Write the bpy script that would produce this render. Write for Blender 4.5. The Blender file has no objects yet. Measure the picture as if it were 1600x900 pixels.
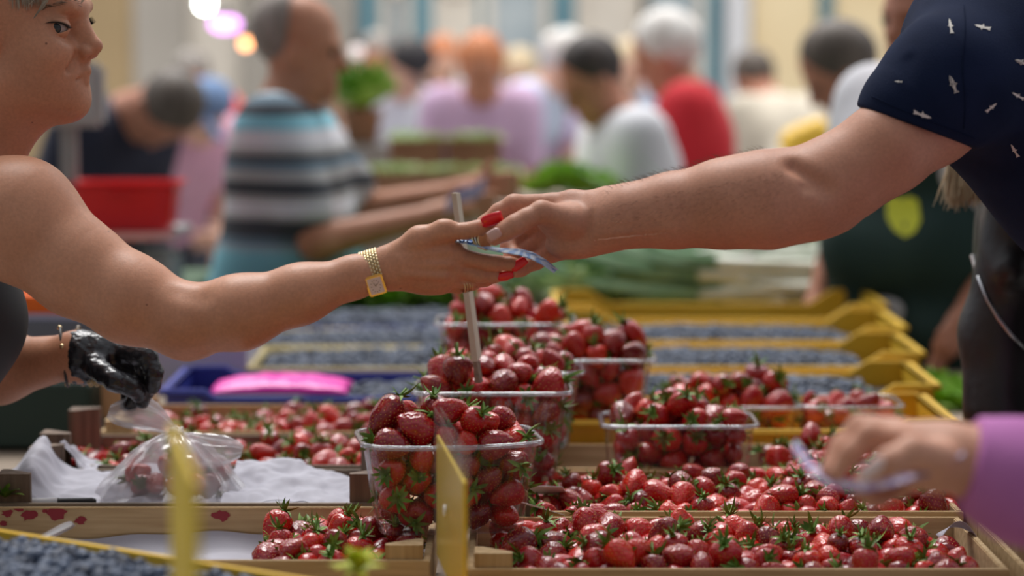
import bpy, bmesh, math, random
import numpy as np
from mathutils import Vector, Matrix, Euler
from mathutils.bvhtree import BVHTree

# ---------------------------------------------------------------- camera, world, lights, exposure
SC = bpy.context.scene
COL = SC.collection
TILT = math.atan(370 / 3778.0)
CT, ST = math.cos(TILT), math.sin(TILT)
cam_d = bpy.data.cameras.new('camera')
cam = bpy.data.objects.new('camera', cam_d); COL.objects.link(cam)
cam.location = (0, 0, 1.5); cam.rotation_euler = (math.pi / 2 - TILT, 0, 0)
cam_d.lens = 85; cam_d.sensor_width = 36; cam_d.clip_end = 200; cam_d.clip_start = 0.05
cam_d.dof.use_dof = True; cam_d.dof.focus_distance = 2.92; cam_d.dof.aperture_fstop = 2.4
SC.camera = cam

world = bpy.data.worlds.new('sky'); SC.world = world; world.use_nodes = True
wn = world.node_tree.nodes; wl = world.node_tree.links
bg = wn['Background']
tc = wn.new('ShaderNodeTexCoord'); sx = wn.new('ShaderNodeSeparateXYZ'); rp = wn.new('ShaderNodeValToRGB')
wl.new(tc.outputs['Generated'], sx.inputs[0]); wl.new(sx.outputs['Z'], rp.inputs[0]); 
sy_ = wn.new('ShaderNodeMapRange'); sy_.inputs[1].default_value = -.8; sy_.inputs[2].default_value = .6; sy_.inputs[3].default_value = .42; sy_.inputs[4].default_value = 1.25
wl.new(sx.outputs['Y'], sy_.inputs[0]); wm = wn.new('ShaderNodeVectorMath'); wm.operation = 'SCALE'; wl.new(rp.outputs[0], wm.inputs[0]); wl.new(sy_.outputs[0], wm.inputs['Scale']); wl.new(wm.outputs[0], bg.inputs[0])
rp.color_ramp.elements[0].position = 0.0; rp.color_ramp.elements[0].color = (0.42, 0.44, 0.48, 1)
rp.color_ramp.elements[1].position = 0.7; rp.color_ramp.elements[1].color = (0.95, 0.98, 1.05, 1)
bg.inputs[1].default_value = 0.72

sun_d = bpy.data.lights.new('sun', 'SUN'); sun_d.energy = 2.6; sun_d.angle = math.radians(28); sun_d.color = (1, 0.975, 0.95)
sun = bpy.data.objects.new('sun', sun_d); COL.objects.link(sun)
sun.rotation_euler = Vector((-0.12, 0.50, 1.0)).to_track_quat('Z', 'Y').to_euler()

# unseen area light added above the street to brighten facade and crowd
street_d = bpy.data.lights.new('street_fill', 'AREA'); street_d.shape = 'RECTANGLE'; street_d.size = 14; street_d.size_y = 5; street_d.energy = 720; street_d.color = (1, .985, .96)
street = bpy.data.objects.new('street_fill', street_d); COL.objects.link(street); street.location = (0, 9.0, 5.6)
street.rotation_euler = (math.radians(28), 0, 0)

SC.view_settings.view_transform = 'Standard'
SC.view_settings.look = 'None'
SC.view_settings.gamma = 1.0
SC.view_settings.use_curve_mapping = False
SC.view_settings.exposure = 0.0

# ---------------------------------------------------------------- helpers
def P(px, py, Y):
    """world point at depth Y that stands where pixel (px,py) of the 1600x900 frame looks"""
    u = (px - 800) / 3778.0; v = (450 - py) / 3778.0
    d = (u, CT + v * ST, -ST + v * CT); k = Y / d[1]
    return np.array((d[0] * k, Y, 1.5 + d[2] * k))
def Zp(px, py, z):
    u = (px - 800) / 3778.0; v = (450 - py) / 3778.0
    d = (u, CT + v * ST, -ST + v * CT); k = (z - 1.5) / d[2]
    return np.array((d[0] * k, d[1] * k, z))
def R(px, Y): return px * Y / 3778.0

def prop(o, label=None, cat=None, group=None, kind=None):
    if label: o['label'] = label
    if cat: o['category'] = cat
    if group: o['group'] = group
    if kind: o['kind'] = kind
    return o
def link(name, me, m=None, parent=None, loc=None, rot=None):
    o = bpy.data.objects.new(name, me); COL.objects.link(o)
    if m is not None and me is not None and not me.materials: me.materials.append(m)
    if parent is not None: o.parent = parent
    if loc is not None: o.location = loc
    if rot is not None: o.rotation_euler = rot
    return o
def empty(name, loc=(0, 0, 0), rz=0, parent=None):
    o = bpy.data.objects.new(name, None); COL.objects.link(o)
    o.location = loc; o.rotation_euler = (0, 0, rz); o.empty_display_size = .02
    if parent: o.parent = parent
    return o
def copy_tree(o, parent=None):
    c = o.copy(); COL.objects.link(c); c.parent = parent
    for ch in o.children: copy_tree(ch, c)
    return c

class MB:
    """collects shapes for one mesh"""
    def __init__(s): s.v = []; s.f = []
    def add(s, v, f, M=None):
        n = len(s.v)
        if M is not None: v = [M @ Vector(p) for p in v]
        s.v += [tuple(p) for p in v]; s.f += [tuple(i + n for i in q) for q in f]; return s
    def box(s, c, h, rz=0, bev=0.0, M=None):
        cx, cy, cz = c; hx, hy, hz = h
        b = min(bev, hx * .9, hy * .9, hz * .9)
        if b <= 0:
            v = [(x * hx, y * hy, z * hz) for z in (-1, 1) for y in (-1, 1) for x in (-1, 1)]
            f = [(0, 2, 3, 1), (4, 5, 7, 6), (0, 1, 5, 4), (2, 6, 7, 3), (0, 4, 6, 2), (1, 3, 7, 5)]
        else:
            bm = bmesh.new(); bmesh.ops.create_cube(bm, size=2, matrix=Matrix.Diagonal((hx, hy, hz, 1)))
            bmesh.ops.bevel(bm, geom=bm.edges[:], offset=b, segments=2, affect='EDGES')
            bm.verts.index_update(); v = [tuple(q.co) for q in bm.verts]; f = [tuple(q.index for q in t.verts) for t in bm.faces]; bm.free()
        ca, sa = math.cos(rz), math.sin(rz)
        v = [(cx + x * ca - y * sa, cy + x * sa + y * ca, cz + z) for x, y, z in v]
        return s.add(v, f, M)
    def tube(s, pts, rad, n=8, cap=True, closed=False):
        pts = [Vector(p) for p in pts]; m = len(pts)
        if not hasattr(rad, '__len__'): rad = [rad] * m
        v = []; f = []; up = Vector((0, 0, 1)); last = None
        for i, p in enumerate(pts):
            a = pts[(i - 1) % m] if (closed or i > 0) else p
            b = pts[(i + 1) % m] if (closed or i < m - 1) else p
            t = (b - a).normalized()
            if last is None:
                x = t.cross(up)
                if x.length < .05: x = t.cross(Vector((1, 0, 0)))
            else: x = last - t * last.dot(t)
            x.normalize(); last = x; y = t.cross(x)
            for k in range(n):
                w = k * math.tau / n; v.append(p + (x * math.cos(w) + y * math.sin(w)) * rad[i])
        for i in range(m if closed else m - 1):
            j = (i + 1) % m
            for k in range(n): f.append((i * n + k, i * n + (k + 1) % n, j * n + (k + 1) % n, j * n + k))
        if cap and not closed: f.append(tuple(range(n))[::-1]); f.append(tuple((m - 1) * n + k for k in range(n)))
        return s.add(v, f)
    def lathe(s, prof, n=24, c=(0, 0, 0), M=None):
        v = []; f = []
        for r, z in prof:
            for k in range(n):
                a = k * math.tau / n; v.append((c[0] + r * math.cos(a), c[1] + r * math.sin(a), c[2] + z))
        for i in range(len(prof) - 1):
            for k in range(n): f.append((i * n + k, i * n + (k + 1) % n, (i + 1) * n + (k + 1) % n, (i + 1) * n + k))
        return s.add(v, f, M)
    def prism(s, poly, z0, z1, M=None):
        n = len(poly); v = [(x, y, z0) for x, y in poly] + [(x, y, z1) for x, y in poly]
        f = [tuple(range(n))[::-1], tuple(range(n, 2 * n))] + [(k, (k + 1) % n, n + (k + 1) % n, n + k) for k in range(n)]
        return s.add(v, f, M)
    def grid(s, fn, nu, nv, closed=False):
        v = [fn(i / nu, j / nv) for j in range(nv + 1) for i in range(nu + 1)]
        f = [(j * (nu + 1) + i, j * (nu + 1) + i + 1, (j + 1) * (nu + 1) + i + 1, (j + 1) * (nu + 1) + i) for j in range(nv) for i in range(nu)]
        return s.add(v, f)
    def sphere(s, c, r, n=12, m=8):
        if not hasattr(r, '__len__'): r = (r, r, r)
        return s.grid(lambda u, w: (c[0] + r[0] * math.cos(u * math.tau) * math.sin(w * math.pi), c[1] + r[1] * math.sin(u * math.tau) * math.sin(w * math.pi), c[2] - r[2] * math.cos(w * math.pi)), n, m)
    def mesh(s, name, smooth=False):
        me = bpy.data.meshes.new(name); me.from_pydata(s.v, [], s.f); me.update()
        if len(s.v) < 12000:
            bm = bmesh.new(); bm.from_mesh(me); bmesh.ops.recalc_face_normals(bm, faces=bm.faces); bm.to_mesh(me); bm.free()
        if smooth: me.polygons.foreach_set('use_smooth', [True] * len(me.polygons))
        return me
    def build(s, name, m, parent=None, smooth=False, loc=None, rot=None, solid=0):
        o = link(name, s.mesh(name, smooth), m, parent, loc, rot)
        if solid:
            md = o.modifiers.new('thick', 'SOLIDIFY'); md.thickness = solid; md.offset = 0
        return o

# ---------------------------------------------------------------- materials
def newmat(name):
    m = bpy.data.materials.new(name); m.use_nodes = True
    return m, m.node_tree.nodes, m.node_tree.links, m.node_tree.nodes['Principled BSDF']
def flat(name, col, rough=.5, metal=0.0, spec=.5, **kw):
    m, n, l, b = newmat(name)
    b.inputs['Base Color'].default_value = (*col, 1); b.inputs['Roughness'].default_value = rough
    b.inputs['Metallic'].default_value = metal; b.inputs['Specular IOR Level'].default_value = spec
    for k, v in kw.items():
        k = k.replace('_', ' ')
        b.inputs[k].default_value = v
    return m
def mottled(name, c1, c2, scale=8, rough=.6, stretch=(1, 1, 1), detail=4, bump=.0, metal=0, coord='Object', lo=.35, hi=.65, spec=.5, bscale=None, **kw):
    m, n, l, b = newmat(name)
    t = n.new('ShaderNodeTexCoord'); mp = n.new('ShaderNodeMapping'); no = n.new('ShaderNodeTexNoise'); cr = n.new('ShaderNodeValToRGB')
    l.new(t.outputs[coord], mp.inputs[0]); mp.inputs['Scale'].default_value = stretch
    l.new(mp.outputs[0], no.inputs['Vector']); no.inputs['Scale'].default_value = scale; no.inputs['Detail'].default_value = detail
    l.new(no.outputs['Fac'], cr.inputs[0])
    cr.color_ramp.elements[0].position = lo; cr.color_ramp.elements[0].color = (*c1, 1)
    cr.color_ramp.elements[1].position = hi; cr.color_ramp.elements[1].color = (*c2, 1)
    l.new(cr.outputs[0], b.inputs['Base Color']); b.inputs['Roughness'].default_value = rough
    b.inputs['Metallic'].default_value = metal; b.inputs['Specular IOR Level'].default_value = spec
    if bump:
        bp = n.new('ShaderNodeBump'); bp.inputs['Strength'].default_value = bump; bp.inputs['Distance'].default_value = .002
        src = no
        if bscale:
            src = n.new('ShaderNodeTexNoise'); src.inputs['Scale'].default_value = bscale; src.inputs['Detail'].default_value = 3
            l.new(mp.outputs[0], src.inputs['Vector'])
        l.new(src.outputs['Fac'], bp.inputs['Height']); l.new(bp.outputs[0], b.inputs['Normal'])
    for k, v in kw.items(): b.inputs[k.replace('_', ' ')].default_value = v
    return m
def skin_mat(name, c1, c2, moles=True, sss=.12, rough=.5):
    """uneven skin colour, fine pores, scattered small moles"""
    m, n, l, b = newmat(name)
    t = n.new('ShaderNodeTexCoord'); no = n.new('ShaderNodeTexNoise'); cr = n.new('ShaderNodeValToRGB')
    l.new(t.outputs['Object'], no.inputs['Vector']); no.inputs['Scale'].default_value = 14; no.inputs['Detail'].default_value = 6
    l.new(no.outputs['Fac'], cr.inputs[0])
    cr.color_ramp.elements[0].position = .3; cr.color_ramp.elements[0].color = (*c1, 1)
    cr.color_ramp.elements[1].position = .7; cr.color_ramp.elements[1].color = (*c2, 1)
    out = cr.outputs[0]
    n2 = n.new('ShaderNodeTexNoise'); n2.inputs['Scale'].default_value = 260; n2.inputs['Detail'].default_value = 2
    l.new(t.outputs['Object'], n2.inputs['Vector'])
    mx = n.new('ShaderNodeMixRGB'); mx.blend_type = 'MULTIPLY'; mx.inputs[0].default_value = .3
    l.new(out, mx.inputs[1]); l.new(n2.outputs['Fac'], mx.inputs[2])
    gm = n.new('ShaderNodeMixRGB'); gm.blend_type = 'MULTIPLY'; gm.inputs[0].default_value = 1; gm.inputs[2].default_value = (1.34, 1.34, 1.34, 1)
    l.new(mx.outputs[0], gm.inputs[1]); out = gm.outputs[0]
    if moles:
        vo = n.new('ShaderNodeTexVoronoi'); vo.inputs['Scale'].default_value = 26; l.new(t.outputs['Object'], vo.inputs['Vector'])
        r2 = n.new('ShaderNodeValToRGB'); r2.color_ramp.elements[0].position = .025; r2.color_ramp.elements[0].color = (.28, .22, .2, 1)
        r2.color_ramp.elements[1].position = .05; r2.color_ramp.elements[1].color = (1, 1, 1, 1)
        l.new(vo.outputs['Distance'], r2.inputs[0])
        m2 = n.new('ShaderNodeMixRGB'); m2.blend_type = 'MULTIPLY'; m2.inputs[0].default_value = .8
        l.new(out, m2.inputs[1]); l.new(r2.outputs[0], m2.inputs[2]); out = m2.outputs[0]
    l.new(out, b.inputs['Base Color'])
    bp = n.new('ShaderNodeBump'); bp.inputs['Strength'].default_value = .22; bp.inputs['Distance'].default_value = .0012
    n3 = n.new('ShaderNodeTexNoise'); n3.inputs['Scale'].default_value = 420; n3.inputs['Detail'].default_value = 4
    l.new(t.outputs['Object'], n3.inputs['Vector']); l.new(n3.outputs['Fac'], bp.inputs['Height']); l.new(bp.outputs[0], b.inputs['Normal'])
    b.inputs['Roughness'].default_value = rough; b.inputs['Subsurface Weight'].default_value = sss
    b.inputs['Subsurface Radius'].default_value = (.012, .005, .003); b.inputs['Subsurface Scale'].default_value = .6
    b.inputs['Specular IOR Level'].default_value = .32
    return m
def wood_mat(name, c1, c2, ax=0, rough=.75):
    m, n, l, b = newmat(name)
    t = n.new('ShaderNodeTexCoord'); mp = n.new('ShaderNodeMapping'); no = n.new('ShaderNodeTexNoise'); cr = n.new('ShaderNodeValToRGB')
    s = [38, 38, 38]; s[ax] = 2.2; mp.inputs['Scale'].default_value = s
    l.new(t.outputs['Object'], mp.inputs[0]); l.new(mp.outputs[0], no.inputs['Vector']); no.inputs['Scale'].default_value = 3; no.inputs['Detail'].default_value = 6
    l.new(no.outputs['Fac'], cr.inputs[0])
    cr.color_ramp.elements[0].position = .3; cr.color_ramp.elements[0].color = (*c1, 1)
    cr.color_ramp.elements[1].position = .7; cr.color_ramp.elements[1].color = (*c2, 1)
    l.new(cr.outputs[0], b.inputs['Base Color']); b.inputs['Roughness'].default_value = rough
    bp = n.new('ShaderNodeBump'); bp.inputs['Strength'].default_value = .3; bp.inputs['Distance'].default_value = .001
    l.new(no.outputs['Fac'], bp.inputs['Height']); l.new(bp.outputs[0], b.inputs['Normal'])
    return m
def clear_mat(name, tint=(.97, .97, .98), gloss=.75, base=.05, rough=.06, haze=0.0, hazecol=(.8, .8, .82)):
    """thin clear plastic: see-through with a sheen that grows at grazing angles"""
    m, n, l, b = newmat(name)
    out = n['Material Output']; n.remove(b)
    tr = n.new('ShaderNodeBsdfTransparent'); tr.inputs[0].default_value = (*tint, 1)
    gl = n.new('ShaderNodeBsdfGlossy'); gl.inputs['Roughness'].default_value = rough
    lw = n.new('ShaderNodeLayerWeight'); lw.inputs['Blend'].default_value = .25
    mr = n.new('ShaderNodeMapRange'); l.new(lw.outputs['Facing'], mr.inputs[0]); mr.inputs[3].default_value = base; mr.inputs[4].default_value = gloss
    mix = n.new('ShaderNodeMixShader'); l.new(mr.outputs[0], mix.inputs[0]); l.new(tr.outputs[0], mix.inputs[1]); l.new(gl.outputs[0], mix.inputs[2])
    res = mix
    if haze:
        df = n.new('ShaderNodeBsdfDiffuse'); df.inputs[0].default_value = (*hazecol, 1)
        t2 = n.new('ShaderNodeBsdfTranslucent'); t2.inputs[0].default_value = (*hazecol, 1)
        ad = n.new('ShaderNodeMixShader'); ad.inputs[0].default_value = .4; l.new(df.outputs[0], ad.inputs[1]); l.new(t2.outputs[0], ad.inputs[2])
        res = n.new('ShaderNodeMixShader'); res.inputs[0].default_value = haze; l.new(mix.outputs[0], res.inputs[1]); l.new(ad.outputs[0], res.inputs[2])
    l.new(res.outputs[0], out.inputs[0])
    return m

# ---------------------------------------------------------------- bodies: smooth blended volumes turned into one skin
def vec(p): return np.asarray(p, dtype=np.float32)
class Prim:
    def __init__(s, kind, k, op, **kw): s.kind = kind; s.k = k; s.op = op; s.__dict__.update(kw)
    def d(s, p):
        if s.kind == 'cone':
            ab = s.b - s.a; L = float(ab @ ab) + 1e-12
            q = p - s.a; t = np.clip((q @ ab) / L, 0, 1)
            q = q - t[..., None] * ab
            if s.n is not None:
                qn = q @ s.n; q = q + (qn * (1 / s.fl - 1))[..., None] * s.n
            return np.sqrt((q * q).sum(-1)) - (s.ra + t * (s.rb - s.ra))
        if s.kind == 'ell':
            q = (p - s.c) @ s.M
            k0 = np.sqrt(((q / s.r) ** 2).sum(-1)); k1 = np.sqrt(((q / (s.r * s.r)) ** 2).sum(-1)) + 1e-9
            return k0 * (k0 - 1) / k1
        if s.kind == 'plane':
            return (p - s.c) @ s.n
        if s.kind == 'group':
            return evalp(s.prims, p)
    def bound(s, c):
        if s.kind == 'plane': return -1e9
        if s.kind == 'group': return min([q.bound(c) for q in s.prims if q.op == 'u'])
        if s.kind == 'cone':
            ab = s.b - s.a; t = min(1, max(0, float((c - s.a) @ ab) / (float(ab @ ab) + 1e-12)))
            return float(np.linalg.norm(c - s.a - t * ab)) - max(s.ra, s.rb) * max(1, s.fl)
        return float(np.linalg.norm(c - s.c)) - float(s.r.max())
def cone(a, b, ra, rb=None, k=.01, op='u', n=None, fl=1.0):
    if n is not None: n = vec(n); n = n / np.linalg.norm(n)
    return Prim('cone', k, op, a=vec(a), b=vec(b), ra=ra, rb=ra if rb is None else rb, n=n, fl=fl)
def ell(c, r, k=.01, op='u', rot=(0, 0, 0)):
    if not hasattr(r, '__len__'): r = (r, r, r)
    M = np.array(Euler(rot).to_matrix(), dtype=np.float32)
    return Prim('ell', k, op, c=vec(c), r=vec(r), M=M)
def plane(c, n, k=.002, op='i'):
    n = vec(n); return Prim('plane', k, op, c=vec(c), n=n / np.linalg.norm(n))
def group(prims, k=.004, op='u'): return Prim('group', k, op, prims=prims)
def chain(pts, rads, k=.006, n=None, fl=1.0, k0=None):
    return [cone(pts[i], pts[i + 1], rads[i], rads[i + 1], k if (i or k0 is None) else k0, 'u', n, fl) for i in range(len(pts) - 1)]
def evalp(prims, p):
    d = None
    for q in prims:
        e = q.d(p)
        if d is None: d = e; continue
        k = q.k
        if q.op == 'u':
            h = np.maximum(k - np.abs(d - e), 0); d = np.minimum(d, e) - h * h / (4 * k)
        elif q.op == 's':
            e = -e; h = np.maximum(k - np.abs(d - e), 0); d = np.maximum(d, e) + h * h / (4 * k)
        else:
            h = np.maximum(k - np.abs(d - e), 0); d = np.maximum(d, e) + h * h / (4 * k)
    return d
def bounds(prims):
    lo, hi = [], []
    for q in prims:
        if q.op != 'u': continue
        if q.kind == 'group': a, b = bounds(q.prims)
        elif q.kind == 'cone':
            r = max(q.ra, q.rb) * max(1, q.fl); a = np.minimum(q.a, q.b) - r; b = np.maximum(q.a, q.b) + r
        elif q.kind == 'ell': a = q.c - q.r.max(); b = q.c + q.r.max()
        else: continue
        lo.append(a); hi.append(b)
    return np.min(lo, 0), np.max(hi, 0)
def skin_mesh(name, prims, vox, off=0.0, smooth=1, decimate=None):
    import openvdb
    lo, hi = bounds(prims); lo = lo - 6 * vox - max(off, 0); hi = hi + 6 * vox + max(off, 0)
    B = 24; dims = np.ceil((hi - lo) / vox / B).astype(int)
    band = 3.0 * vox
    g = openvdb.FloatGrid(band)
    ax = np.arange(B, dtype=np.float32) * vox
    loc = np.stack(np.meshgrid(ax, ax, ax, indexing='ij'), -1)
    hd = B * vox * .5 * 1.7320508
    for i in range(dims[0]):
        for j in range(dims[1]):
            for k in range(dims[2]):
                o = lo + np.array((i, j, k)) * B * vox; c = (o + B * vox * .5).astype(np.float32)
                sel = [q for q in prims if q.op != 'u' or q.bound(c) < hd * 1.05 + q.k + band + off]
                if not any(q.op == 'u' for q in sel): continue
                while sel and sel[0].op != 'u': sel = sel[1:]
                dc = float(evalp(sel, c[None])[0]) - off
                if dc > hd * 1.6 + band * 2: continue
                a = evalp(sel, loc + o.astype(np.float32)) - off
                a = np.clip(a, -band, band).astype(np.float64)
                if a.min() >= band: continue
                g.copyFromArray(a, ijk=(int(i * B), int(j * B), int(k * B)))
    pts, tris, quads = g.convertToPolygons(isovalue=0.0, adaptivity=0.0)
    pts = pts * vox + lo
    me = bpy.data.meshes.new(name)
    nq, nt = len(quads), len(tris)
    me.vertices.add(len(pts)); me.vertices.foreach_set('co', pts.astype(np.float32).ravel())
    loops = np.concatenate([quads.ravel(), tris.ravel()]) if nt else quads.ravel()
    me.loops.add(len(loops)); me.loops.foreach_set('vertex_index', loops.astype(np.int32))
    st = np.concatenate([np.arange(nq) * 4, nq * 4 + np.arange(nt) * 3]).astype(np.int32)
    me.polygons.add(nq + nt); me.polygons.foreach_set('loop_start', st)
    me.update(calc_edges=True); me.validate()
    me.polygons.foreach_set('use_smooth', [True] * len(me.polygons))
    return me
def drape(bvh, pts, d=(0, 1, 0), off=.0006, back=.5):
    """lay points on a surface along direction d"""
    out = []
    d = Vector(d)
    for p in pts:
        h = bvh.ray_cast(Vector(p) - d * back, d)
        out.append((h[0] - d * off) if h[0] is not None else None)
    return out
def bvh_of(me): return BVHTree.FromPolygons([v.co for v in me.vertices], [p.vertices for p in me.polygons])

# ---------------------------------------------------------------- colours
M_paving = mottled('paving', (.22, .21, .2), (.3, .29, .27), 3, .85)
M_wood = wood_mat('pale_wood', (.42, .27, .12), (.62, .44, .23), 0)
M_woody = wood_mat('pale_wood_y', (.42, .27, .12), (.60, .43, .23), 2)
M_wooddark = wood_mat('weathered_wood', (.10, .065, .045), (.22, .15, .10), 2)
M_woodgrey = wood_mat('grey_wood', (.16, .12, .09), (.30, .23, .16), 0)
M_yellow = mottled('yellow_plastic', (.72, .42, .02), (.80, .50, .04), 5, .42)
M_yellowpale = mottled('pale_yellow_plastic', (.62, .50, .22), (.72, .6, .3), 5, .45)
M_bluep = flat('blue_plastic', (.03, .045, .32), .4)
M_greyp = flat('grey_plastic', (.16, .17, .2), .45)
M_magenta = flat('magenta_bag', (.85, .02, .42), .35)
M_paper = mottled('paper_liner', (.38, .375, .43), (.46, .455, .51), 6, .8)  # white paper, its shade put into the greyed colour
M_clear = clear_mat('clear_punnet', gloss=.55, base=.035, rough=.08, haze=.02)
M_rim = clear_mat('clear_rim', tint=(.9, .9, .93), gloss=.8, base=.14, rough=.1, haze=.10, hazecol=(.75, .75, .82))
M_bag = clear_mat('thin_bag', tint=(.93, .93, .94), gloss=.7, base=.10, rough=.2, haze=.27, hazecol=(.85, .82, .84))
M_red_tub = flat('red_tub', (.72, .01, .012), .35)
M_steel = flat('steel', (.6, .6, .62), .3, 1.0)
M_greym = flat('grey_enamel', (.28, .28, .27), .5)
M_black = flat('black', (.012, .012, .014), .45)
M_white = flat('white', (.72, .72, .74), .6)
M_gold = flat('gold', (.72, .56, .32), .3, 1.0)

# ---------------------------------------------------------------- ground and facade behind the square
def setting(o): o['kind'] = 'structure'; return o
setting(MB().box((0, 9, -.05), (14, 12, .05)).build('floor', M_paving))
FY = 16.0
def fx(px): return (px - 800) / 3778.0 * FY * 1.005
M_wallcream = mottled('cream_plaster', (.80, .62, .36), (.90, .74, .47), 1.2, .9)
M_wallgrey = mottled('grey_plaster', (.34, .31, .27), (.46, .42, .37), .9, .9)
M_wallwhite = mottled('pale_plaster', (.66, .60, .52), (.78, .72, .63), 1.5, .9)
M_teal = mottled('teal_paint', (.10, .22, .27), (.16, .30, .35), 2, .6)
M_ochre = mottled('ochre_plaster', (.36, .26, .14), (.46, .33, .18), 1, .9)
M_glassblue = mottled('window_glass', (.25, .33, .38), (.50, .56, .58), 1.6, .2)
wa = MB().box((0, FY + .25, 3), (8, .2, 3)); setting(wa.build('wall_back', M_wallwhite))
def slab(n, px0, px1, m, z0=0, z1=3.4, dy=0, th=.06):
    return setting(MB().box(((fx(px0) + fx(px1)) / 2, FY + dy, (z0 + z1) / 2), (abs(fx(px1) - fx(px0)) / 2, th, (z1 - z0) / 2), bev=.02).build(n, m))
slab('trim_1', 1168, 1272, M_wallcream); slab('trim_2', 1272, 1294, M_teal, dy=-.05); slab('trim_3', 1294, 1420, M_wallcream)
slab('trim_4', 1092, 1122, M_teal, dy=-.05); slab('trim_5', 1128, 1165, M_white, dy=-.08)
slab('trim_6', 640, 682, M_teal, dy=-.05); slab('trim_7', 120, 215, M_ochre); slab('trim_8', 215, 300, M_wallgrey)
slab('trim_9', 380, 560, M_wallgrey); slab('trim_10', 742, 760, M_teal, dy=-.05); slab('trim_11', 856, 900, M_teal, dy=-.05); slab('trim_12', 560, 600, M_teal, z1=1.9)
slab('trim_13', 20, 120, M_ochre); slab('trim_14', 1420, 1600, M_wallgrey)
for i, (a, b, z) in enumerate([(605, 640, 1.9), (686, 740, 1.9), (764, 852, 2.2), (905, 1000, 2.2), (1004, 1090, 2.2)]):
    o = slab('window_%d' % (i + 1), a, b, M_glassblue if i % 2 == 0 else M_wallwhite, z0=.9, z1=z, dy=-.02, th=.04)
    f = MB()
    for px in (a, b): f.box((fx(px), FY - .06, (z + .9) / 2), (.03, .05, (z - .9) / 2))
    f.box(((fx(a) + fx(b)) / 2, FY - .06, z), ((fx(b) - fx(a)) / 2, .05, .03)).build('window_frame', M_wallwhite, o)

# ---------------------------------------------------------------- market table
tb = empty('market_table'); prop(tb, 'long timber market table under all the strawberry and blueberry crates', 'table')
MB().box((.01, 3.36, .835), (.72, 1.86, .015), bev=.004).build('tabletop', M_woodgrey, tb)
for x in (-.66, .68):
    for y in (1.56, 3.4, 5.15): MB().box((x, y, .41), (.035, .035, .41), bev=.004).build('leg', M_woodgrey, tb)
TZ = .85
for x0, x1, y0, y1, lab in ((-1.6, -.74, 3.6, 4.80, 'low timber side table under the dark green and grey bins'), (.765, 1.3, 4.2, 4.9, 'low timber side table under the lettuce beside the black jacket')):
    q = empty('side_table'); prop(q, lab, 'table'); MB().box(((x0 + x1) / 2, (y0 + y1) / 2, .835), ((x1 - x0) / 2, (y1 - y0) / 2, .015), bev=.004).build('tabletop', M_woodgrey, q)
    for x in (x0 + .05, x1 - .05):
        for y in (y0 + .05, y1 - .05): MB().box((x, y, .41), (.03, .03, .41), bev=.004).build('leg', M_woodgrey, q)

def crate(x0, x1, y0, y1, label, wall=.062, m=M_wood, mp=M_woody, posts=(1, 1, 1, 1), posth=.098, rz=0, liner=None, group=None, pw=.021):
    """open wooden tray: four side panels, slatted bottom, corner posts"""
    cx, cy = (x0 + x1) / 2, (y0 + y1) / 2; hx, hy = (x1 - x0) / 2, (y1 - y0) / 2
    t = empty('wooden_crate', (cx, cy, TZ), rz); prop(t, label, 'crate', group)
    z = wall / 2 + .02
    for s in (-1, 1):
        MB().box((0, s * (hy - .004), z), (hx, .004, wall / 2), bev=.0012).build('side_panel', m, t)
        MB().box((s * (hx - .004), 0, z), (.004, hy - .009, wall / 2), bev=.0012).build('end_panel', m, t)
    b = MB()
    for i in range(5): b.box((0, -hy + .02 + i * (2 * hy - .04) / 4, .008), (hx - .009, .022, .003))
    b.build('bottom', m, t)
    for i, (sx_, sy_) in enumerate(((-1, -1), (1, -1), (-1, 1), (1, 1))):
        if posts[i]:
            w = pw; q = [(0, 0), (-sx_ * w * 2, 0), (-sx_ * w * 2, -sy_ * w * .5), (-sx_ * w * .4, -sy_ * w * 1.8), (0, -sy_ * w * 1.8)]
            if sx_ * sy_ < 0: q = q[::-1]
            q = [(sx_ * (hx - .0085) + a, sy_ * (hy - .0085) + b_) for a, b_ in q]
            MB().prism(q, .011, posth).build('corner_post', mp, t)
    if liner is not None: liner_sheet(t, hx, hy, *liner)
    return t
def liner_sheet(t, hx, hy, zfloor, lift):
    """paper sheet lining the tray and curling up its sides"""
    def fn(u, v):
        x = (u * 2 - 1) * (hx - .012); y = (v * 2 - 1) * (hy - .012)
        e = min(hx - .012 - abs(x), hy - .012 - abs(y)); z = zfloor + lift * max(0, 1 - e / .03) ** 1.5
        z += .0015 * math.sin(x * 60 + 2 * math.sin(y * 40)) + .004 * math.sin(x * 17 + 1)
        return (x, y, z)
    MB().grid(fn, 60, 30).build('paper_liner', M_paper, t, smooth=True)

LIN = (.028, .022)
c1r = crate(-.050, .548, 2.62, 2.925, 'pale wooden crate brimming with strawberries, the one with the longest bare lower board', posts=(1, 0, 0, 0), liner=(.036, .0))
c1l = crate(-.72, -.092, 2.665, 2.99, 'pale wooden crate with juice stains on its back board, half empty of strawberries', liner=(.028, .02))
c2r = crate(.04, .56, 2.955, 3.255, 'wooden crate of dark strawberries between the flat punnet and the lowest row', liner=(.040, .0), m=M_wood, posts=(0, 0, 0, 0))
c3r = crate(.05, .60, 3.27, 3.475, 'wooden crate of strawberries carrying the wide low punnet', liner=(.030, .0), posts=(0, 0, 0, 0))
c2l = crate(-.66, -.155, 3.01, 3.265, 'weathered wooden crate holding the knotted plastic bag on white paper', m=M_woodgrey, mp=M_wooddark, liner=(.045, .02), posth=.118)
c3l = crate(-.66, -.13, 3.29, 3.56, 'dark posted wooden crate of leafy strawberries behind the plastic bag', m=M_woodgrey, mp=M_wooddark, liner=(.03, .02), posth=.125)
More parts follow.
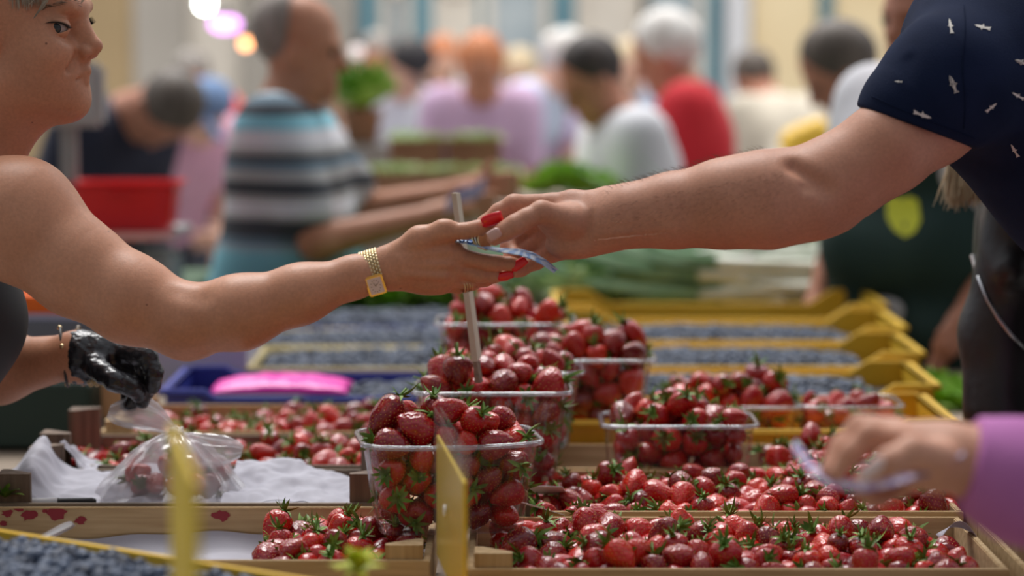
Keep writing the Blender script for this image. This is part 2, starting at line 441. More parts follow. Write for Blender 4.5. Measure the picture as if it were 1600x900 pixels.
c4l = crate(-.62, -.10, 3.585, 3.87, 'wooden crate of strawberries just in front of the blue crate', liner=(.03, .02), mp=M_woody)
# strawberry juice stains on the back board of the half-empty crate
M_stain = flat('juice_stain', (.30, .02, .03), .55)
rnd = random.Random(5)
for px, py, w in ((45, 806, 13), (88, 804, 15), (125, 813, 9), (12, 802, 9), (345, 806, 12), (5, 818, 6), (30, 795, 7), (70, 798, 5)):
    p = P(px, py, 2.9815 - .0005); s = MB(); n = 14
    q = [(p[0] + R(w, 3) * (1 + rnd.uniform(-.35, .35)) * math.cos(k * math.tau / n), p[2] + R(w * .62, 3) * (1 + rnd.uniform(-.4, .4)) * math.sin(k * math.tau / n)) for k in range(n)]
    zt = TZ + .081
    s.add([(a - c1l.location.x, p[1] - c1l.location.y, min(b, zt) - TZ) for a, b in q] + [(a - c1l.location.x, p[1] + .0004 - c1l.location.y, min(b, zt) - TZ) for a, b in q],
          [tuple(range(n))] + [(k, (k + 1) % n, n + (k + 1) % n, n + k) for k in range(n)]).build('juice_stain', M_stain, c1l)
c5 = crate(.565, .74, 2.58, 2.9, 'pale wooden crate whose corner post shows under the pink sleeve', liner=(.028, .02), posth=.125, pw=.03)
c6 = crate(.575, .74, 2.93, 3.25, 'pale wooden crate behind the corner post under the pink sleeve', liner=(.028, .02), posth=.115, pw=.02)

# ---------------------------------------------------------------- yellow, blue and grey plastic crates
def plastic_crate(x0, x1, y0, y1, label, m=M_yellow, h=.10, raise_=.03, group=None, rz=0, name='plastic_crate', base=TZ, rail=.012):
    cx, cy = (x0 + x1) / 2, (y0 + y1) / 2; hx, hy = (x1 - x0) / 2, (y1 - y0) / 2
    t = empty(name, (cx, cy, base), rz); prop(t, label, 'crate', group)
    MB().box((0, 0, .004), (hx, hy, .003)).build('bottom', m, t)
    hh = h
    for s in (-1, 1):
        # long wall with corners that rise
        th = .003; pts = [(-hx, 0), (hx, 0), (hx, hh + raise_), (hx - .06, hh + raise_), (hx - .06 - raise_ * 1.6, hh), (-hx + .06 + raise_ * 1.6, hh), (-hx + .06, hh + raise_), (-hx, hh + raise_)]
        w = MB(); n = len(pts)
        v = [(a, s * hy - th, b) for a, b in pts] + [(a, s * hy + th, b) for a, b in pts]
        w.add(v, [(0, 1, 2, 3, 4, 5, 6, 7), tuple(range(15, 7, -1))] + [(k, n + k, n + (k + 1) % n, (k + 1) % n) for k in range(n)])
        # outward top rail
        top = pts[2:]
        w.tube([(a, s * (hy + .003), b - .004) for a, b in top], rail * .55, 6)
        for k in range(9): w.box((-hx + .05 + k * (2 * hx - .1) / 8, s * (hy + .004), hh * .45), (.003, .003, hh * .42))
        w.build('long_wall', m, t)
        e = MB().box((s * hx, 0, (hh + raise_) / 2), (.003, hy, (hh + raise_) / 2)); e.box((s * (hx + .006), 0, hh + raise_ - .005), (.009, hy, .005), bev=.002)
        e.build('end_wall', m, t)
    return t
plastic_crate(.085, .640, 3.50, 3.78, 'yellow plastic crate holding the two punnets farthest right', h=.098, raise_=.014)
plastic_crate(.10, .672, 3.83, 4.12, 'yellow plastic crate of blueberries directly behind the punnet crate', h=.098, raise_=.022)
plastic_crate(.10, .705, 4.17, 4.46, 'yellow plastic crate of blueberries, third step up of the yellow row', h=.104, raise_=.026)
plastic_crate(.10, .73, 4.51, 4.80, 'yellow plastic crate of blueberries, fourth step of the yellow row', h=.108, raise_=.028)
plastic_crate(.10, .745, 4.85, 5.14, 'yellow plastic crate at the far end of the yellow row, before the leeks', h=.112, raise_=.03)
plastic_crate(-.565, .06, 3.93, 4.22, 'blue plastic crate of blueberries with a magenta bag lying in it', M_bluep, h=.085, raise_=.012)
plastic_crate(-.46, .06, 4.26, 4.54, 'pale rimmed yellow crate of blueberries behind the blue crate', M_yellowpale, h=.09, raise_=.0)
plastic_crate(-.52, .06, 4.58, 4.86, 'yellow rimmed crate of blueberries before the green heads', M_yellowpale, h=.09, raise_=0.0)
plastic_crate(-.56, .06, 4.90, 5.18, 'blue plastic crate of blueberries in the last row', M_bluep, h=.09, raise_=0.0)

# blueberry crate close to the camera, turned
a_ = Zp(-60, 822, 1.0); b_ = Zp(430, 900, 1.0)
ang = math.atan2(b_[1] - a_[1], b_[0] - a_[0])
ux, uy = math.cos(ang), math.sin(ang)
def turned(u, v, z): return (a_[0] + ux * u + uy * v, a_[1] + uy * u - ux * v, z)
ctr = turned(.22, .16, 0)
fcr = plastic_crate(ctr[0] - .30, ctr[0] + .30, ctr[1] - .16, ctr[1] + .16, 'yellow rimmed crate heaped with blueberries at the near corner', h=.102, raise_=0, rz=ang, base=.90, rail=.008)
MB().box((ctr[0], ctr[1], .875), (.28, .15, .0245), rz=ang, bev=.004).build('wooden_riser', M_woodgrey)
prop(bpy.data.objects['wooden_riser'], 'wooden riser board under the near blueberry crate', 'board')
plastic_crate(-.165, .03, 2.26, 2.50, 'yellow plastic crate whose rim peeks up below the big punnet', h=.088, raise_=0, rz=-.06, rail=.008)

# ---------------------------------------------------------------- strawberries
VAR = [(.036, .0155, 1.0, .15), (.040, .0150, 1.25, .1), (.032, .0165, .8, .2), (.044, .0160, 1.1, .25), (.034, .0140, 1.0, .1), (.029, .0135, .9, .1)]
def srad(t, pw):
    a = min(1, t / .30); r = math.sqrt(max(0, 1 - (1 - a) ** 2))
    if t > .30:
        b = (t - .30) / .70; r = (1 - b ** (1.7 + .5 * pw)) ** .75
    return max(r, 0)
from mathutils import noise as mnoise
def berry_surface(v, u, t):
    L, Rr, pw, fl = VAR[v]
    a = u * math.tau; r = srad(t, pw) * Rr
    d = Vector((math.cos(a), math.sin(a), t * 2 + v * 7.3))
    lump = 1 + .13 * mnoise.noise(d * 1.1 + Vector((v * 3.1, 0, 0)))
    z = (.5 - t) * L - .003 * (1 - min(1, r / (Rr * .6))) * (t < .2)
    return Vector((math.cos(a) * r * lump, math.sin(a) * r * (1 - fl) * lump, z))
def berry_mesh(v, nu, nv, seeds=True):
    L, Rr, pw, fl = VAR[v]
    sp = []; N = int(150 * (L / .036))
    for i in range(N):
        rj = random.Random(i * 13 + v); t = .07 + .9 * (i + .5 + rj.uniform(-1.2, 1.2)) / N; t = min(.97, max(.06, t)); u = (i * .61803 + rj.uniform(-.018, .018)) % 1
        if random.Random(i * 7 + v).random() < (1 - srad(t, pw)) * .8: continue
        sp.append((u, t, berry_surface(v, u, t)))
    mb = MB(); pts = []
    tt = [0.5 - .5 * math.cos(math.pi * j / nv) for j in range(nv + 1)]
    vs = [berry_surface(v, i / nu, tt[j]) for j in range(nv + 1) for i in range(nu)]
    arr = np.array(vs); nrm = arr.copy(); nrm[:, 2] *= .35; nrm /= (np.linalg.norm(nrm, axis=1, keepdims=True) + 1e-9)
    if seeds:
        S_ = np.array([s[2] for s in sp]); d2 = ((arr[:, None] - S_[None]) ** 2).sum(-1)
        arr = arr - nrm * (.00085 * np.exp(-d2 / (2 * .00095 ** 2)).sum(1).clip(0, 1))[:, None]
    f = [(j * nu + i, (j + 1) * nu + i, (j + 1) * nu + (i + 1) % nu, j * nu + (i + 1) % nu) for j in range(nv) for i in range(nu)]
    mb.add([tuple(q) for q in arr], f)
    nf = len(mb.f)
    if seeds:
        for u, t, p in sp:
            nr = Vector((p.x, p.y, p.z * .35)).normalized(); tz = (Vector((0, 0, 1)) - nr * nr.z).normalized(); tx = nr.cross(tz)
            c = p - nr * .00045; a, b, h = .00042, .00075, .0005
            mb.add([c + tx * a, c + tz * b, c - tx * a, c - tz * b, c + nr * h], [(0, 1, 4), (1, 2, 4), (2, 3, 4), (3, 0, 4)])
    me = mb.mesh('strawberry', True)
    me.materials.append(M_berry); me.materials.append(M_seed)
    me.polygons.foreach_set('material_index', [0] * nf + [1] * (len(mb.f) - nf))
    return me
def berry_material():
    m, n, l, b = newmat('strawberry_flesh')
    oi = n.new('ShaderNodeObjectInfo'); ge = n.new('ShaderNodeNewGeometry'); ad = n.new('ShaderNodeMath'); ad.operation = 'ADD'
    fr = n.new('ShaderNodeMath'); fr.operation = 'FRACT'; l.new(oi.outputs['Random'], ad.inputs[0]); l.new(ge.outputs['Random Per Island'], ad.inputs[1]); l.new(ad.outputs[0], fr.inputs[0])
    cr = n.new('ShaderNodeValToRGB'); l.new(fr.outputs[0], cr.inputs[0])
    e = cr.color_ramp.elements; e[0].position = 0; e[0].color = (.16, .002, .008, 1); e[1].position = 1; e[1].color = (.66, .022, .008, 1)
    q = e.new(.35); q.color = (.32, .004, .012, 1); q = e.new(.7); q.color = (.52, .009, .010, 1)
    no = n.new('ShaderNodeTexNoise'); no.inputs['Scale'].default_value = 70; t = n.new('ShaderNodeTexCoord'); l.new(t.outputs['Object'], no.inputs['Vector'])
    mx = n.new('ShaderNodeMixRGB'); mx.inputs[2].default_value = (.60, .06, .02, 1)
    mr = n.new('ShaderNodeMapRange'); mr.inputs[1].default_value = .5; mr.inputs[2].default_value = .8; mr.inputs[4].default_value = .5
    l.new(no.outputs['Fac'], mr.inputs[0]); l.new(mr.outputs[0], mx.inputs[0]); l.new(cr.outputs[0], mx.inputs[1])
    l.new(mx.outputs[0], b.inputs['Base Color']); b.inputs['Roughness'].default_value = .24; b.inputs['Specular IOR Level'].default_value = .6
    bn = n.new('ShaderNodeTexVoronoi'); bn.inputs['Scale'].default_value = 330; l.new(t.outputs['Object'], bn.inputs['Vector']); bp = n.new('ShaderNodeBump'); bp.inputs['Strength'].default_value = .5; bp.inputs['Distance'].default_value = .0008
    l.new(bn.outputs['Distance'], bp.inputs['Height']); l.new(bp.outputs[0], b.inputs['Normal'])
    b.inputs['Subsurface Weight'].default_value = .06; b.inputs['Subsurface Radius'].default_value = (.006, .001, .001)
    b.inputs['Coat Weight'].default_value = .25; b.inputs['Coat Roughness'].default_value = .2
    return m
M_berry = berry_material(); M_seed = flat('seed', (.70, .36, .07), .4)
M_calyx = mottled('calyx_green', (.07, .17, .012), (.26, .40, .06), 60, .55, coord='Object')
def calyx_mb(v, seed):
    L, Rr, pw, fl = VAR[v]; r = random.Random(seed); mb = MB(); n = r.choice((8, 9, 10)); z0 = L / 2 - .0015
    for k in range(n):
        a = k * math.tau / n + r.uniform(-.15, .15); ln = r.uniform(.010, .017); w = r.uniform(.0014, .0024); lift = r.uniform(-.3, 1.5); tw = r.uniform(-.6, .6)
        ca, sa = math.cos(a), math.sin(a); row = []
        for j in range(6):
            t = j / 5; rr = ln * (t - .25 * t * t * max(0, lift)); zz = z0 + .001 + ln * (lift * t * t * .9 + .12 * math.sin(t * 3)) - (.003 * t if lift < .1 else 0)
            ww = w * math.sin(math.pi * min(1, t * .85 + .13)) ** .8 if j < 5 else .0002
            for s in (-1, 0, 1): row.append((ca * rr - sa * s * ww, sa * rr + ca * s * ww, zz + abs(s) * .0012 * (1 - t) + s * tw * ww))
        mb.add(row, [(j * 3 + i, j * 3 + i + 1, j * 3 + i + 4, j * 3 + i + 3) for j in range(5) for i in range(2)])
    q = r.uniform(-.5, .5); mb.tube([(0, 0, z0 - .001), (.001 * q, .001, z0 + .004), (.004 * q, .002, z0 + .010 + .005 * r.random())], [.0013, .0011, .001], 6)
    mb.lathe([(0, z0 - .0012), (.004, z0 + .0002), (.0035, z0 + .0014), (0, z0 + .002)], 8)
    return mb
def calyx_mesh(v, seed):
    me = calyx_mb(v, seed).mesh('calyx', True); me.materials.append(M_calyx); return me
HI = [berry_mesh(v, 64, 44) for v in range(6)]
CAL = [[calyx_mesh(v, v * 10 + s) for s in range(3)] for v in range(6)]
LOW = []
for v in range(6):
    me = berry_mesh(v, 18, 12, False); co = np.array([tuple(q.co) for q in me.vertices]); fs = [tuple(p.vertices) for p in me.polygons]
    cb = calyx_mb(v, v * 10); LOW.append((co, fs, np.array([tuple(map(float, q)) for q in cb.v]), cb.f))
# settled berries: size class, scale %, x y z in 0.1 mm, turns in 1/40 rad
PACK = {}
PACK['p0'] = [0,112,652,-203,136,58,0,-102,2,127,405,246,147,51,0,126,2,124,-267,268,154,-48,-18,-82,0,131,4,-83,169,56,18,-65,2,110,328,-290,174,-39,108,42,5,141,-652,288,185,58,78,30,
2,128,-397,-161,196,83,-2,-12,0,117,682,77,337,-51,-93,5,5,136,-679,-282,370,52,12,2,1,120,89,316,371,54,-86,-45,0,141,295,27,378,-1,31,-26,1,111,643,-334,403,40,35,52,
0,112,-165,-272,411,63,111,1,0,120,148,-266,419,22,46,-23,5,110,504,344,475,-103,14,52,2,141,-312,300,507,-64,-10,94,3,124,-613,22,529,-97,28,36,5,131,-26,40,538,37,94,-21,
3,112,-398,-218,552,-45,15,-121,5,121,739,-65,599,13,-32,18,5,116,449,-365,614,89,9,-81,0,131,-709,344,659,6,6,16,2,129,300,326,680,-59,-21,68,1,118,-686,-296,715,62,101,-19,
1,125,662,193,763,-111,-19,-6,4,115,132,-388,770,-61,-44,-48,0,133,369,-93,778,57,32,63,3,127,-184,-114,780,-66,3,29,0,114,706,-326,782,58,112,15,3,129,-54,318,805,32,-11,40,
2,114,-774,17,850,-14,99,-67,5,113,-349,-407,877,12,-102,-54,0,120,-397,318,897,103,18,48,4,124,299,148,960,48,35,64,0,119,717,-67,994,-51,7,-79,4,132,511,-405,1012,-23,-74,14,
3,110,-106,-398,1015,8,6,52,2,140,-508,-41,1025,30,-8,-113,0,123,787,349,1027,-41,72,39,4,138,-699,-388,1037,-52,-24,39,0,141,31,-60,1047,-6,-32,-10,5,102,147,-449,1061,-118,-18,22,
0,106,-184,431,1067,-5,8,-24,3,128,-715,362,1106,94,44,5,1,106,409,426,1117,-45,-10,-78,1,116,412,-139,1204,85,23,-80,2,132,131,316,1217,-20,25,-57,2,123,656,120,1220,-55,26,86,
0,139,-425,-317,1232,-84,13,-68,0,124,-463,272,1277,123,-30,32,2,111,239,-374,1291,38,-4,31,4,127,-137,185,1314,-8,-2,100,3,134,-760,-60,1322,-28,-7,-53,1,115,-9,-244,1392,-79,49,53]
PACK['p1'] = [5,103,-146,296,119,-42,-24,34,2,105,669,-255,130,42,13,-21,0,110,-360,-149,137,-43,-20,-74,2,128,56,-265,149,45,0,-98,0,119,-655,43,188,46,107,12,2,137,332,66,189,32,-41,39,
5,104,-102,42,195,-79,-8,-46,0,105,90,302,208,14,19,-43,1,116,-441,298,220,111,9,-26,4,122,-629,-302,266,43,-16,76,0,139,659,203,289,31,-29,-89,0,111,326,-312,302,58,-20,83,
0,103,-368,13,371,-45,86,8,5,123,327,303,424,-95,44,-20,2,109,-178,-190,450,-125,24,30,1,133,639,-197,469,-38,28,-88,1,129,-680,193,481,-64,-108,-6,4,125,-63,92,493,-94,-18,9,
0,103,93,-214,511,-88,5,-27,4,110,-737,-313,527,28,38,84,5,124,746,135,615,8,34,-69,3,129,346,24,617,40,-14,54,0,114,-456,-76,621,62,33,-74,4,108,499,335,632,-18,-68,-82,
2,127,141,356,700,87,37,-29,0,141,-261,272,713,39,28,115,0,127,-195,-306,743,74,-105,4,1,103,-748,124,760,-50,-6,-5,5,114,742,394,814,72,-10,46,4,122,706,-375,820,42,8,62,
0,133,-591,-321,844,-57,20,-68,1,139,87,-166,880,-16,-92,-46,0,109,-268,-42,902,-59,-104,-25,0,119,745,6,918,70,-28,-3,4,119,-505,135,936,4,-26,40,0,138,419,324,938,52,19,-28,
0,136,420,-163,979,55,23,3,4,122,15,412,1013,-24,-14,-104,5,127,-755,-98,1016,-52,13,61,1,138,-672,385,1034,-9,44,-125,3,134,-190,-307,1108,66,96,-19,1,128,776,341,1124,-27,38,-112,
2,126,-276,407,1128,-10,-53,45,3,120,51,73,1130,-60,-27,-72,3,109,-749,-430,1166,96,-34,46,3,105,588,19,1178,10,-38,98,0,121,-378,-66,1192,20,-38,-120,2,137,739,-315,1195,-48,38,-47,
0,105,457,454,1212,51,-14,-61,4,132,133,-422,1222,-59,-2,-15,0,130,-681,47,1305,37,20,120,2,112,348,-117,1316,-79,-12,-52,0,115,154,315,1326,47,-29,-104,4,119,-115,137,1362,-61,-8,19,
2,131,-456,-324,1365,8,3,102,5,120,463,173,1387,-88,-19,6]
PACK['p2'] = [3,109,349,-30,121,55,0,-53,3,103,-18,-215,125,59,-20,-5,0,114,618,277,139,52,-3,53,1,117,-594,-277,149,52,-22,-76,1,129,-253,97,168,57,23,-78,4,140,588,-265,170,-43,10,-50,
2,132,114,242,207,-79,-14,16,2,126,-626,282,225,123,25,33,5,128,-256,-246,271,-77,86,-11,4,112,279,-300,294,-67,-40,74,4,111,423,170,318,26,2,-99,5,130,22,-73,366,44,19,125,
5,105,-724,-57,371,50,-16,106,5,104,-475,-328,383,52,1,1,4,116,676,24,388,-24,13,-72,4,112,-247,340,414,-4,14,-52,5,111,349,-73,423,13,1,-72,4,103,-725,-319,463,-28,14,-108,
4,112,-463,119,468,-42,12,102,2,124,-40,-330,506,-27,-12,22,1,115,480,-340,508,16,4,-105,0,134,687,325,514,1,-18,26,4,121,39,230,518,-10,18,-50,5,120,332,332,587,-51,-7,0,
5,132,-687,298,587,-100,-10,44,3,125,-376,-199,619,50,-22,-33,0,103,752,-284,633,35,-39,-95,1,111,-277,95,697,-74,-20,-41,4,135,-731,-62,704,-66,82,-20,1,117,414,-18,724,-58,-16,34,
5,124,761,56,755,13,-82,24,1,118,204,-305,762,-33,-16,118,0,104,519,287,837,-57,-14,23,4,129,145,314,844,57,14,8,5,130,-695,-352,858,-20,-9,80,1,135,-139,-283,860,55,8,-13,
1,127,-555,351,873,-71,-13,-62,2,102,-408,-90,894,-15,-30,-5,5,108,756,-404,905,-59,-6,-25,0,108,495,-344,913,-21,-29,86,3,114,772,352,937,-6,-28,83,5,141,120,-53,946,0,6,74,
3,137,-149,254,997,-68,87,-10,0,106,802,-121,1000,9,-14,-63,1,132,496,28,1046,-36,32,3,1,139,-767,38,1073,13,-50,-79,1,118,247,-353,1138,67,96,-12,4,131,-425,132,1140,12,8,45,
2,133,289,374,1142,38,-40,109,4,130,-289,-219,1160,-47,-7,105,1,102,750,-417,1165,-64,21,74,1,108,-600,454,1222,125,25,20,5,124,219,91,1236,-10,-19,104,3,104,-287,452,1241,39,-1,45,
3,124,20,-199,1296,34,2,15,4,126,-62,153,1321,82,92,-6]
PACK['p3'] = [5,109,360,-278,127,56,22,36,0,110,-654,180,137,50,21,95,0,128,-190,243,151,-52,0,-100,1,120,-649,-217,153,-52,-22,-24,0,130,-145,-217,158,-58,0,-113,1,129,258,198,168,-68,103,11,
2,129,640,108,174,-67,0,39,0,130,609,-267,343,-61,-4,-26,0,126,110,-27,354,-50,-15,45,0,102,467,336,384,23,14,-67,5,121,293,-325,386,-48,-30,16,4,106,-727,-340,400,16,15,84,
2,106,728,326,403,8,16,-65,1,110,-390,332,412,13,44,-115,4,117,56,315,447,-16,74,98,1,140,-593,26,467,-31,15,90,2,107,-33,-362,482,-55,-58,-58,1,134,-395,-320,496,-21,110,-2,
3,135,-259,-9,619,-43,-114,-14,5,137,212,-116,634,-8,-29,27,0,116,487,-316,636,36,37,11,3,142,579,-18,678,-106,-4,8,5,137,-710,308,682,-45,-22,-52,5,104,769,391,695,-28,17,124,
5,112,-360,393,717,30,-19,-19,4,117,-701,-373,723,-62,-18,48,0,136,359,288,733,-46,38,5,0,140,-8,265,759,-50,11,34,3,117,-102,-366,781,46,26,53,5,137,-723,-9,868,2,-42,45,
4,115,-402,103,879,37,30,38,1,137,-447,-293,914,34,12,8,4,113,636,282,919,-38,-4,-30,4,109,794,36,933,9,2,-41,3,112,701,-383,939,-52,-9,-50,0,117,-86,-60,954,-54,-2,113,
1,138,309,-295,988,44,14,-11,4,129,-778,345,1014,28,-29,-109,5,124,-784,-382,1026,23,12,-8,1,120,-353,384,1034,58,1,-61,4,127,161,124,1052,-8,-96,-76,5,111,37,403,1074,46,31,107,
5,139,415,368,1119,-2,22,75,2,139,462,-15,1136,66,9,70,2,116,-567,128,1156,89,27,-27,0,132,-59,-408,1159,-17,33,80,2,112,-357,-91,1162,27,12,58,3,111,741,213,1230,-78,-32,-61,
2,136,-664,-184,1231,4,1,-16,5,115,-59,-41,1234,-17,-17,102,0,131,653,-372,1250,20,35,13,5,119,-40,224,1291,78,-3,105,0,104,-281,369,1314,2,44,60,0,108,196,-250,1322,30,58,82,
4,138,257,118,1385,2,30,-102,0,104,-309,-361,1414,-71,85,12,1,113,-618,95,1463,-30,14,58,0,139,-235,64,1514,-59,-5,66]
PACK['q0'] = [0,90,25,-45,113,-60,0,-82,2,102,-473,-279,127,46,-19,-55,2,101,66,283,127,-50,-13,61,0,114,-349,5,136,-52,0,6,0,102,317,-29,139,-35,44,20,2,119,-177,-275,174,70,-21,77,
0,114,483,242,181,-83,20,8,4,113,466,-299,186,124,-16,31,1,100,198,-277,227,110,29,2,4,105,-497,278,244,-41,-121,-2,5,103,91,85,299,-35,-2,79,0,111,-190,263,302,-58,-81,13,
1,99,527,-64,324,2,-14,62,5,124,178,327,373,-20,57,-36,1,110,-457,-136,374,-48,-2,62,5,96,-10,-351,412,-122,-17,48,0,93,-234,-303,437,41,-34,3,5,104,279,-66,447,-1,-102,-24,
2,101,502,302,451,-60,-14,57,4,107,-545,295,500,20,25,71,4,115,-47,9,530,-44,-18,13,4,115,411,-288,544,84,21,19,4,116,-247,286,597,54,-3,96,0,111,132,-247,607,27,-16,22,
5,104,211,146,611,74,-8,-35,2,91,42,366,632,7,52,-27,2,100,-530,65,635,94,69,-20,4,124,-274,-140,649,63,22,-72,2,94,558,-79,670,-14,32,104,3,118,527,227,707,34,13,124,
5,101,-109,-386,751,-58,39,48,2,108,533,-334,796,64,46,50,2,121,-554,-285,799,-38,31,-84,0,103,-303,144,815,46,2,-86,0,110,321,1,826,49,13,118,0,121,-23,-26,833,68,10,18,
1,95,-520,363,850,-119,5,0,0,97,-98,340,862,35,-14,-112,4,112,220,327,866,8,-27,-79,1,106,281,-380,949,-7,-93,-10]
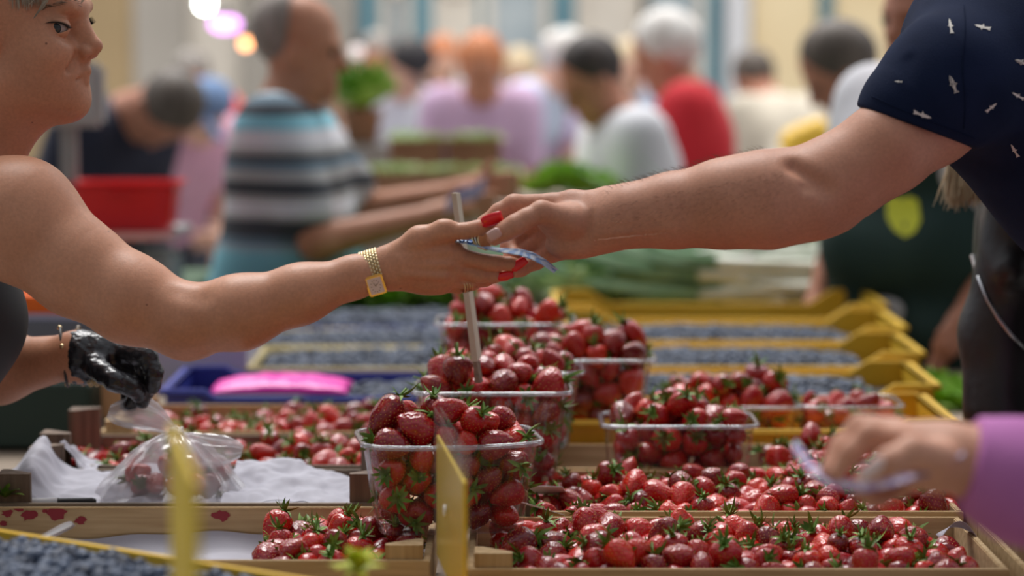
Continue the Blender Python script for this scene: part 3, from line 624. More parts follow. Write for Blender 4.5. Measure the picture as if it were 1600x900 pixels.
PACK['t0'] = [3,88,-2090,-54,98,-55,0,66,5,91,-2307,426,99,-51,0,58,5,92,948,1085,100,-44,0,106,4,86,-873,426,101,58,0,74,4,86,577,-630,101,-57,0,-114,2,86,2234,605,101,-44,0,33,
0,86,-2338,178,103,-52,0,-80,4,89,2340,1109,105,-50,22,7,5,85,-2123,576,106,-20,22,-100,0,89,1379,-127,107,48,0,-70,4,90,-1315,-702,107,-50,-22,81,0,88,-162,-1169,108,-52,-3,112,
4,92,-1347,59,109,76,104,7,0,86,1404,982,109,76,104,0,0,90,-1025,1198,109,48,0,42,0,88,-2215,-1114,110,-50,21,78,4,97,41,122,110,-52,0,2,1,87,-638,-449,113,45,-21,-83,
1,90,1656,1013,113,-56,0,7,1,89,-2570,50,113,48,0,24,1,91,328,667,114,54,0,-35,4,96,275,1133,114,-76,-104,2,4,88,-203,-464,114,-17,34,10,0,96,-1865,466,115,-52,0,41,
5,103,96,-488,115,37,0,-110,5,106,1441,404,115,51,0,45,4,93,-346,111,116,24,40,79,0,97,-1992,197,116,-52,0,-70,5,98,1231,-1135,116,-32,44,112,2,86,-2344,-351,116,-22,-36,-68,
4,93,-2558,-311,116,-30,-44,-10,2,95,-1824,-901,117,40,-18,30,4,102,1739,492,117,46,0,3,0,98,2084,-925,118,52,0,12,5,106,-2563,-592,118,-48,22,-34,3,107,1291,-448,119,55,0,-56,
5,108,934,-496,120,40,20,-100,4,104,1507,-1074,120,46,0,104,2,88,-204,1219,120,-22,36,-125,0,101,2113,930,121,52,0,80,5,104,-910,-530,122,-32,-44,53,1,87,1597,180,122,-36,-34,-57,
1,96,-1928,768,123,51,22,66,0,97,-981,687,123,51,-14,24,0,100,579,-921,123,-58,0,-97,4,104,883,-1122,123,-43,-21,27,0,86,-2576,1193,123,70,0,26,2,105,1323,-773,123,44,0,59,
2,106,465,154,124,-50,0,62,1,95,-603,-1173,124,-53,-12,66,2,104,-257,-161,124,-44,-2,78,1,94,-590,-756,124,-49,-16,-4,4,97,607,725,124,31,-22,10,0,103,27,1043,125,46,0,-90,
0,100,-1426,-1149,125,50,-21,18,4,105,1068,-887,125,-43,-21,-122,2,92,1991,365,126,-21,37,6,0,102,-264,496,127,50,-21,8,0,93,1789,-1030,127,35,44,-11,1,100,1767,-307,128,51,-22,20,
2,104,2370,-76,128,41,-18,-22,1,92,-2069,-854,128,-83,-95,6,0,100,628,1185,128,50,-23,59,0,108,-2302,786,129,-50,0,-90,2,110,-1683,15,129,51,0,-70,4,103,-1191,512,129,-94,82,10,
1,99,1177,1181,129,55,23,36,1,99,1640,-617,129,-45,-21,28,5,110,-2578,592,129,-25,-41,112,1,102,-1691,-363,131,-52,-22,-10,4,112,1856,745,131,-50,22,34,5,93,-2570,-1147,132,-110,0,62,
4,108,-1607,911,134,34,45,36,4,105,1288,687,134,-36,-5,18,4,105,2354,398,134,-44,-36,74,1,109,-802,-170,135,-55,0,79,2,110,-561,956,136,-42,19,86,0,85,974,690,136,-82,4,-57,
0,102,-841,-885,137,24,39,-102,4,111,-1266,804,137,-39,-27,44,1,108,845,-188,138,52,22,62,2,111,2023,-531,138,48,20,-8,1,108,-561,411,138,52,-22,-9,5,98,-1466,-500,139,-110,-3,-35,
2,112,-1475,344,139,48,-19,-97,0,111,-312,-932,139,49,-21,-60,2,89,-9,536,139,-112,-8,-67,1,111,2362,-746,140,48,0,-76,0,95,2181,155,140,-33,-52,35,5,99,-1137,-1176,140,112,-8,-21,
3,91,-148,-713,140,32,-21,-54,0,100,-1528,1194,141,-48,-47,54,2,110,1915,1176,142,55,21,36,2,106,-1854,1190,143,22,36,-89,2,97,-1910,-535,145,79,0,-50,4,98,-863,969,145,58,-30,-14,
1,108,1878,73,146,-38,46,-88,2,88,673,-425,146,2,4,73,5,101,1613,-59,146,4,12,26,3,97,-2027,-281,146,22,-36,122,4,90,1529,637,146,-111,9,-38,0,93,195,367,147,-80,20,-76,
4,89,-1206,-479,147,-13,115,48,4,90,1254,253,147,109,5,4,3,106,787,480,148,84,-82,-22,2,110,-1130,197,148,-22,36,59,0,108,2268,-1175,148,-32,-34,-67,0,109,150,-1103,149,33,-33,-10,
5,108,-1638,-662,149,44,126,-5,2,110,237,-67,149,16,31,-35,0,112,-2218,-568,150,24,39,-69,2,95,2580,-299,150,-113,8,48,0,108,401,-368,152,48,-47,-30,2,111,2549,156,152,-64,-21,27,
5,108,-1268,1091,153,14,118,-7,0,89,-1232,-938,154,109,5,12,4,105,2316,-417,156,-45,-104,13,4,92,-1119,-77,156,-12,-4,-3,1,96,774,904,157,-11,-26,110,0,95,-1689,-1150,163,28,84,-34,
5,110,-1944,-1196,163,-20,88,72,4,96,-524,-217,166,5,0,-78,4,105,-172,763,166,-106,51,-21,2,106,825,-772,167,6,14,76,1,92,-1340,-210,172,106,0,4,1,104,-2281,1143,173,-82,23,-54,
3,107,752,98,174,28,-18,12,0,94,-2062,964,174,0,4,2,0,102,2572,-958,175,26,-85,20,0,98,402,-1206,176,-17,92,-1,1,90,-415,-500,181,-4,-28,-52,0,110,152,-729,190,93,36,14,
0,112,1078,442,190,-1,26,-86,0,111,512,442,193,-11,13,83,0,111,449,914,198,-80,-26,-16,4,107,-1100,-723,205,-20,0,29,3,98,-574,65,207,-12,10,30,2,101,-21,-259,209,-28,-69,-50,
3,103,88,802,209,13,-15,-100,5,112,-905,-1172,213,10,22,75,2,106,2033,-253,217,2,7,-32,1,110,-839,181,219,53,-120,-7,0,106,1122,-12,221,-75,36,-16,4,91,572,-175,228,-16,-11,-122,
2,109,1525,-303,232,-7,0,83,2,97,-2556,809,238,0,7,15,2,107,1841,-793,242,46,-82,58,0,94,-126,10,244,-7,-20,-15,0,104,-1494,-908,250,-62,38,88,1,93,-392,670,251,-84,-15,45,
5,91,-1760,316,254,-42,-28,103,0,92,352,-931,259,46,12,-1,4,92,1070,-642,259,82,-38,-9,0,107,-422,1137,266,-14,-57,-23,1,105,-1667,652,267,37,-92,30,0,93,431,-641,270,48,88,-52,
2,87,1589,867,274,50,97,14,4,88,-381,-1179,284,14,103,-44,4,101,1402,-1206,286,-15,0,-22,2,103,-1072,-334,288,12,57,93,3,86,-1951,14,295,64,24,-47,2,86,1223,-244,297,-10,3,-75,
0,112,-2382,-113,299,54,-10,84,4,109,-733,677,303,-47,94,-31,3,97,2060,785,304,54,108,12,0,94,-50,357,312,92,-49,-13,4,86,-404,-704,315,-32,0,-27,1,108,-84,-982,316,-26,5,120,
4,109,1339,499,316,-29,-20,-48,5,94,-817,-439,322,-63,-27,3,2,102,232,165,323,28,20,64,2,110,-641,-976,324,78,-1,91,4,96,-311,285,324,21,-36,80,0,103,-964,461,325,-54,-42,64,
2,98,-68,-554,328,-46,14,-73,5,95,456,-9,329,-27,18,-13,0,98,183,550,336,58,28,-95,0,92,2123,-16,341,89,-41,30,0,105,-1541,-47,343,-70,-85,-28,4,101,-1483,-321,344,70,69,40,
0,90,-614,-569,346,-17,0,96,1,98,-1465,-648,350,45,15,-57,0,99,-1047,-939,367,35,-49,0,1,104,-1450,1033,371,-48,23,64,1,111,-1331,308,380,-66,-79,-12,4,112,-1259,-1184,383,-38,3,41,
2,112,1799,274,387,-2,-97,56,0,108,-726,-118,408,10,44,-2,4,103,-514,490,436,-120,3,47,4,111,-1608,338,444,-2,40,64]
PACK['t1'] = [5,86,-409,-372,94,46,0,-38,5,86,2587,-719,94,-51,0,90,5,88,2232,227,95,44,0,15,5,88,-2272,408,96,44,0,22,5,85,2304,-679,96,48,-22,28,3,86,1808,-1116,98,60,0,-93,
5,87,-469,-164,98,41,18,-100,4,85,-2036,-457,101,-50,22,-92,4,88,543,-1009,101,52,0,96,5,93,-2203,-188,101,-44,0,-53,3,91,-1872,-1042,102,-55,0,18,2,87,2180,-357,102,-44,0,102,
3,87,165,1193,102,54,7,-55,5,92,694,722,102,40,-20,83,5,95,-1290,399,103,44,0,16,2,87,912,-334,103,-48,0,-34,0,86,-1097,543,103,53,0,-117,5,93,-312,512,105,-46,22,-74,
5,97,444,1113,105,-49,0,43,4,89,-1133,816,105,50,22,-88,4,87,426,-322,106,56,-23,75,2,86,-879,682,107,-48,20,-84,4,90,-42,787,107,43,21,-69,4,91,-556,68,108,-45,-21,33,
5,91,659,349,108,15,32,-75,3,90,-1445,-623,109,-54,-16,-106,4,93,-2280,-437,109,-45,0,-13,4,88,1052,-1024,110,24,-40,100,0,87,2110,-130,110,-43,20,63,3,93,83,559,111,-54,-20,-81,
0,86,-1631,-1175,111,69,-104,13,1,87,1381,-77,112,-52,22,-114,4,90,-2010,-752,112,24,-40,-59,0,94,-958,-649,113,-52,0,54,0,87,-371,744,113,57,22,67,3,90,-1413,926,114,44,0,-7,
0,95,-91,-1102,114,-53,0,-44,0,94,1869,921,114,54,0,122,1,89,-897,-375,114,-52,-22,-91,5,98,2574,201,114,-22,38,123,0,91,-2178,-923,115,-44,-17,112,0,92,2123,820,115,43,-20,-125,
5,102,349,-601,115,-48,-22,-116,0,93,-1690,63,117,44,20,-1,3,105,-609,-577,117,55,0,8,0,97,1120,892,117,-46,0,2,4,103,2455,522,117,-52,0,-91,1,91,-1977,1145,117,52,-22,-100,
0,97,-732,1187,117,-50,0,-91,1,86,352,-879,118,-42,27,116,5,96,947,679,118,-80,-78,-23,1,93,2218,1146,119,-52,-22,28,2,88,-737,-882,119,-18,-33,94,5,102,1423,1008,119,-22,-38,-28,
1,94,-748,334,120,-52,-22,-114,4,96,-490,1002,120,-24,-40,109,1,89,844,953,120,-38,46,40,0,96,1114,-109,120,-43,20,-104,4,101,-685,-1173,121,-41,0,54,2,105,-2461,787,123,46,0,-47,
4,105,394,340,123,-50,-22,13,1,96,-1579,303,123,52,-22,48,0,90,614,-729,123,34,44,0,4,109,214,877,124,-52,0,-5,0,102,1729,209,124,-58,0,-41,5,107,-1166,-904,124,-56,-23,-2,
3,112,1352,380,125,60,0,80,0,104,2240,-1057,125,-46,0,12,1,94,205,-1185,125,60,23,87,2,102,-405,-1149,126,41,-18,60,0,93,265,-43,126,-24,39,-100,0,93,-1943,-42,126,-33,-17,33,
4,110,1225,-439,126,-46,0,9,0,101,-788,-90,127,52,8,12,0,102,1703,-72,128,-44,20,89,2,110,-1987,388,128,51,0,23,0,95,2313,-11,128,25,-40,79,0,103,-10,-5,129,50,21,-18,
4,110,1399,-959,129,50,22,-97,2,111,-1599,599,130,48,0,79,1,87,-2227,657,130,16,33,-74,5,106,-1473,1183,130,11,-28,125,5,91,-937,-1001,131,-5,112,61,0,97,2510,-228,131,24,-39,116,
1,97,1505,-377,133,-28,42,9,1,103,-1574,-278,133,48,-22,42,4,111,-1600,-907,134,-56,23,30,5,110,-1942,660,135,-81,78,13,4,107,985,1197,135,-32,-36,-101,1,107,850,89,136,52,22,-59,
4,110,-590,555,136,-24,40,66,2,95,502,-47,137,38,44,4,1,108,-2222,960,138,52,-22,52,1,103,63,-777,139,-38,-46,-74,1,108,-1764,-560,140,-45,-21,97,4,108,666,-496,140,-19,-50,-113,
1,104,86,-438,141,-88,80,5,1,111,-1212,-299,142,52,22,-16,0,111,-60,310,142,57,22,-58,1,105,1706,698,142,-38,-46,10,3,93,2514,1162,142,-24,34,0,2,89,-949,974,143,-2,-113,-14,
5,101,2530,882,143,-110,0,67,0,111,-241,-596,143,63,0,55,3,98,1735,1185,143,-56,46,63,5,101,2540,-483,143,112,-8,58,0,106,1878,-301,144,-35,44,-99,3,89,1182,-753,144,28,-21,-95,
0,109,1493,-664,147,-24,-40,-92,5,97,-2280,-676,147,96,-34,-22,1,110,-1366,-12,148,38,46,56,3,95,-1731,872,149,-47,107,-7,5,106,-455,290,151,-87,-20,-34,3,105,2162,517,154,26,-38,65,
4,95,2025,298,156,-120,16,-25,5,111,950,-589,156,16,126,45,1,87,-2581,-358,157,91,0,20,1,102,-234,-231,158,29,12,2,0,92,-1378,-1138,160,6,111,64,4,103,824,-1185,160,-87,-20,-11,
1,111,-169,1075,161,16,36,-69,5,108,577,928,161,0,0,-125,1,112,1955,-816,161,69,0,-76,1,109,1320,713,163,6,38,34,4,104,-705,879,164,-9,-18,100,2,106,-2224,110,165,112,-8,66,
0,108,409,656,166,-77,-3,-36,2,107,905,401,168,-112,-8,-42,3,112,2531,-1109,168,22,-35,16,1,91,-2473,271,169,20,-126,6,3,111,-2443,-107,171,78,1,-96,0,100,-302,37,174,-10,-14,-15,
4,111,-2560,-824,179,-108,0,-32,0,100,-1140,-1180,181,7,-8,-72,0,102,-1727,1197,182,-11,15,-104,1,99,-1180,1187,186,17,-118,32,2,88,-1328,632,190,2,-6,68,0,111,-2532,-1135,190,110,-9,5,
1,103,-1101,216,191,-9,18,43,4,104,189,183,191,-11,9,-4,2,90,-2087,-1202,195,85,2,-99,1,88,1470,130,206,8,0,7,2,94,2144,-602,215,23,0,54,1,94,-1979,-270,221,12,-15,-22,
0,95,1925,32,228,3,8,-72,5,94,-618,-286,234,74,-84,-18,2,103,725,-220,240,68,92,-11,1,96,521,-1194,251,-58,30,-50,4,101,-531,-899,258,55,-89,22,3,88,-2522,-590,258,-123,-48,11,
1,99,-194,-881,266,71,12,-42,4,94,-948,1169,266,-52,90,-10,4,96,-1199,-630,269,63,9,-7,5,89,-908,-1198,275,-46,10,-124,4,107,-1009,-152,280,8,-28,-74,0,95,1670,430,285,-54,96,-12,
5,99,-1003,799,285,50,14,16,1,101,-2253,1198,287,-13,-26,-126,2,108,501,170,295,-44,6,-38,0,108,1619,-964,295,-67,-114,-1,1,100,-857,112,296,25,-9,84,1,106,1104,513,308,55,12,34,
0,105,-1385,-874,309,-4,0,113,0,104,341,-427,309,-59,-16,12,5,90,-2326,800,309,-8,-2,53,5,86,-1096,506,310,-5,45,-112,3,103,-2577,579,311,62,-43,8,1,92,1398,-1198,312,11,106,55,
5,90,-1755,-367,312,29,18,-68,0,86,-1812,-111,315,-54,-22,-111,5,96,-1005,-492,317,-62,-20,6,3,88,-2241,319,318,-51,15,56,1,102,-1778,556,320,32,7,-124,2,102,-963,-860,320,-35,-9,-112,
1,98,-873,431,322,-49,108,-11,1,96,829,747,324,46,-3,-11,2,106,-1803,246,325,77,7,52,4,101,-2086,563,333,-58,1,-111,1,98,-775,-581,337,63,22,100,1,109,1717,-506,338,-32,-25,-1,
3,102,-385,824,341,62,8,-58,2,102,-1576,-1078,342,7,43,-112,2,94,103,-218,346,-66,16,6,0,107,-1594,-558,358,81,32,72,3,91,775,253,360,-36,-35,-116,2,103,-7,-590,374,37,-101,30,
0,95,-1329,-203,377,-34,-84,44,0,89,358,-145,400,-16,81,9,1,103,1404,393,401,41,45,-31,0,96,-1239,65,429,40,-9,-83]
PACK['t2'] = [5,86,-1970,253,96,-48,-22,-52,5,89,-418,1184,97,44,0,28,5,90,-376,635,99,-51,0,-38,4,87,-1680,864,100,52,0,-104,0,86,463,335,103,-52,0,107,3,87,959,870,104,54,20,68,
4,88,-574,958,105,50,-22,-112,0,87,1921,228,105,-52,0,-58,2,90,-775,774,106,-51,0,-60,2,85,2450,-1109,106,78,106,2,4,87,-1224,-1193,108,24,-40,78,5,95,-281,-678,108,34,0,-13,
3,87,-1249,1019,108,-48,-18,67,4,89,-2320,-1199,108,-44,6,-19,2,93,-887,545,109,-47,0,76,2,93,96,102,109,51,0,-69,1,88,8,836,109,-54,0,119,5,101,860,-528,109,-44,0,-21,
3,90,-1339,396,109,72,106,5,4,92,1348,752,109,-50,22,-48,5,94,-176,-1217,109,22,-38,-50,0,88,1619,55,110,-50,21,-14,2,94,2410,-429,110,44,0,49,5,93,636,-587,110,15,32,-112,
2,95,-1764,-10,111,-51,0,82,0,86,1374,317,111,-56,-22,-78,4,97,2044,564,111,-52,0,83,4,95,1929,-1050,112,50,22,-63,5,100,-95,-859,112,-41,17,-78,0,95,-2253,970,113,52,0,-78,
0,90,653,-353,113,43,20,-88,0,94,2400,350,114,46,0,28,5,87,-668,-278,114,-44,54,22,4,100,-774,-913,115,52,0,-2,0,90,1775,1061,115,40,0,-72,1,89,2576,125,115,74,103,-11,
2,98,1739,-780,115,-44,0,88,2,93,512,-1099,116,48,-20,100,1,89,1500,-923,116,50,22,-92,0,95,-1578,-272,116,57,0,-10,2,99,-1530,-1146,116,-44,0,75,0,92,2187,113,116,45,-8,116,
1,95,-481,-466,118,-54,0,-109,0,91,168,426,118,-56,22,-67,1,86,546,915,118,27,-42,41,3,99,-1167,664,119,-54,-15,-3,1,87,-839,-32,119,-38,46,-80,5,106,-1386,85,119,-48,22,89,
1,94,-144,275,119,48,0,-15,1,94,909,-878,120,52,22,76,0,96,1714,613,120,50,-21,78,5,104,-2035,-69,120,-22,-39,97,0,97,326,-71,121,-50,-21,-116,1,87,-1687,235,121,75,-77,30,
5,90,-1306,-665,121,-4,-21,-122,0,89,-1045,-955,121,-25,-40,-46,1,92,22,-235,121,-58,-23,28,1,98,-2502,163,122,-54,0,66,5,105,-782,1152,122,22,38,122,1,96,-1828,-929,123,52,22,24,
1,99,-1310,-912,123,54,0,-40,4,107,2208,978,123,-46,0,96,0,98,-343,-950,124,40,0,18,5,112,-766,247,124,40,20,-15,4,109,-278,905,124,52,0,-88,1,91,1286,-1119,124,37,46,10,
2,107,1098,556,125,51,0,-126,3,104,1468,1055,125,-53,-10,7,0,92,2030,1179,125,24,-39,118,5,107,-2103,745,126,16,34,11,2,103,-1708,1145,126,41,-18,-68,0,92,896,365,127,32,46,-30,
2,88,-709,-611,127,-18,-15,-24,4,103,1456,-572,128,34,-45,30,1,99,-2228,-350,129,57,22,-78,1,101,2093,-650,129,52,22,103,4,104,290,906,129,24,40,-63,0,105,-1105,-17,130,50,-21,-23,
0,108,-902,-363,130,46,0,-82,0,104,2362,-132,130,43,20,-48,5,91,-1442,1219,130,6,112,-6,0,103,27,-610,131,-45,-10,46,1,102,1830,-466,131,74,103,4,1,106,2278,-877,131,-54,0,-40,
1,93,300,-958,132,22,38,82,5,93,2141,-1222,132,-112,-8,2,0,99,-2187,-928,133,24,39,59,0,107,-1887,-588,134,46,21,4,1,97,1269,-211,134,26,44,-5,1,104,-2022,1124,134,-49,4,25,
5,110,-961,-654,136,-46,-48,87,5,111,1616,-241,136,64,23,-90,1,104,-2488,-131,136,45,-20,-40,3,111,-498,-50,137,-47,19,36,2,88,1142,-602,137,-109,0,-16,4,110,569,49,137,-34,45,-59,
0,111,-2501,754,138,-50,21,38,0,97,-1054,310,138,-16,-31,-26,0,111,-477,360,139,43,20,59,2,103,-2004,-1151,140,22,36,-96,0,106,-2201,-621,142,24,-39,-22,1,105,1303,59,143,-33,44,-47,
1,108,500,604,148,-38,20,68,0,109,78,-1094,150,86,85,17,2,99,-2204,158,150,70,-87,8,0,102,857,1099,150,74,0,-86,1,93,-2527,-709,152,-18,-23,40,5,107,623,-833,152,-120,14,-3,
2,103,773,672,152,-3,-22,84,1,95,378,-659,152,80,0,-99,4,95,-1587,490,153,108,0,-8,2,98,-2526,1102,155,-39,-108,35,2,108,991,47,157,-83,84,14,0,106,2082,-267,157,62,47,-4,
0,102,2562,572,157,-50,104,26,2,103,-2129,451,160,109,0,-63,2,102,-2469,-986,161,-114,-9,30,5,109,420,1180,162,106,37,38,2,106,-1443,688,163,-66,78,21,5,110,-2568,-423,164,20,88,-5,
1,89,-119,585,165,20,-126,3,5,95,2280,562,165,6,2,105,2,101,-222,-55,166,-2,-5,-82,0,97,822,-187,167,-112,10,-29,4,104,-1871,-300,168,26,-2,-36,4,104,1640,-1147,169,111,-9,0,
1,98,1166,1163,170,38,106,-32,4,108,-1806,678,177,24,-126,-3,1,111,-1240,-349,178,79,-22,-40,1,96,1701,374,178,31,-108,-14,0,90,-661,529,180,11,12,-75,1,96,1049,-1188,182,-14,-114,32,
0,107,-2486,425,184,-110,-9,-12,2,108,-975,941,184,-80,36,17,1,104,-248,-349,185,-46,50,-70,0,109,1878,-28,185,18,-124,11,1,103,144,1187,194,111,11,9,3,102,-1566,-550,198,23,125,25,
5,85,-1767,-1223,199,-79,3,30,0,91,-1595,-823,201,0,5,-6,0,112,-935,-1175,205,0,0,22,5,108,671,402,206,2,6,-95,3,97,1143,310,209,-19,-10,-18,4,96,1610,826,209,21,-18,-124,
5,86,-1398,-157,211,-6,-2,50,1,108,1049,-340,213,4,-12,-63,4,106,1214,-855,217,-32,-7,11,4,111,1425,532,217,-9,-36,-116,0,88,306,146,218,14,10,9,3,86,185,647,232,18,0,-26,
0,109,773,-1165,237,0,3,-97,1,94,1896,850,238,76,2,98,5,106,-77,1019,247,30,1,22,4,91,-1596,-31,261,45,-12,-121,0,87,2115,730,263,-5,5,-89,1,102,-581,-804,265,-97,2,-75,
5,92,-1946,125,271,80,50,-30,0,101,-564,775,271,78,26,48,2,107,-1855,425,278,-40,13,-56,0,86,1590,-432,278,48,-6,46,4,90,1268,-472,280,-52,21,-46,4,107,208,-448,280,-94,-40,44,
4,93,73,309,282,40,1,54,1,103,-1518,1020,284,56,-24,6,4,89,955,-650,292,48,-18,-22,4,104,-2260,-102,293,-13,18,-117,0,101,443,-309,297,33,9,112,5,94,-1978,-855,300,-62,-98,-7,
0,99,-355,-1191,312,7,16,79,1,103,-1209,162,313,-4,-2,118,3,103,-1269,508,320,55,-6,-22,1,88,-1148,-591,331,28,26,89,1,88,-925,-95,337,-72,102,3,0,91,-1582,297,343,-63,27,-7,
1,98,-857,-827,344,13,40,-64,3,107,-1192,-1015,344,-54,-1,-4,0,102,1618,-17,346,-43,-37,26,0,109,85,-40,350,67,-51,45,1,89,-1877,-101,352,-44,-13,53,1,98,-379,139,358,62,-34,80,
2,112,-840,-495,360,39,-20,115,5,110,-1653,-278,361,-44,7,89,0,94,1183,128,383,-2,-12,-120,0,92,-1236,-140,393,-15,50,54,0,97,-1402,-351,402,54,-24,4]
PACK['s0'] = [4,87,79,-106,99,-52,0,-54,5,92,570,470,103,-48,22,39,4,89,-678,397,105,50,-22,-50,5,87,-851,-139,107,-80,-78,-4,5,92,-85,833,107,-55,23,-97,5,95,363,1128,107,-48,22,-60,
4,91,530,830,108,-43,-21,118,0,87,-86,348,110,50,21,-83,5,94,-547,229,111,-15,32,-98,5,103,21,599,111,44,0,-30,1,90,-714,982,112,-54,0,3,3,96,9,1077,114,54,10,-77,
4,101,805,286,115,-52,0,0,4,101,-449,-94,118,50,-22,77,5,99,540,-542,118,-15,-40,7,1,91,-607,-1116,119,-53,-7,-61,2,89,396,-1140,119,37,-26,102,5,104,215,-930,120,22,-38,71,
4,102,17,-462,120,-50,-22,-14,1,98,224,199,121,54,0,-20,1,90,-356,-353,122,-38,-46,48,0,90,-278,-1094,122,24,-39,-84,1,97,465,-252,124,52,22,99,3,104,-328,974,126,-68,106,14,
4,109,451,-789,128,50,22,43,5,111,-260,600,128,31,19,-42,2,104,505,198,129,-44,19,-24,1,105,-537,691,130,-54,0,-4,1,106,-786,-616,132,-54,0,1,2,95,-478,-623,132,28,-40,-50,
0,86,-361,338,133,-1,-26,85,2,108,-171,51,134,48,20,34,1,104,-126,-817,141,30,-44,-35,1,99,221,866,142,-3,52,22,5,111,722,-41,144,62,49,69,0,104,5,-1065,151,-27,-12,104,
0,93,788,-1119,160,-110,-9,-5,4,105,-690,-296,161,84,18,71,4,100,-681,24,170,6,10,105,1,109,660,1089,174,48,104,26,1,93,821,731,177,-14,94,72,1,95,363,617,181,8,-110,-35,
0,104,263,-597,188,4,10,21,3,112,791,-367,213,100,0,-85,4,111,-250,-551,230,-2,10,38,2,99,250,-318,231,18,18,87,5,89,-6,-221,243,23,-7,63,1,108,-803,619,244,24,-7,105,
2,96,181,428,250,57,-17,100,0,92,-227,-217,278,-8,1,111,2,102,-486,-844,281,75,-4,29,5,90,-97,943,288,-40,6,-60,0,108,389,0,291,10,36,-98,0,102,704,530,302,-46,-1,38,
0,98,-5,239,308,19,-9,100,5,111,10,-625,316,48,43,-18,1,92,771,169,319,38,-39,94,5,86,664,-194,319,-3,8,-75]

def unpack(key):
    q = PACK[key]
    return [(q[i], q[i + 1] / 100, q[i + 2] / 1e4, q[i + 3] / 1e4, q[i + 4] / 1e4, q[i + 5] / 40, q[i + 6] / 40, q[i + 7] / 40) for i in range(0, len(q), 8)]
BERRIES = []   # (variant, matrix, label, group)
def fill(key, cx, cy, cz, rz, label, grp, keep=None, sc=1.0, dx=1.0):
    if key in ('t0', 't1', 't2', 's0'): sc = 1.10; dx = 1.02
    W = Matrix.Translation((cx, cy, cz)) @ Matrix.Rotation(rz, 4, 'Z')
    for v, s, x, y, z, a, b, c in unpack(key):
        if keep and not keep(x, y, z): continue
        m = W @ Matrix.Translation((x * dx, y, z)) @ Euler((a, b, c)).to_matrix().to_4x4() @ Matrix.Scale(s * sc, 4)
        BERRIES.append((v, m, label, grp))
# trays
fill('t0', .250, 2.772, TZ + .052, 0, 'strawberry lying loose in the lowest crate, right of the big punnet', 'strawberries in the lowest crate')
fill('t1', .300, 3.105, TZ + .056, math.pi, 'dark red strawberry spread in the crate in front of the wide low punnet', 'strawberries in front of the wide low punnet')
fill('t2', .325, 3.372, TZ + .052, 0, 'strawberry lying around the wide low punnet', 'strawberries around the wide low punnet', keep=lambda x, y, z: abs(y) < .085 and not (-.27 < x < .04), sc=1)
fill('s0', -.205, 2.828, TZ + .050, 0, 'strawberry in the half empty crate left of the big punnet', 'strawberries in the half empty crate')
fill('t2', -.395, 3.425, TZ + .042, math.pi, 'leafy strawberry in the dark posted crate behind the plastic bag', 'strawberries behind the plastic bag', keep=lambda x, y, z: abs(x) < .245 and abs(y) < .125)
fill('t0', -.36, 3.73, TZ + .038, math.pi, 'strawberry in the crate just in front of the blue crate', 'strawberries in front of the blue crate', keep=lambda x, y, z: abs(x) < .25)

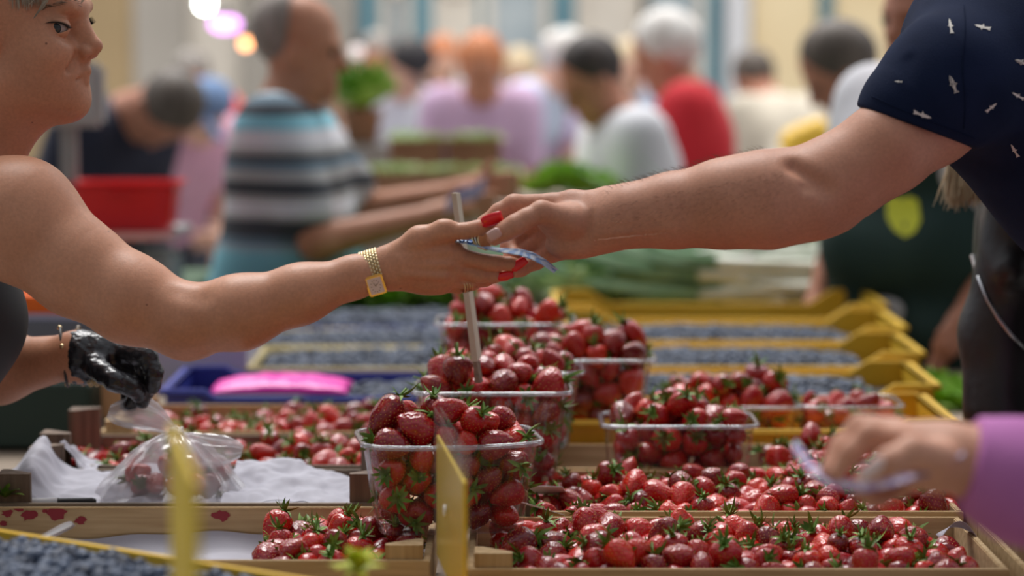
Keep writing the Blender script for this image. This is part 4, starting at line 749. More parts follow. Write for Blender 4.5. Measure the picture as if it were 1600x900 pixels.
# ---------------------------------------------------------------- clear punnets
def rr(w, d, r, n=6):
    out = []
    for cx, cy, a0 in ((w / 2 - r, d / 2 - r, 0), (-w / 2 + r, d / 2 - r, 90), (-w / 2 + r, -d / 2 + r, 180), (w / 2 - r, -d / 2 + r, 270)):
        for k in range(n + 1):
            a = math.radians(a0 + 90 * k / n); out.append((cx + r * math.cos(a), cy + r * math.sin(a), a))
    return out
def punnet(x, y, z, rz, W, D, H, taper, label, mark=False, sag=0.0):
    t = empty('punnet', (x, y, z), rz); prop(t, label, 'punnet', 'clear punnets of strawberries')
    mb = MB()
    # a long even walk round the wall so that the ribs can be pressed in
    def ring(w, d, r, zz, amp):
        base = rr(w, d, r, 10); P_ = []
        for i in range(len(base)):
            a = base[i]; b = base[(i + 1) % len(base)]
            ln = math.hypot(a[0] - b[0], a[1] - b[1]); n = max(1, int(round(ln / .003)))
            for k in range(n): P_.append((a[0] + (b[0] - a[0]) * k / n, a[1] + (b[1] - a[1]) * k / n))
        return P_
    N = 200
    def loop(w, d, r, zz, amp):
        P_ = ring(w, d, r, zz, amp); c = [0]
        for i in range(len(P_)): j = (i + 1) % len(P_); c.append(c[-1] + math.hypot(P_[i][0] - P_[j][0], P_[i][1] - P_[j][1]))
        out = []; i = 0
        for k in range(N):
            s = c[-1] * k / N
            while c[i + 1] < s: i += 1
            f = (s - c[i]) / max(1e-9, c[i + 1] - c[i]); p = P_[i]; q = P_[(i + 1) % len(P_)]
            xx, yy = p[0] + (q[0] - p[0]) * f, p[1] + (q[1] - p[1]) * f
            L_ = math.hypot(xx, yy); e = 1 - amp * (.5 + .5 * math.cos(k * math.tau * 40 / N)) / L_
            sg = -sag * math.cos(xx / w * math.pi) if yy < 0 else 0
            out.append((xx * e, yy * e, zz + sg * (zz / H) ** 2))
        return out
    rows = []
    for j in range(9):
        f = j / 8; w = W - taper * (1 - f); d = D - taper * (1 - f); amp = .0016 if 0 < j < 7 else 0
        rows.append(loop(w, d, .022, .004 + (H - .004) * f, amp))
    rows.insert(0, loop(W - taper - .006, D - taper - .006, .02, 0, 0)); rows.insert(0, loop((W - taper) * .5, (D - taper) * .5, .015, .002, 0))
    v = [p for r_ in rows for p in r_]; f = [(j * N + k, j * N + (k + 1) % N, (j + 1) * N + (k + 1) % N, (j + 1) * N + k) for j in range(len(rows) - 1) for k in range(N)]
    f.append(tuple(range(N))[::-1])
    mb.add(v, f); mb.build('wall', M_clear, t, smooth=True)
    # rolled rim, wider than the wall
    rm = MB()
    o1 = loop(W, D, .022, H, 0); prof = [(0, -.001), (.002, .0012), (.006, .0012), (.0075, -.0008), (.0072, -.0045), (.0066, -.0045), (.0064, -.0012), (.0015, -.001)]
    v = []; n = len(prof)
    for k in range(N):
        p = o1[k]; q = o1[(k + 1) % N]; r_ = o1[(k - 1) % N]; tx, ty = q[0] - r_[0], q[1] - r_[1]; l_ = math.hypot(tx, ty); nx, ny = ty / l_, -tx / l_
        for a, b in prof: v.append((p[0] + nx * a, p[1] + ny * a, p[2] + b))
    rm.add(v, [(k * n + i, ((k + 1) % N) * n + i, ((k + 1) % N) * n + (i + 1) % n, k * n + (i + 1) % n) for k in range(N) for i in range(n)])
    rm.build('rim', M_rim, t, smooth=True)
    if mark:   # two embossed letters below the rim
        e = MB(); y0 = -D / 2 - .0006; x0 = .006; h = .009; w = .0014
        def bar(ax, az, bx, bz): e.tube([(x0 + ax, y0, H - .012 + az), (x0 + bx, y0, H - .012 + bz)], w / 2, 5)
        bar(0, 0, 0, -h); bar(0, 0, .006, 0); bar(0, -h / 2, .005, -h / 2); bar(0, -h, .006, -h)
        bar(.011, 0, .011, -h); bar(.011, 0, .015, -h * .6); bar(.015, -h * .6, .019, 0); bar(.019, 0, .019, -h)
        e.build('embossed_letters', M_rim, t)
    return t
PZ = .94
def put(px, Y, z, rz, W, D, H, tp, key, lab, short, mark=False, sag=0, flip=0, sc=1.0, dz=0):
    x = (px - 800) / 3778.0 * Y * .998
    punnet(x, Y + D / 2, z, rz, W, D, H, tp, lab, mark, sag)
    fill(key, x, Y + D / 2, z + .003 + dz, rz + flip * math.pi, 'ripe strawberry heaped in ' + short, 'strawberries in ' + short, sc=sc)
put(697, 2.755, PZ, math.radians(9), .200, .125, .110, .030, 'p0', 'tall clear punnet of big strawberries, nearest the camera, behind the yellow card', 'the big clear punnet nearest the camera', sag=.003)
put(769, 3.14, PZ, 0, .200, .125, .115, .030, 'p1', 'tall clear punnet of strawberries marked with two raised letters', 'the punnet marked with two raised letters', mark=True)
put(795, 3.36, PZ, 0.02, .200, .125, .112, .030, 'p2', 'clear punnet of strawberries squeezed behind the lettered punnet', 'the punnet squeezed behind the lettered one', flip=1)
put(790, 3.70, .967, 0, .208, .125, .115, .030, 'p3', 'hindmost clear punnet of strawberries, its rim just under the joined hands', 'the hindmost punnet under the joined hands')
put(915, 3.53, PZ, 0, .200, .125, .108, .030, 'p0', 'clear punnet of strawberries beside and right of the hindmost punnet', 'the punnet right of the hindmost one', flip=1)
put(1067, 3.262, .880, 0, .205, .125, .112, .018, 'p2', 'wide low clear punnet of strawberries standing alone in a crate', 'the wide low punnet standing alone')
put(1150, 3.60, TZ + .01, 0, .200, .125, .108, .03, 'p1', 'clear punnet of strawberries behind the wide low one, in the yellow crate', 'the punnet behind the wide low one', flip=1)
put(1338, 3.605, TZ + .01, 0, .150, .12, .108, .02, 'q0', 'small clear punnet of strawberries in the right end of the yellow crate', 'the small punnet in the yellow crate', sc=1.0, dz=.012)
# supports under the raised punnets
MB().box((-.065, 3.455, .895), (.12, .155, .044), bev=.003).build('wooden_block', M_woodgrey); prop(bpy.data.objects['wooden_block'], 'wooden block under the middle punnets', 'block')
o = MB().box((-.005, 3.765, .908), (.13, .075, .0575), bev=.003).build('wooden_block', M_woodgrey); prop(o, 'taller wooden block carrying the hindmost punnet', 'block')
# single berries
def single(px, py, z, v, s, rot, lab):
    p = Zp(px, py, z); BERRIES.append((v, Matrix.Translation(p) @ Euler(rot).to_matrix().to_4x4() @ Matrix.Scale(s, 4), lab, None))
single(505, 776, TZ + .062, 1, .85, (1.4, 0, 1.3), 'single strawberry alone on the white paper right of the plastic bag')
single(1268, 678, TZ + .10, 0, 1.05, (2.7, .2, .4), 'upright strawberry sticking up beside the pale banknote, leaves on top')
for i, (dx, dy) in enumerate(((-.045, .0), (.0, .02), (.04, -.005), (.005, -.026), (-.025, -.028), (.03, -.035), (-.055, .03), (.052, .025), (-.012, .0), (.022, .005))):
    BERRIES.append((i % 6, Matrix.Translation((-.438 + dx, 3.13 + dy, .932 + (.026 if i > 7 else .002 * i))) @ Euler((1.2 + i, .4 * i, i * 1.7)).to_matrix().to_4x4() @ Matrix.Scale(1.05, 4), 'strawberry wrapped inside the knotted plastic bag', 'strawberries inside the plastic bag'))

INDIV = None
# the berries that show largest stand as things of their own
INDIV = {33, 45, 55, 58, 60, 61, 68, 87, 93, 97, 99, 106, 107, 109, 110, 111, 113, 118, 123, 126, 127, 128, 129, 132,
138, 139, 140, 142, 143, 144, 145, 146, 147, 148, 151, 152, 155, 156, 157, 158, 160, 161, 162, 164, 166, 167, 168, 169,
170, 171, 172, 173, 175, 176, 177, 178, 180, 181, 182, 183, 184, 185, 186, 187, 188, 189, 236, 243, 278, 288, 289, 290,
294, 303, 307, 310, 311, 313, 314, 316, 318, 321, 324, 325, 329, 332, 334, 337, 338, 341, 345, 346, 347, 348, 350, 351,
357, 364, 365, 368, 369, 370, 372, 374, 375, 377, 378, 406, 419, 425, 427, 455, 456, 463, 466, 470, 471, 472, 475, 478,
479, 480, 482, 483, 485, 617, 618, 620, 622, 624, 625, 627, 632, 638, 641, 643, 644, 645, 647, 648, 651, 652, 654, 655,
656, 657, 659, 770, 778, 783, 784, 785, 789, 808, 811, 813, 817, 818, 820, 822, 823, 824, 827, 832, 834, 835, 836, 837,
838, 840, 844, 845, 846, 848, 851, 852, 853, 856, 858, 860, 863, 865, 868, 870, 871, 874, 875, 876, 879, 881, 885, 887,
888, 889, 890, 891, 892, 893, 895, 909, 915, 923, 925, 930, 934, 938, 941, 943, 944, 945, 946, 947, 948, 949, 957, 974,
995, 997, 1001, 1002, 1003, 1004, 1005, 1031, 1037, 1042, 1044, 1051, 1054, 1056, 1059, 1060, 1061, 1063, 1066, 1073, 1079, 1085, 1093, 1096,
1106, 1107, 1108, 1110, 1111, 1113, 1114, 1115, 1116, 1117, 1137, 1138, 1143, 1144, 1146, 1149, 1152, 1153, 1155, 1156, 1157, 1162, 1163, 1164,
1165, 1167, 1168, 1169, 1170, 1172, 1173, 1199, 1201, 1211, 1213, 1216, 1221, 1222, 1224, 1226, 1227, 1228, 1229, 1257, 1260, 1261, 1262, 1263,
1265, 1267, 1268, 1269, 1271, 1272, 1274, 1276, 1278, 1279, 1280, 1281}

rest = MB(); rv = []; rf = []; ri = []; base_n = 0
for i, (v, m, lab, grp) in enumerate(BERRIES):
    if INDIV is None or i in INDIV:
        o = link('strawberry', HI[v]); o.matrix_world = m; prop(o, lab, 'strawberry', grp)
        c = link('calyx', CAL[v][i % 3], None, o)
    else:
        A = np.array(m)
        for k, (co, fs) in enumerate(((LOW[v][0], LOW[v][1]), (LOW[v][2], LOW[v][3]))):
            w = co @ A[:3, :3].T + A[:3, 3]; rv.append(w); rf += [tuple(q + base_n for q in f) for f in fs]; ri += [k] * len(fs); base_n += len(co)
if rv:
    me = bpy.data.meshes.new('strawberries'); me.from_pydata(np.concatenate(rv).tolist(), [], rf); me.materials.append(M_berry); me.materials.append(M_calyx)
    me.polygons.foreach_set('material_index', ri); me.polygons.foreach_set('use_smooth', [True] * len(rf))
    prop(link('strawberries', me), 'countless other strawberries packed deeper in the crates and punnets', 'strawberries', kind='stuff')

# ---------------------------------------------------------------- blueberries
def blue_material():
    m, n, l, b = newmat('blueberry_skin')
    t = n.new('ShaderNodeTexCoord'); no = n.new('ShaderNodeTexNoise'); no.inputs['Scale'].default_value = 120; l.new(t.outputs['Object'], no.inputs['Vector'])
    oi = n.new('ShaderNodeObjectInfo'); ge = n.new('ShaderNodeNewGeometry'); ad = n.new('ShaderNodeMath'); ad.operation = 'ADD'; fr = n.new('ShaderNodeMath'); fr.operation = 'FRACT'
    l.new(oi.outputs['Random'], ad.inputs[0]); l.new(ge.outputs['Random Per Island'], ad.inputs[1]); l.new(ad.outputs[0], fr.inputs[0])
    a2 = n.new('ShaderNodeMath'); a2.operation = 'MULTIPLY_ADD'; a2.inputs[1].default_value = .55; l.new(fr.outputs[0], a2.inputs[0]); l.new(no.outputs['Fac'], a2.inputs[2])
    cr = n.new('ShaderNodeValToRGB'); l.new(a2.outputs[0], cr.inputs[0]); e = cr.color_ramp.elements
    e[0].position = .4; e[0].color = (.010, .013, .028, 1); e[1].position = .98; e[1].color = (.095, .125, .19, 1)
    l.new(cr.outputs[0], b.inputs['Base Color']); b.inputs['Roughness'].default_value = .5
    return m
M_blue = blue_material()
def blueberry_mb(n, m, r=.0072):
    mb = MB(); v = []
    pr = []
    for j in range(m + 1):
        a = math.pi * j / m; pr.append((r * math.sin(a), -r * .88 * math.cos(a)))
    pr = pr[:-1] + [(r * .36, r * .86), (r * .40, r * 1.0), (r * .30, r * .98), (r * .22, r * .72), (0.0001, r * .70)] if n > 9 else pr
    return mb.lathe(pr, n)
BLUE = blueberry_mb(14, 9).mesh('blueberry', True); BLUE.materials.append(M_blue)
bl_low = blueberry_mb(8, 5); bl_co = np.array(bl_low.v); bl_f = bl_low.f
BB = []
def bed(fn, w, d, z, seed, hump=.02, lab='', grp='', sp=.0135, inward=.02, layers=1):
    r = random.Random(seed)
    for L_ in range(layers):
        j = 0; y = inward
        while y < d - inward:
            x = inward + (j % 2) * sp / 2 + (L_ % 2) * sp / 2
            while x < w - inward:
                xx, yy = x + r.uniform(-.002, .002), y + r.uniform(-.002, .002)
                hz = z + hump * (math.sin(math.pi * xx / w) * math.sin(math.pi * yy / d)) ** .5 + .007 * mnoise.noise(Vector((xx * 18, yy * 18, seed))) + r.uniform(-.0045, .0045) - L_ * .011
                BB.append((fn(xx, yy, hz), Euler((r.uniform(-1.4, 1.4), r.uniform(-1.4, 1.4), 0)), r.uniform(.88, 1.15), lab, grp)); x += sp
            y += sp * .87; j += 1
bed(lambda x, y, z: turned(x - .07, y + .0, z), .58, .32, .985, 1, .02, 'blueberry heaped in the yellow rimmed crate at the near corner', 'blueberries in the near corner crate', sp=.0152, inward=.016, layers=2)
nfront = len(BB)
for x0, x1, y0, y1, z, sd in ((-.36, .05, 3.94, 4.21, .905, 2), (-.45, .05, 4.27, 4.53, .925, 3), (-.51, .05, 4.59, 4.85, .925, 4), (-.55, .05, 4.91, 5.17, .928, 5),
                              (.11, .60, 3.84, 4.11, .932, 6), (.11, .63, 4.18, 4.45, .935, 7), (.11, .66, 4.52, 4.79, .938, 8)):
    bed(lambda x, y, z, a=x0, b=y0: (a + x, b + y, z), x1 - x0, y1 - y0, z, sd, .022, 'blueberries spread in a crate', 'b%d' % sd, sp=.0145, inward=.004)
BINDIV = None
BINDIV = {10, 12, 13, 15, 16, 17, 18, 19, 20, 27, 28, 29, 30, 47, 48, 49, 51, 52, 54, 56, 57, 59, 61, 64,
65, 66, 68, 84, 85, 86, 87, 88, 89, 90, 91, 92, 93, 94, 95, 96, 97, 99, 101, 102, 121, 122, 123, 125,
126, 127, 128, 130, 131, 132, 133, 134, 135, 136, 158, 159, 160, 161, 162, 163, 164, 165, 167, 168, 169, 170, 172, 195,
196, 197, 198, 199, 200, 201, 202, 204, 205, 206, 207, 208, 209, 233, 234, 235, 236, 237, 238, 239, 241, 242, 243, 244,
245, 270, 271, 272, 273, 274, 275, 276, 277, 278, 279, 280, 281, 308, 309, 310, 311, 312, 314, 315, 316, 345, 346, 347,
348, 349, 350, 351, 352, 383, 384, 385, 386, 420, 421, 422, 458, 459, 462, 495, 498, 998, 999, 1113}

bv = []; bf = []; nb = 0
for i, (p, e, s, lab, grp) in enumerate(BB):
    if i < nfront and (BINDIV is None or i in BINDIV):
        o = link('blueberry', BLUE, None, None, p, e); o.scale = (s, s, s); prop(o, lab, 'blueberry', grp)
    else:
        w = (bl_co * s) @ np.array(e.to_matrix()).T + np.array(p); bv.append(w); bf += [tuple(q + nb for q in f) for f in bl_f]; nb += len(w)
me = bpy.data.meshes.new('blueberries'); me.from_pydata(np.concatenate(bv).tolist(), [], bf); me.materials.append(M_blue); me.polygons.foreach_set('use_smooth', [True] * len(bf))
prop(link('blueberries', me), 'thousands of blueberries filling the blue and yellow crates behind the strawberries', 'blueberries', kind='stuff')
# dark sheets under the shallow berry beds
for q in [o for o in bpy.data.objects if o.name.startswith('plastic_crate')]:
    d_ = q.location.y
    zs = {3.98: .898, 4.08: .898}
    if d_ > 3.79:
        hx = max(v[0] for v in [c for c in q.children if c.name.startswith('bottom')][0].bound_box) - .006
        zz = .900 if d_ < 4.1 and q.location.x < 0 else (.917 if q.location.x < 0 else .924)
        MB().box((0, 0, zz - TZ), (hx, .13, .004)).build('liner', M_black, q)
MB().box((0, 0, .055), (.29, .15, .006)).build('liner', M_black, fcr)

# ---------------------------------------------------------------- second row of stalls behind
M_cloth = mottled('stall_cloth', (.42, .33, .28), (.52, .42, .36), 2, .9)
M_greencloth = mottled('green_stall_cloth', (.05, .09, .05), (.08, .13, .07), 2, .9)
M_leaf = mottled('leaf_green', (.07, .20, .015), (.20, .38, .04), 9, .5, spec=.4)
M_leafbright = mottled('leaf_bright', (.16, .36, .01), (.32, .55, .05), 9, .45)
M_leafpale = mottled('leaf_pale', (.34, .48, .20), (.56, .66, .38), 9, .5)
M_leafdark = mottled('leaf_dark', (.025, .09, .02), (.07, .18, .05), 9, .5)
M_leek = mottled('leek_leaf', (.12, .26, .12), (.26, .42, .24), 14, .5)
M_leekw = mottled('leek_white', (.66, .70, .56), (.78, .80, .70), 14, .45)
M_brownbox = mottled('brown_crate', (.22, .11, .06), (.32, .18, .10), 4, .8)
M_orange = flat('orange_plastic', (.90, .16, .01), .45)

def table(name, x0, x1, y0, y1, z, m, label):
    t = empty(name); prop(t, label, 'table')
    MB().box(((x0 + x1) / 2, (y0 + y1) / 2, z - .015), ((x1 - x0) / 2, (y1 - y0) / 2, .015), bev=.004).build('tabletop', m, t)
    sk = MB(); n = 40
    def fn(u, v): return (x0 + (x1 - x0) * u, y0 - .004 - .012 * v * (1 + math.sin(u * 90)), z - .02 - v * (z - .12))
    sk.grid(fn, 120, 4); sk.build('skirt_cloth', m, t, smooth=True)
    for x in (x0 + .05, x1 - .05):
        for y in (y0 + .06, y1 - .05): MB().box((x, y, (z - .03) / 2), (.025, .025, (z - .03) / 2)).build('leg', M_greym, t)
    return t
VTB = table('vegetable_table', -.42, 1.02, 5.33, 6.25, .93, M_greencloth, 'vegetable stall table covered with leeks, spring onions and green heads')
STB = table('scale_table', -1.75, -.72, 5.00, 5.9, .97, M_greencloth, 'stall table under the scale and the red tub')
PTB = table('produce_table', -.60, .32, 7.0, 7.9, 1.06, M_cloth, 'beige stall table carrying brown crates of pale produce')
RTB = table('produce_table', .72, 1.08, 7.2, 7.6, 1.0, M_cloth, 'beige stall table behind the reaching hairy forearm')

def leaf_head(name, r, m, seed, n=16):
    rd = random.Random(seed); mb = MB()
    for k in range(n):
        a = k * 2.39996 + rd.uniform(-.2, .2); ring = k / n; up = 1.25 - 1.0 * ring; ln = r * (.75 + .5 * ring); w = r * (.42 + .25 * ring)
        ca, sa = math.cos(a), math.sin(a); ph = rd.uniform(0, 6)
        def fn(u, v, ca=ca, sa=sa, up=up, ln=ln, w=w, ph=ph):
            s = u * 2 - 1; t = v; ww = w * math.sin(math.pi * min(1, .12 + t * .8)) ** .7
            rr = ln * math.sin(t * (1.45 - .35 * up)) ; zz = ln * up * (t - .28 * t * t) + .08 * r * math.sin(s * 9 + ph) * t * abs(s) + .12 * r * s * s
            return (ca * rr - sa * s * ww, sa * rr + ca * s * ww, zz)
        mb.grid(fn, 10, 8)
    me = mb.mesh(name, True); me.materials.append(m); return me
HEADS = {k: leaf_head('lettuce_head', .085, m, i) for i, (k, m) in enumerate((('leaf', M_leaf), ('bright', M_leafbright), ('pale', M_leafpale), ('dark', M_leafdark)))}
def greens(px, py, Y, kind, s, label, grp, dz=0, name='lettuce_head'):
    p = P(px, py, Y); o = link(name, HEADS[kind]); o.location = (p[0], p[1], p[2] + dz); o.scale = (s, s, s)
    o.rotation_euler = (rnd.uniform(-.5, .5), rnd.uniform(-.5, .5), rnd.uniform(0, 6)); prop(o, label, 'lettuce', grp); return o
def leek_mesh(seed):
    rd = random.Random(seed); a = MB(); b = MB()
    a.lathe([(.0001, -.012), (.011, -.008), (.013, 0), (.010, .03), (.0105, .14), (.012, .20)], 10)
    for k in range(6):
        ph = k * math.pi / 3; sp = rd.uniform(.1, .32); w = .011; bend = rd.uniform(-.1, .1)
        def fn(u, v, ph=ph, sp=sp, bend=bend):
            s = u * 2 - 1; t = v; rr = .008 + sp * t * t * .28; ww = w * (1 - t ** 3)
            return (math.cos(ph) * rr - math.sin(ph) * s * ww + bend * t * t * .2, math.sin(ph) * rr + math.cos(ph) * s * ww, .19 + .26 * t + abs(s) * .004)
        b.grid(fn, 3, 10)
    for k in range(5): a.tube([(0, 0, -.008), (rd.uniform(-.012, .012), rd.uniform(-.012, .012), -.04)], .0008, 4)
    return a.mesh('stalk', True), b.mesh('leaves', True)
LK = [leek_mesh(s) for s in range(3)]
for a, b in LK: a.materials.append(M_leekw); b.materials.append(M_leek)
def leek(x, y, z, yaw, pitch, i, label, grp, s=1.0):
    t = link('leek', LK[i % 3][0]); t.location = (x, y, z); t.rotation_euler = (0, pitch, yaw); t.scale = (s, s, s); prop(t, label, 'leek', grp)
    link('leaves', LK[i % 3][1], None, t)
r2 = random.Random(9)
for i in range(46):      # bundles lying across the stall, white ends to the right
    x = r2.uniform(.34, .78); row = i % 4; y = 5.36 + row * .13 + r2.uniform(-.04, .04); z = .95 + row * .022 + (i % 3) * .022
    leek(x, y, z, r2.gauss(0, .18), -math.pi / 2 + r2.uniform(-.12, .06), i, 'leek lying across the vegetable stall with its white end to the right', 'leeks on the vegetable stall', r2.uniform(.85, 1.15))
for i in range(12):
    leek(.70 + r2.uniform(-.06, .03), 5.34 + r2.uniform(-.02, .05), .955 + i % 4 * .022, r2.uniform(-.25, .25) , -math.pi / 2 + .04, i, 'thick leek whose pale white stalk faces the yellow crates', 'white leek stalks at the yellow crates', 1.35)
for i in range(20):
    leek(r2.uniform(.62, .95), 5.75 + r2.uniform(-.1, .25), 1.0 + r2.uniform(0, .1), r2.uniform(-.5, .5), -math.pi / 2 + r2.uniform(-.2, .1), i, 'spring onion heaped high at the back of the vegetable stall', 'spring onions at the back of the stall', 1.1)
for i, (px, py, Y, k, s) in enumerate([(505, 490, 5.32, 'bright', .9), (545, 480, 5.32, 'bright', 1.1), (585, 478, 5.34, 'bright', 1.2), (618, 484, 5.34, 'leaf', 1.0), (650, 482, 5.36, 'leaf', 1.1), (570, 462, 5.5, 'leaf', 1.0),
        (615, 462, 5.5, 'bright', 1.0), (660, 470, 5.5, 'leaf', .9), (685, 482, 5.38, 'leaf', 1.0), (530, 470, 5.5, 'leaf', .9), (480, 492, 5.34, 'leaf', .8)]):
    greens(px, py, Y, k, s, 'bright green lettuce head below the wrist with the gold watch', 'lettuce heads below the gold watch')
for i, (px, py, Y, k, s) in enumerate([(850, 478, 5.34, 'pale', 1.2), (895, 470, 5.36, 'pale', 1.3), (935, 476, 5.36, 'pale', 1.2), (880, 500, 5.32, 'pale', 1.0), (925, 505, 5.31, 'bright', .8), (970, 455, 5.5, 'pale', 1.1), (1010, 430, 5.7, 'pale', 1.1),
        (935, 425, 5.8, 'pale', 1.0), (1060, 415, 5.85, 'pale', 1.1), (1000, 402, 6.0, 'pale', 1.0)]):
    greens(px, py, Y, k, s, 'pale green lettuce head behind the hindmost strawberry punnet', 'pale lettuce heads behind the punnets')
for i, (px, py, Y, k, s) in enumerate([(1270, 400, 6.0, 'dark', 1.4), (1310, 392, 6.0, 'leaf', 1.3), (1350, 398, 6.0, 'dark', 1.4), (1250, 430, 5.8, 'dark', 1.2), (1300, 432, 5.8, 'leaf', 1.2), (1345, 430, 5.8, 'dark', 1.2), (1140, 398, 6.1, 'leaf', 1.2), (1200, 402, 6.1, 'dark', 1.2), (1090, 392, 6.1, 'leaf', 1.1)]):
    greens(px, py, Y, k, s, 'dark leafy green head left of the dark green apron', 'dark leafy heads left of the apron')
for i, (px, py, Y) in enumerate([(858, 303, 7.12), (893, 303, 7.12), (925, 303, 7.12), (880, 290, 7.35)]):
    greens(px, py, Y, 'bright', 1.0, 'yellow green lettuce head just above the clasped hands', 'yellow green heads above the clasped hands', name='lettuce_head')
for i, (px, py, Y) in enumerate([(1455, 640, 4.4), (1490, 640, 4.4), (1520, 640, 4.4), (1475, 622, 4.6)]):
    greens(px, py, Y, 'bright', .75, 'bright green lettuce head between yellow crate and black jacket', 'lettuce heads beside the black jacket')
# beetroot-like dark bunches on the leeks
M_beet = mottled('beet', (.10, .02, .04), (.2, .05, .07), 10, .5)
for px, py, Y in ((990, 455, 5.42), (1013, 462, 5.42), (1150, 425, 5.6), (1172, 418, 5.6)):
    p = P(px, py, Y); mb = MB(); mb.lathe([(.0001, -.05), (.004, -.035), (.022, -.01), (.03, .012), (.022, .03), (.006, .036)], 14); mb.tube([(0, 0, .034), (.01, .01, .08), (.03, .02, .12)], [.004, .003, .002], 6)
    o = mb.build('beetroot', M_beet, smooth=True, loc=tuple(p), rot=(1.2, .6, px)); prop(o, 'dark red beetroot among the leeks on the vegetable stall', 'beetroot', 'beetroots among the leeks')
# brown crates of pale produce on the beige table
for i, (px, py, Y, w) in enumerate([(612, 258, 7.1, .072), (692, 260, 7.1, .072), (772, 258, 7.1, .072), (650, 215, 7.45, .08), (740, 212, 7.45, .08)]):
    p = P(px, py, Y); z0 = 1.06 if i < 3 else 1.06 + .0
    t = empty('wooden_crate', (p[0], p[1] + .12, z0)); prop(t, 'brown crate of pale green produce on the beige stall table', 'crate', 'brown crates on the beige table')
    h = .085 if i < 3 else .17
    for s in (-1, 1):
        MB().box((0, s * .12, h / 2), (w * .98, .006, h / 2), bev=.002).build('side_panel', M_brownbox, t)
        MB().box((s * w * .97, 0, h / 2), (.006, .114, h / 2), bev=.002).build('end_panel', M_brownbox, t)
    MB().box((0, 0, h - .03), (w * .94, .11, .008)).build('bottom', M_brownbox, t)
    for k in range(3):
        a = (k - 1) * w * .62
        g = link('cabbage', HEADS['pale']); g.location = (p[0] + a, p[1] + .12 + r2.uniform(-.04, .04), z0 + h - .02); g.scale = (.5, .5, .55); g.rotation_euler = (r2.uniform(-.4, .4), 0, r2.uniform(0, 6)); prop(g, 'pale cabbage in a brown crate on the beige table', 'cabbage', 'pale cabbages in the brown crates')
# scale with red tub
scl = empty('weighing_scale', (0, 0, 0)); prop(scl, 'grey market scale with a tall display post, under the red tub', 'scale')
q = P(180, 372, 5.2)
MB().box((q[0], q[1] + .1, .97 + .045), (.115, .13, .045), bev=.01).build('body', M_greym, scl)
MB().box((q[0] + .0, q[1] + .1, 1.105), (.135, .15, .008), bev=.004).build('platform', M_steel, scl)
MB().box((q[0] + .0, q[1] + .1, 1.078), (.04, .04, .022)).build('platform_support', M_greyp, scl)
c_ = P(108, 250, 5.25); MB().box((c_[0], 5.25, (.97 + 1.40) / 2), (.018, .018, (1.40 - .97) / 2), bev=.005).build('post', M_greym, scl)
MB().box((c_[0] + .07, 5.25, .985), (.09, .03, .012), bev=.003).build('post_foot', M_greym, scl)
c2_ = P(112, 148, 5.25); M_dispgrey = flat('display_grey', (.42, .41, .40), .5)
MB().box((c2_[0] + .01, 5.24, c2_[2]), (.062, .03, .07), bev=.012).build('display', M_dispgrey, scl)
tub = empty('plastic_tub', (q[0] + .012, q[1] + .1, 1.113)); prop(tub, 'bright red plastic tub standing on the scale', 'tub')
def tubfn(u, v):
    pass
m_ = MB(); outer = []
for j, (f, z) in enumerate([(.0, .0), (.80, .0), (.84, .01), (.97, .098), (1.0, .104), (1.04, .104), (1.04, .098), (.965, .094), (.82, .014), (.78, .006), (.0, .006)]):
    outer.append([(x * max(f, .001), y * max(f, .001), z) for x, y, a in rr(.235, .17, .03, 5)])
n_ = len(outer[0]); m_.add([p for r_ in outer for p in r_], [(j * n_ + k, j * n_ + (k + 1) % n_, (j + 1) * n_ + (k + 1) % n_, (j + 1) * n_ + k) for j in range(len(outer) - 1) for k in range(n_)])
m_.build('tub_shell', M_red_tub, tub, smooth=False)
MB().box((0, -.089, .085), (.03, .006, .006), bev=.003).build('handle', M_red_tub, tub)
# boxes left of the blue crate
def foam_box(px0, px1, pyt, pyb, Y, dpt, m, name, label, cat):
    a = P(px0, pyb, Y); b = P(px1, pyt, Y); t = empty(name, ((a[0] + b[0]) / 2, Y + dpt / 2, a[2])); prop(t, label, cat)
    hx = (b[0] - a[0]) / 2; H = b[2] - a[2]
    for s in (-1, 1):
        MB().box((0, s * (dpt / 2 - .008), H / 2), (hx, .008, H / 2), bev=.004).build('side_panel', m, t)
        MB().box((s * (hx - .008), 0, H / 2), (.008, dpt / 2 - .016, H / 2), bev=.004).build('end_panel', m, t)
    MB().box((0, 0, .008), (hx - .016, dpt / 2 - .016, .008)).build('bottom', m, t); return t
M_lilac = flat('lilac_foam', (.52, .50, .62), .6)
foam_box(236, 384, 538, 620, 4.26, .25, M_lilac, 'foam_box', 'pale lilac box between the black glove and the blueberry crates', 'box')
M_card = mottled('cardboard', (.42, .24, .12), (.5, .3, .16), 6, .85)
foam_box(158, 212, 588, 655, 3.93, .2, M_card, 'cardboard_box', 'small brown cardboard box behind the gloved fingers', 'box')
M_dkgreen = flat('dark_green_plastic', (.02, .045, .035), .5)
foam_box(-120, 140, 600, 700, 3.90, .3, M_dkgreen, 'plastic_bin', 'dark green plastic bin behind the dark wooden corner posts', 'bin')
foam_box(-60, 150, 500, 560, 4.4, .3, M_greyp, 'plastic_bin', 'grey plastic bin under the orange tray', 'bin')
foam_box(-40, 120, 462, 492, 4.42, .3, M_orange, 'plastic_tray', 'orange plastic tray seen under the bare upper arm', 'tray')
foam_box(-80, 160, 492, 502, 4.41, .3, M_lilac, 'foam_tray', 'pale tray between orange tray and grey bin', 'tray')

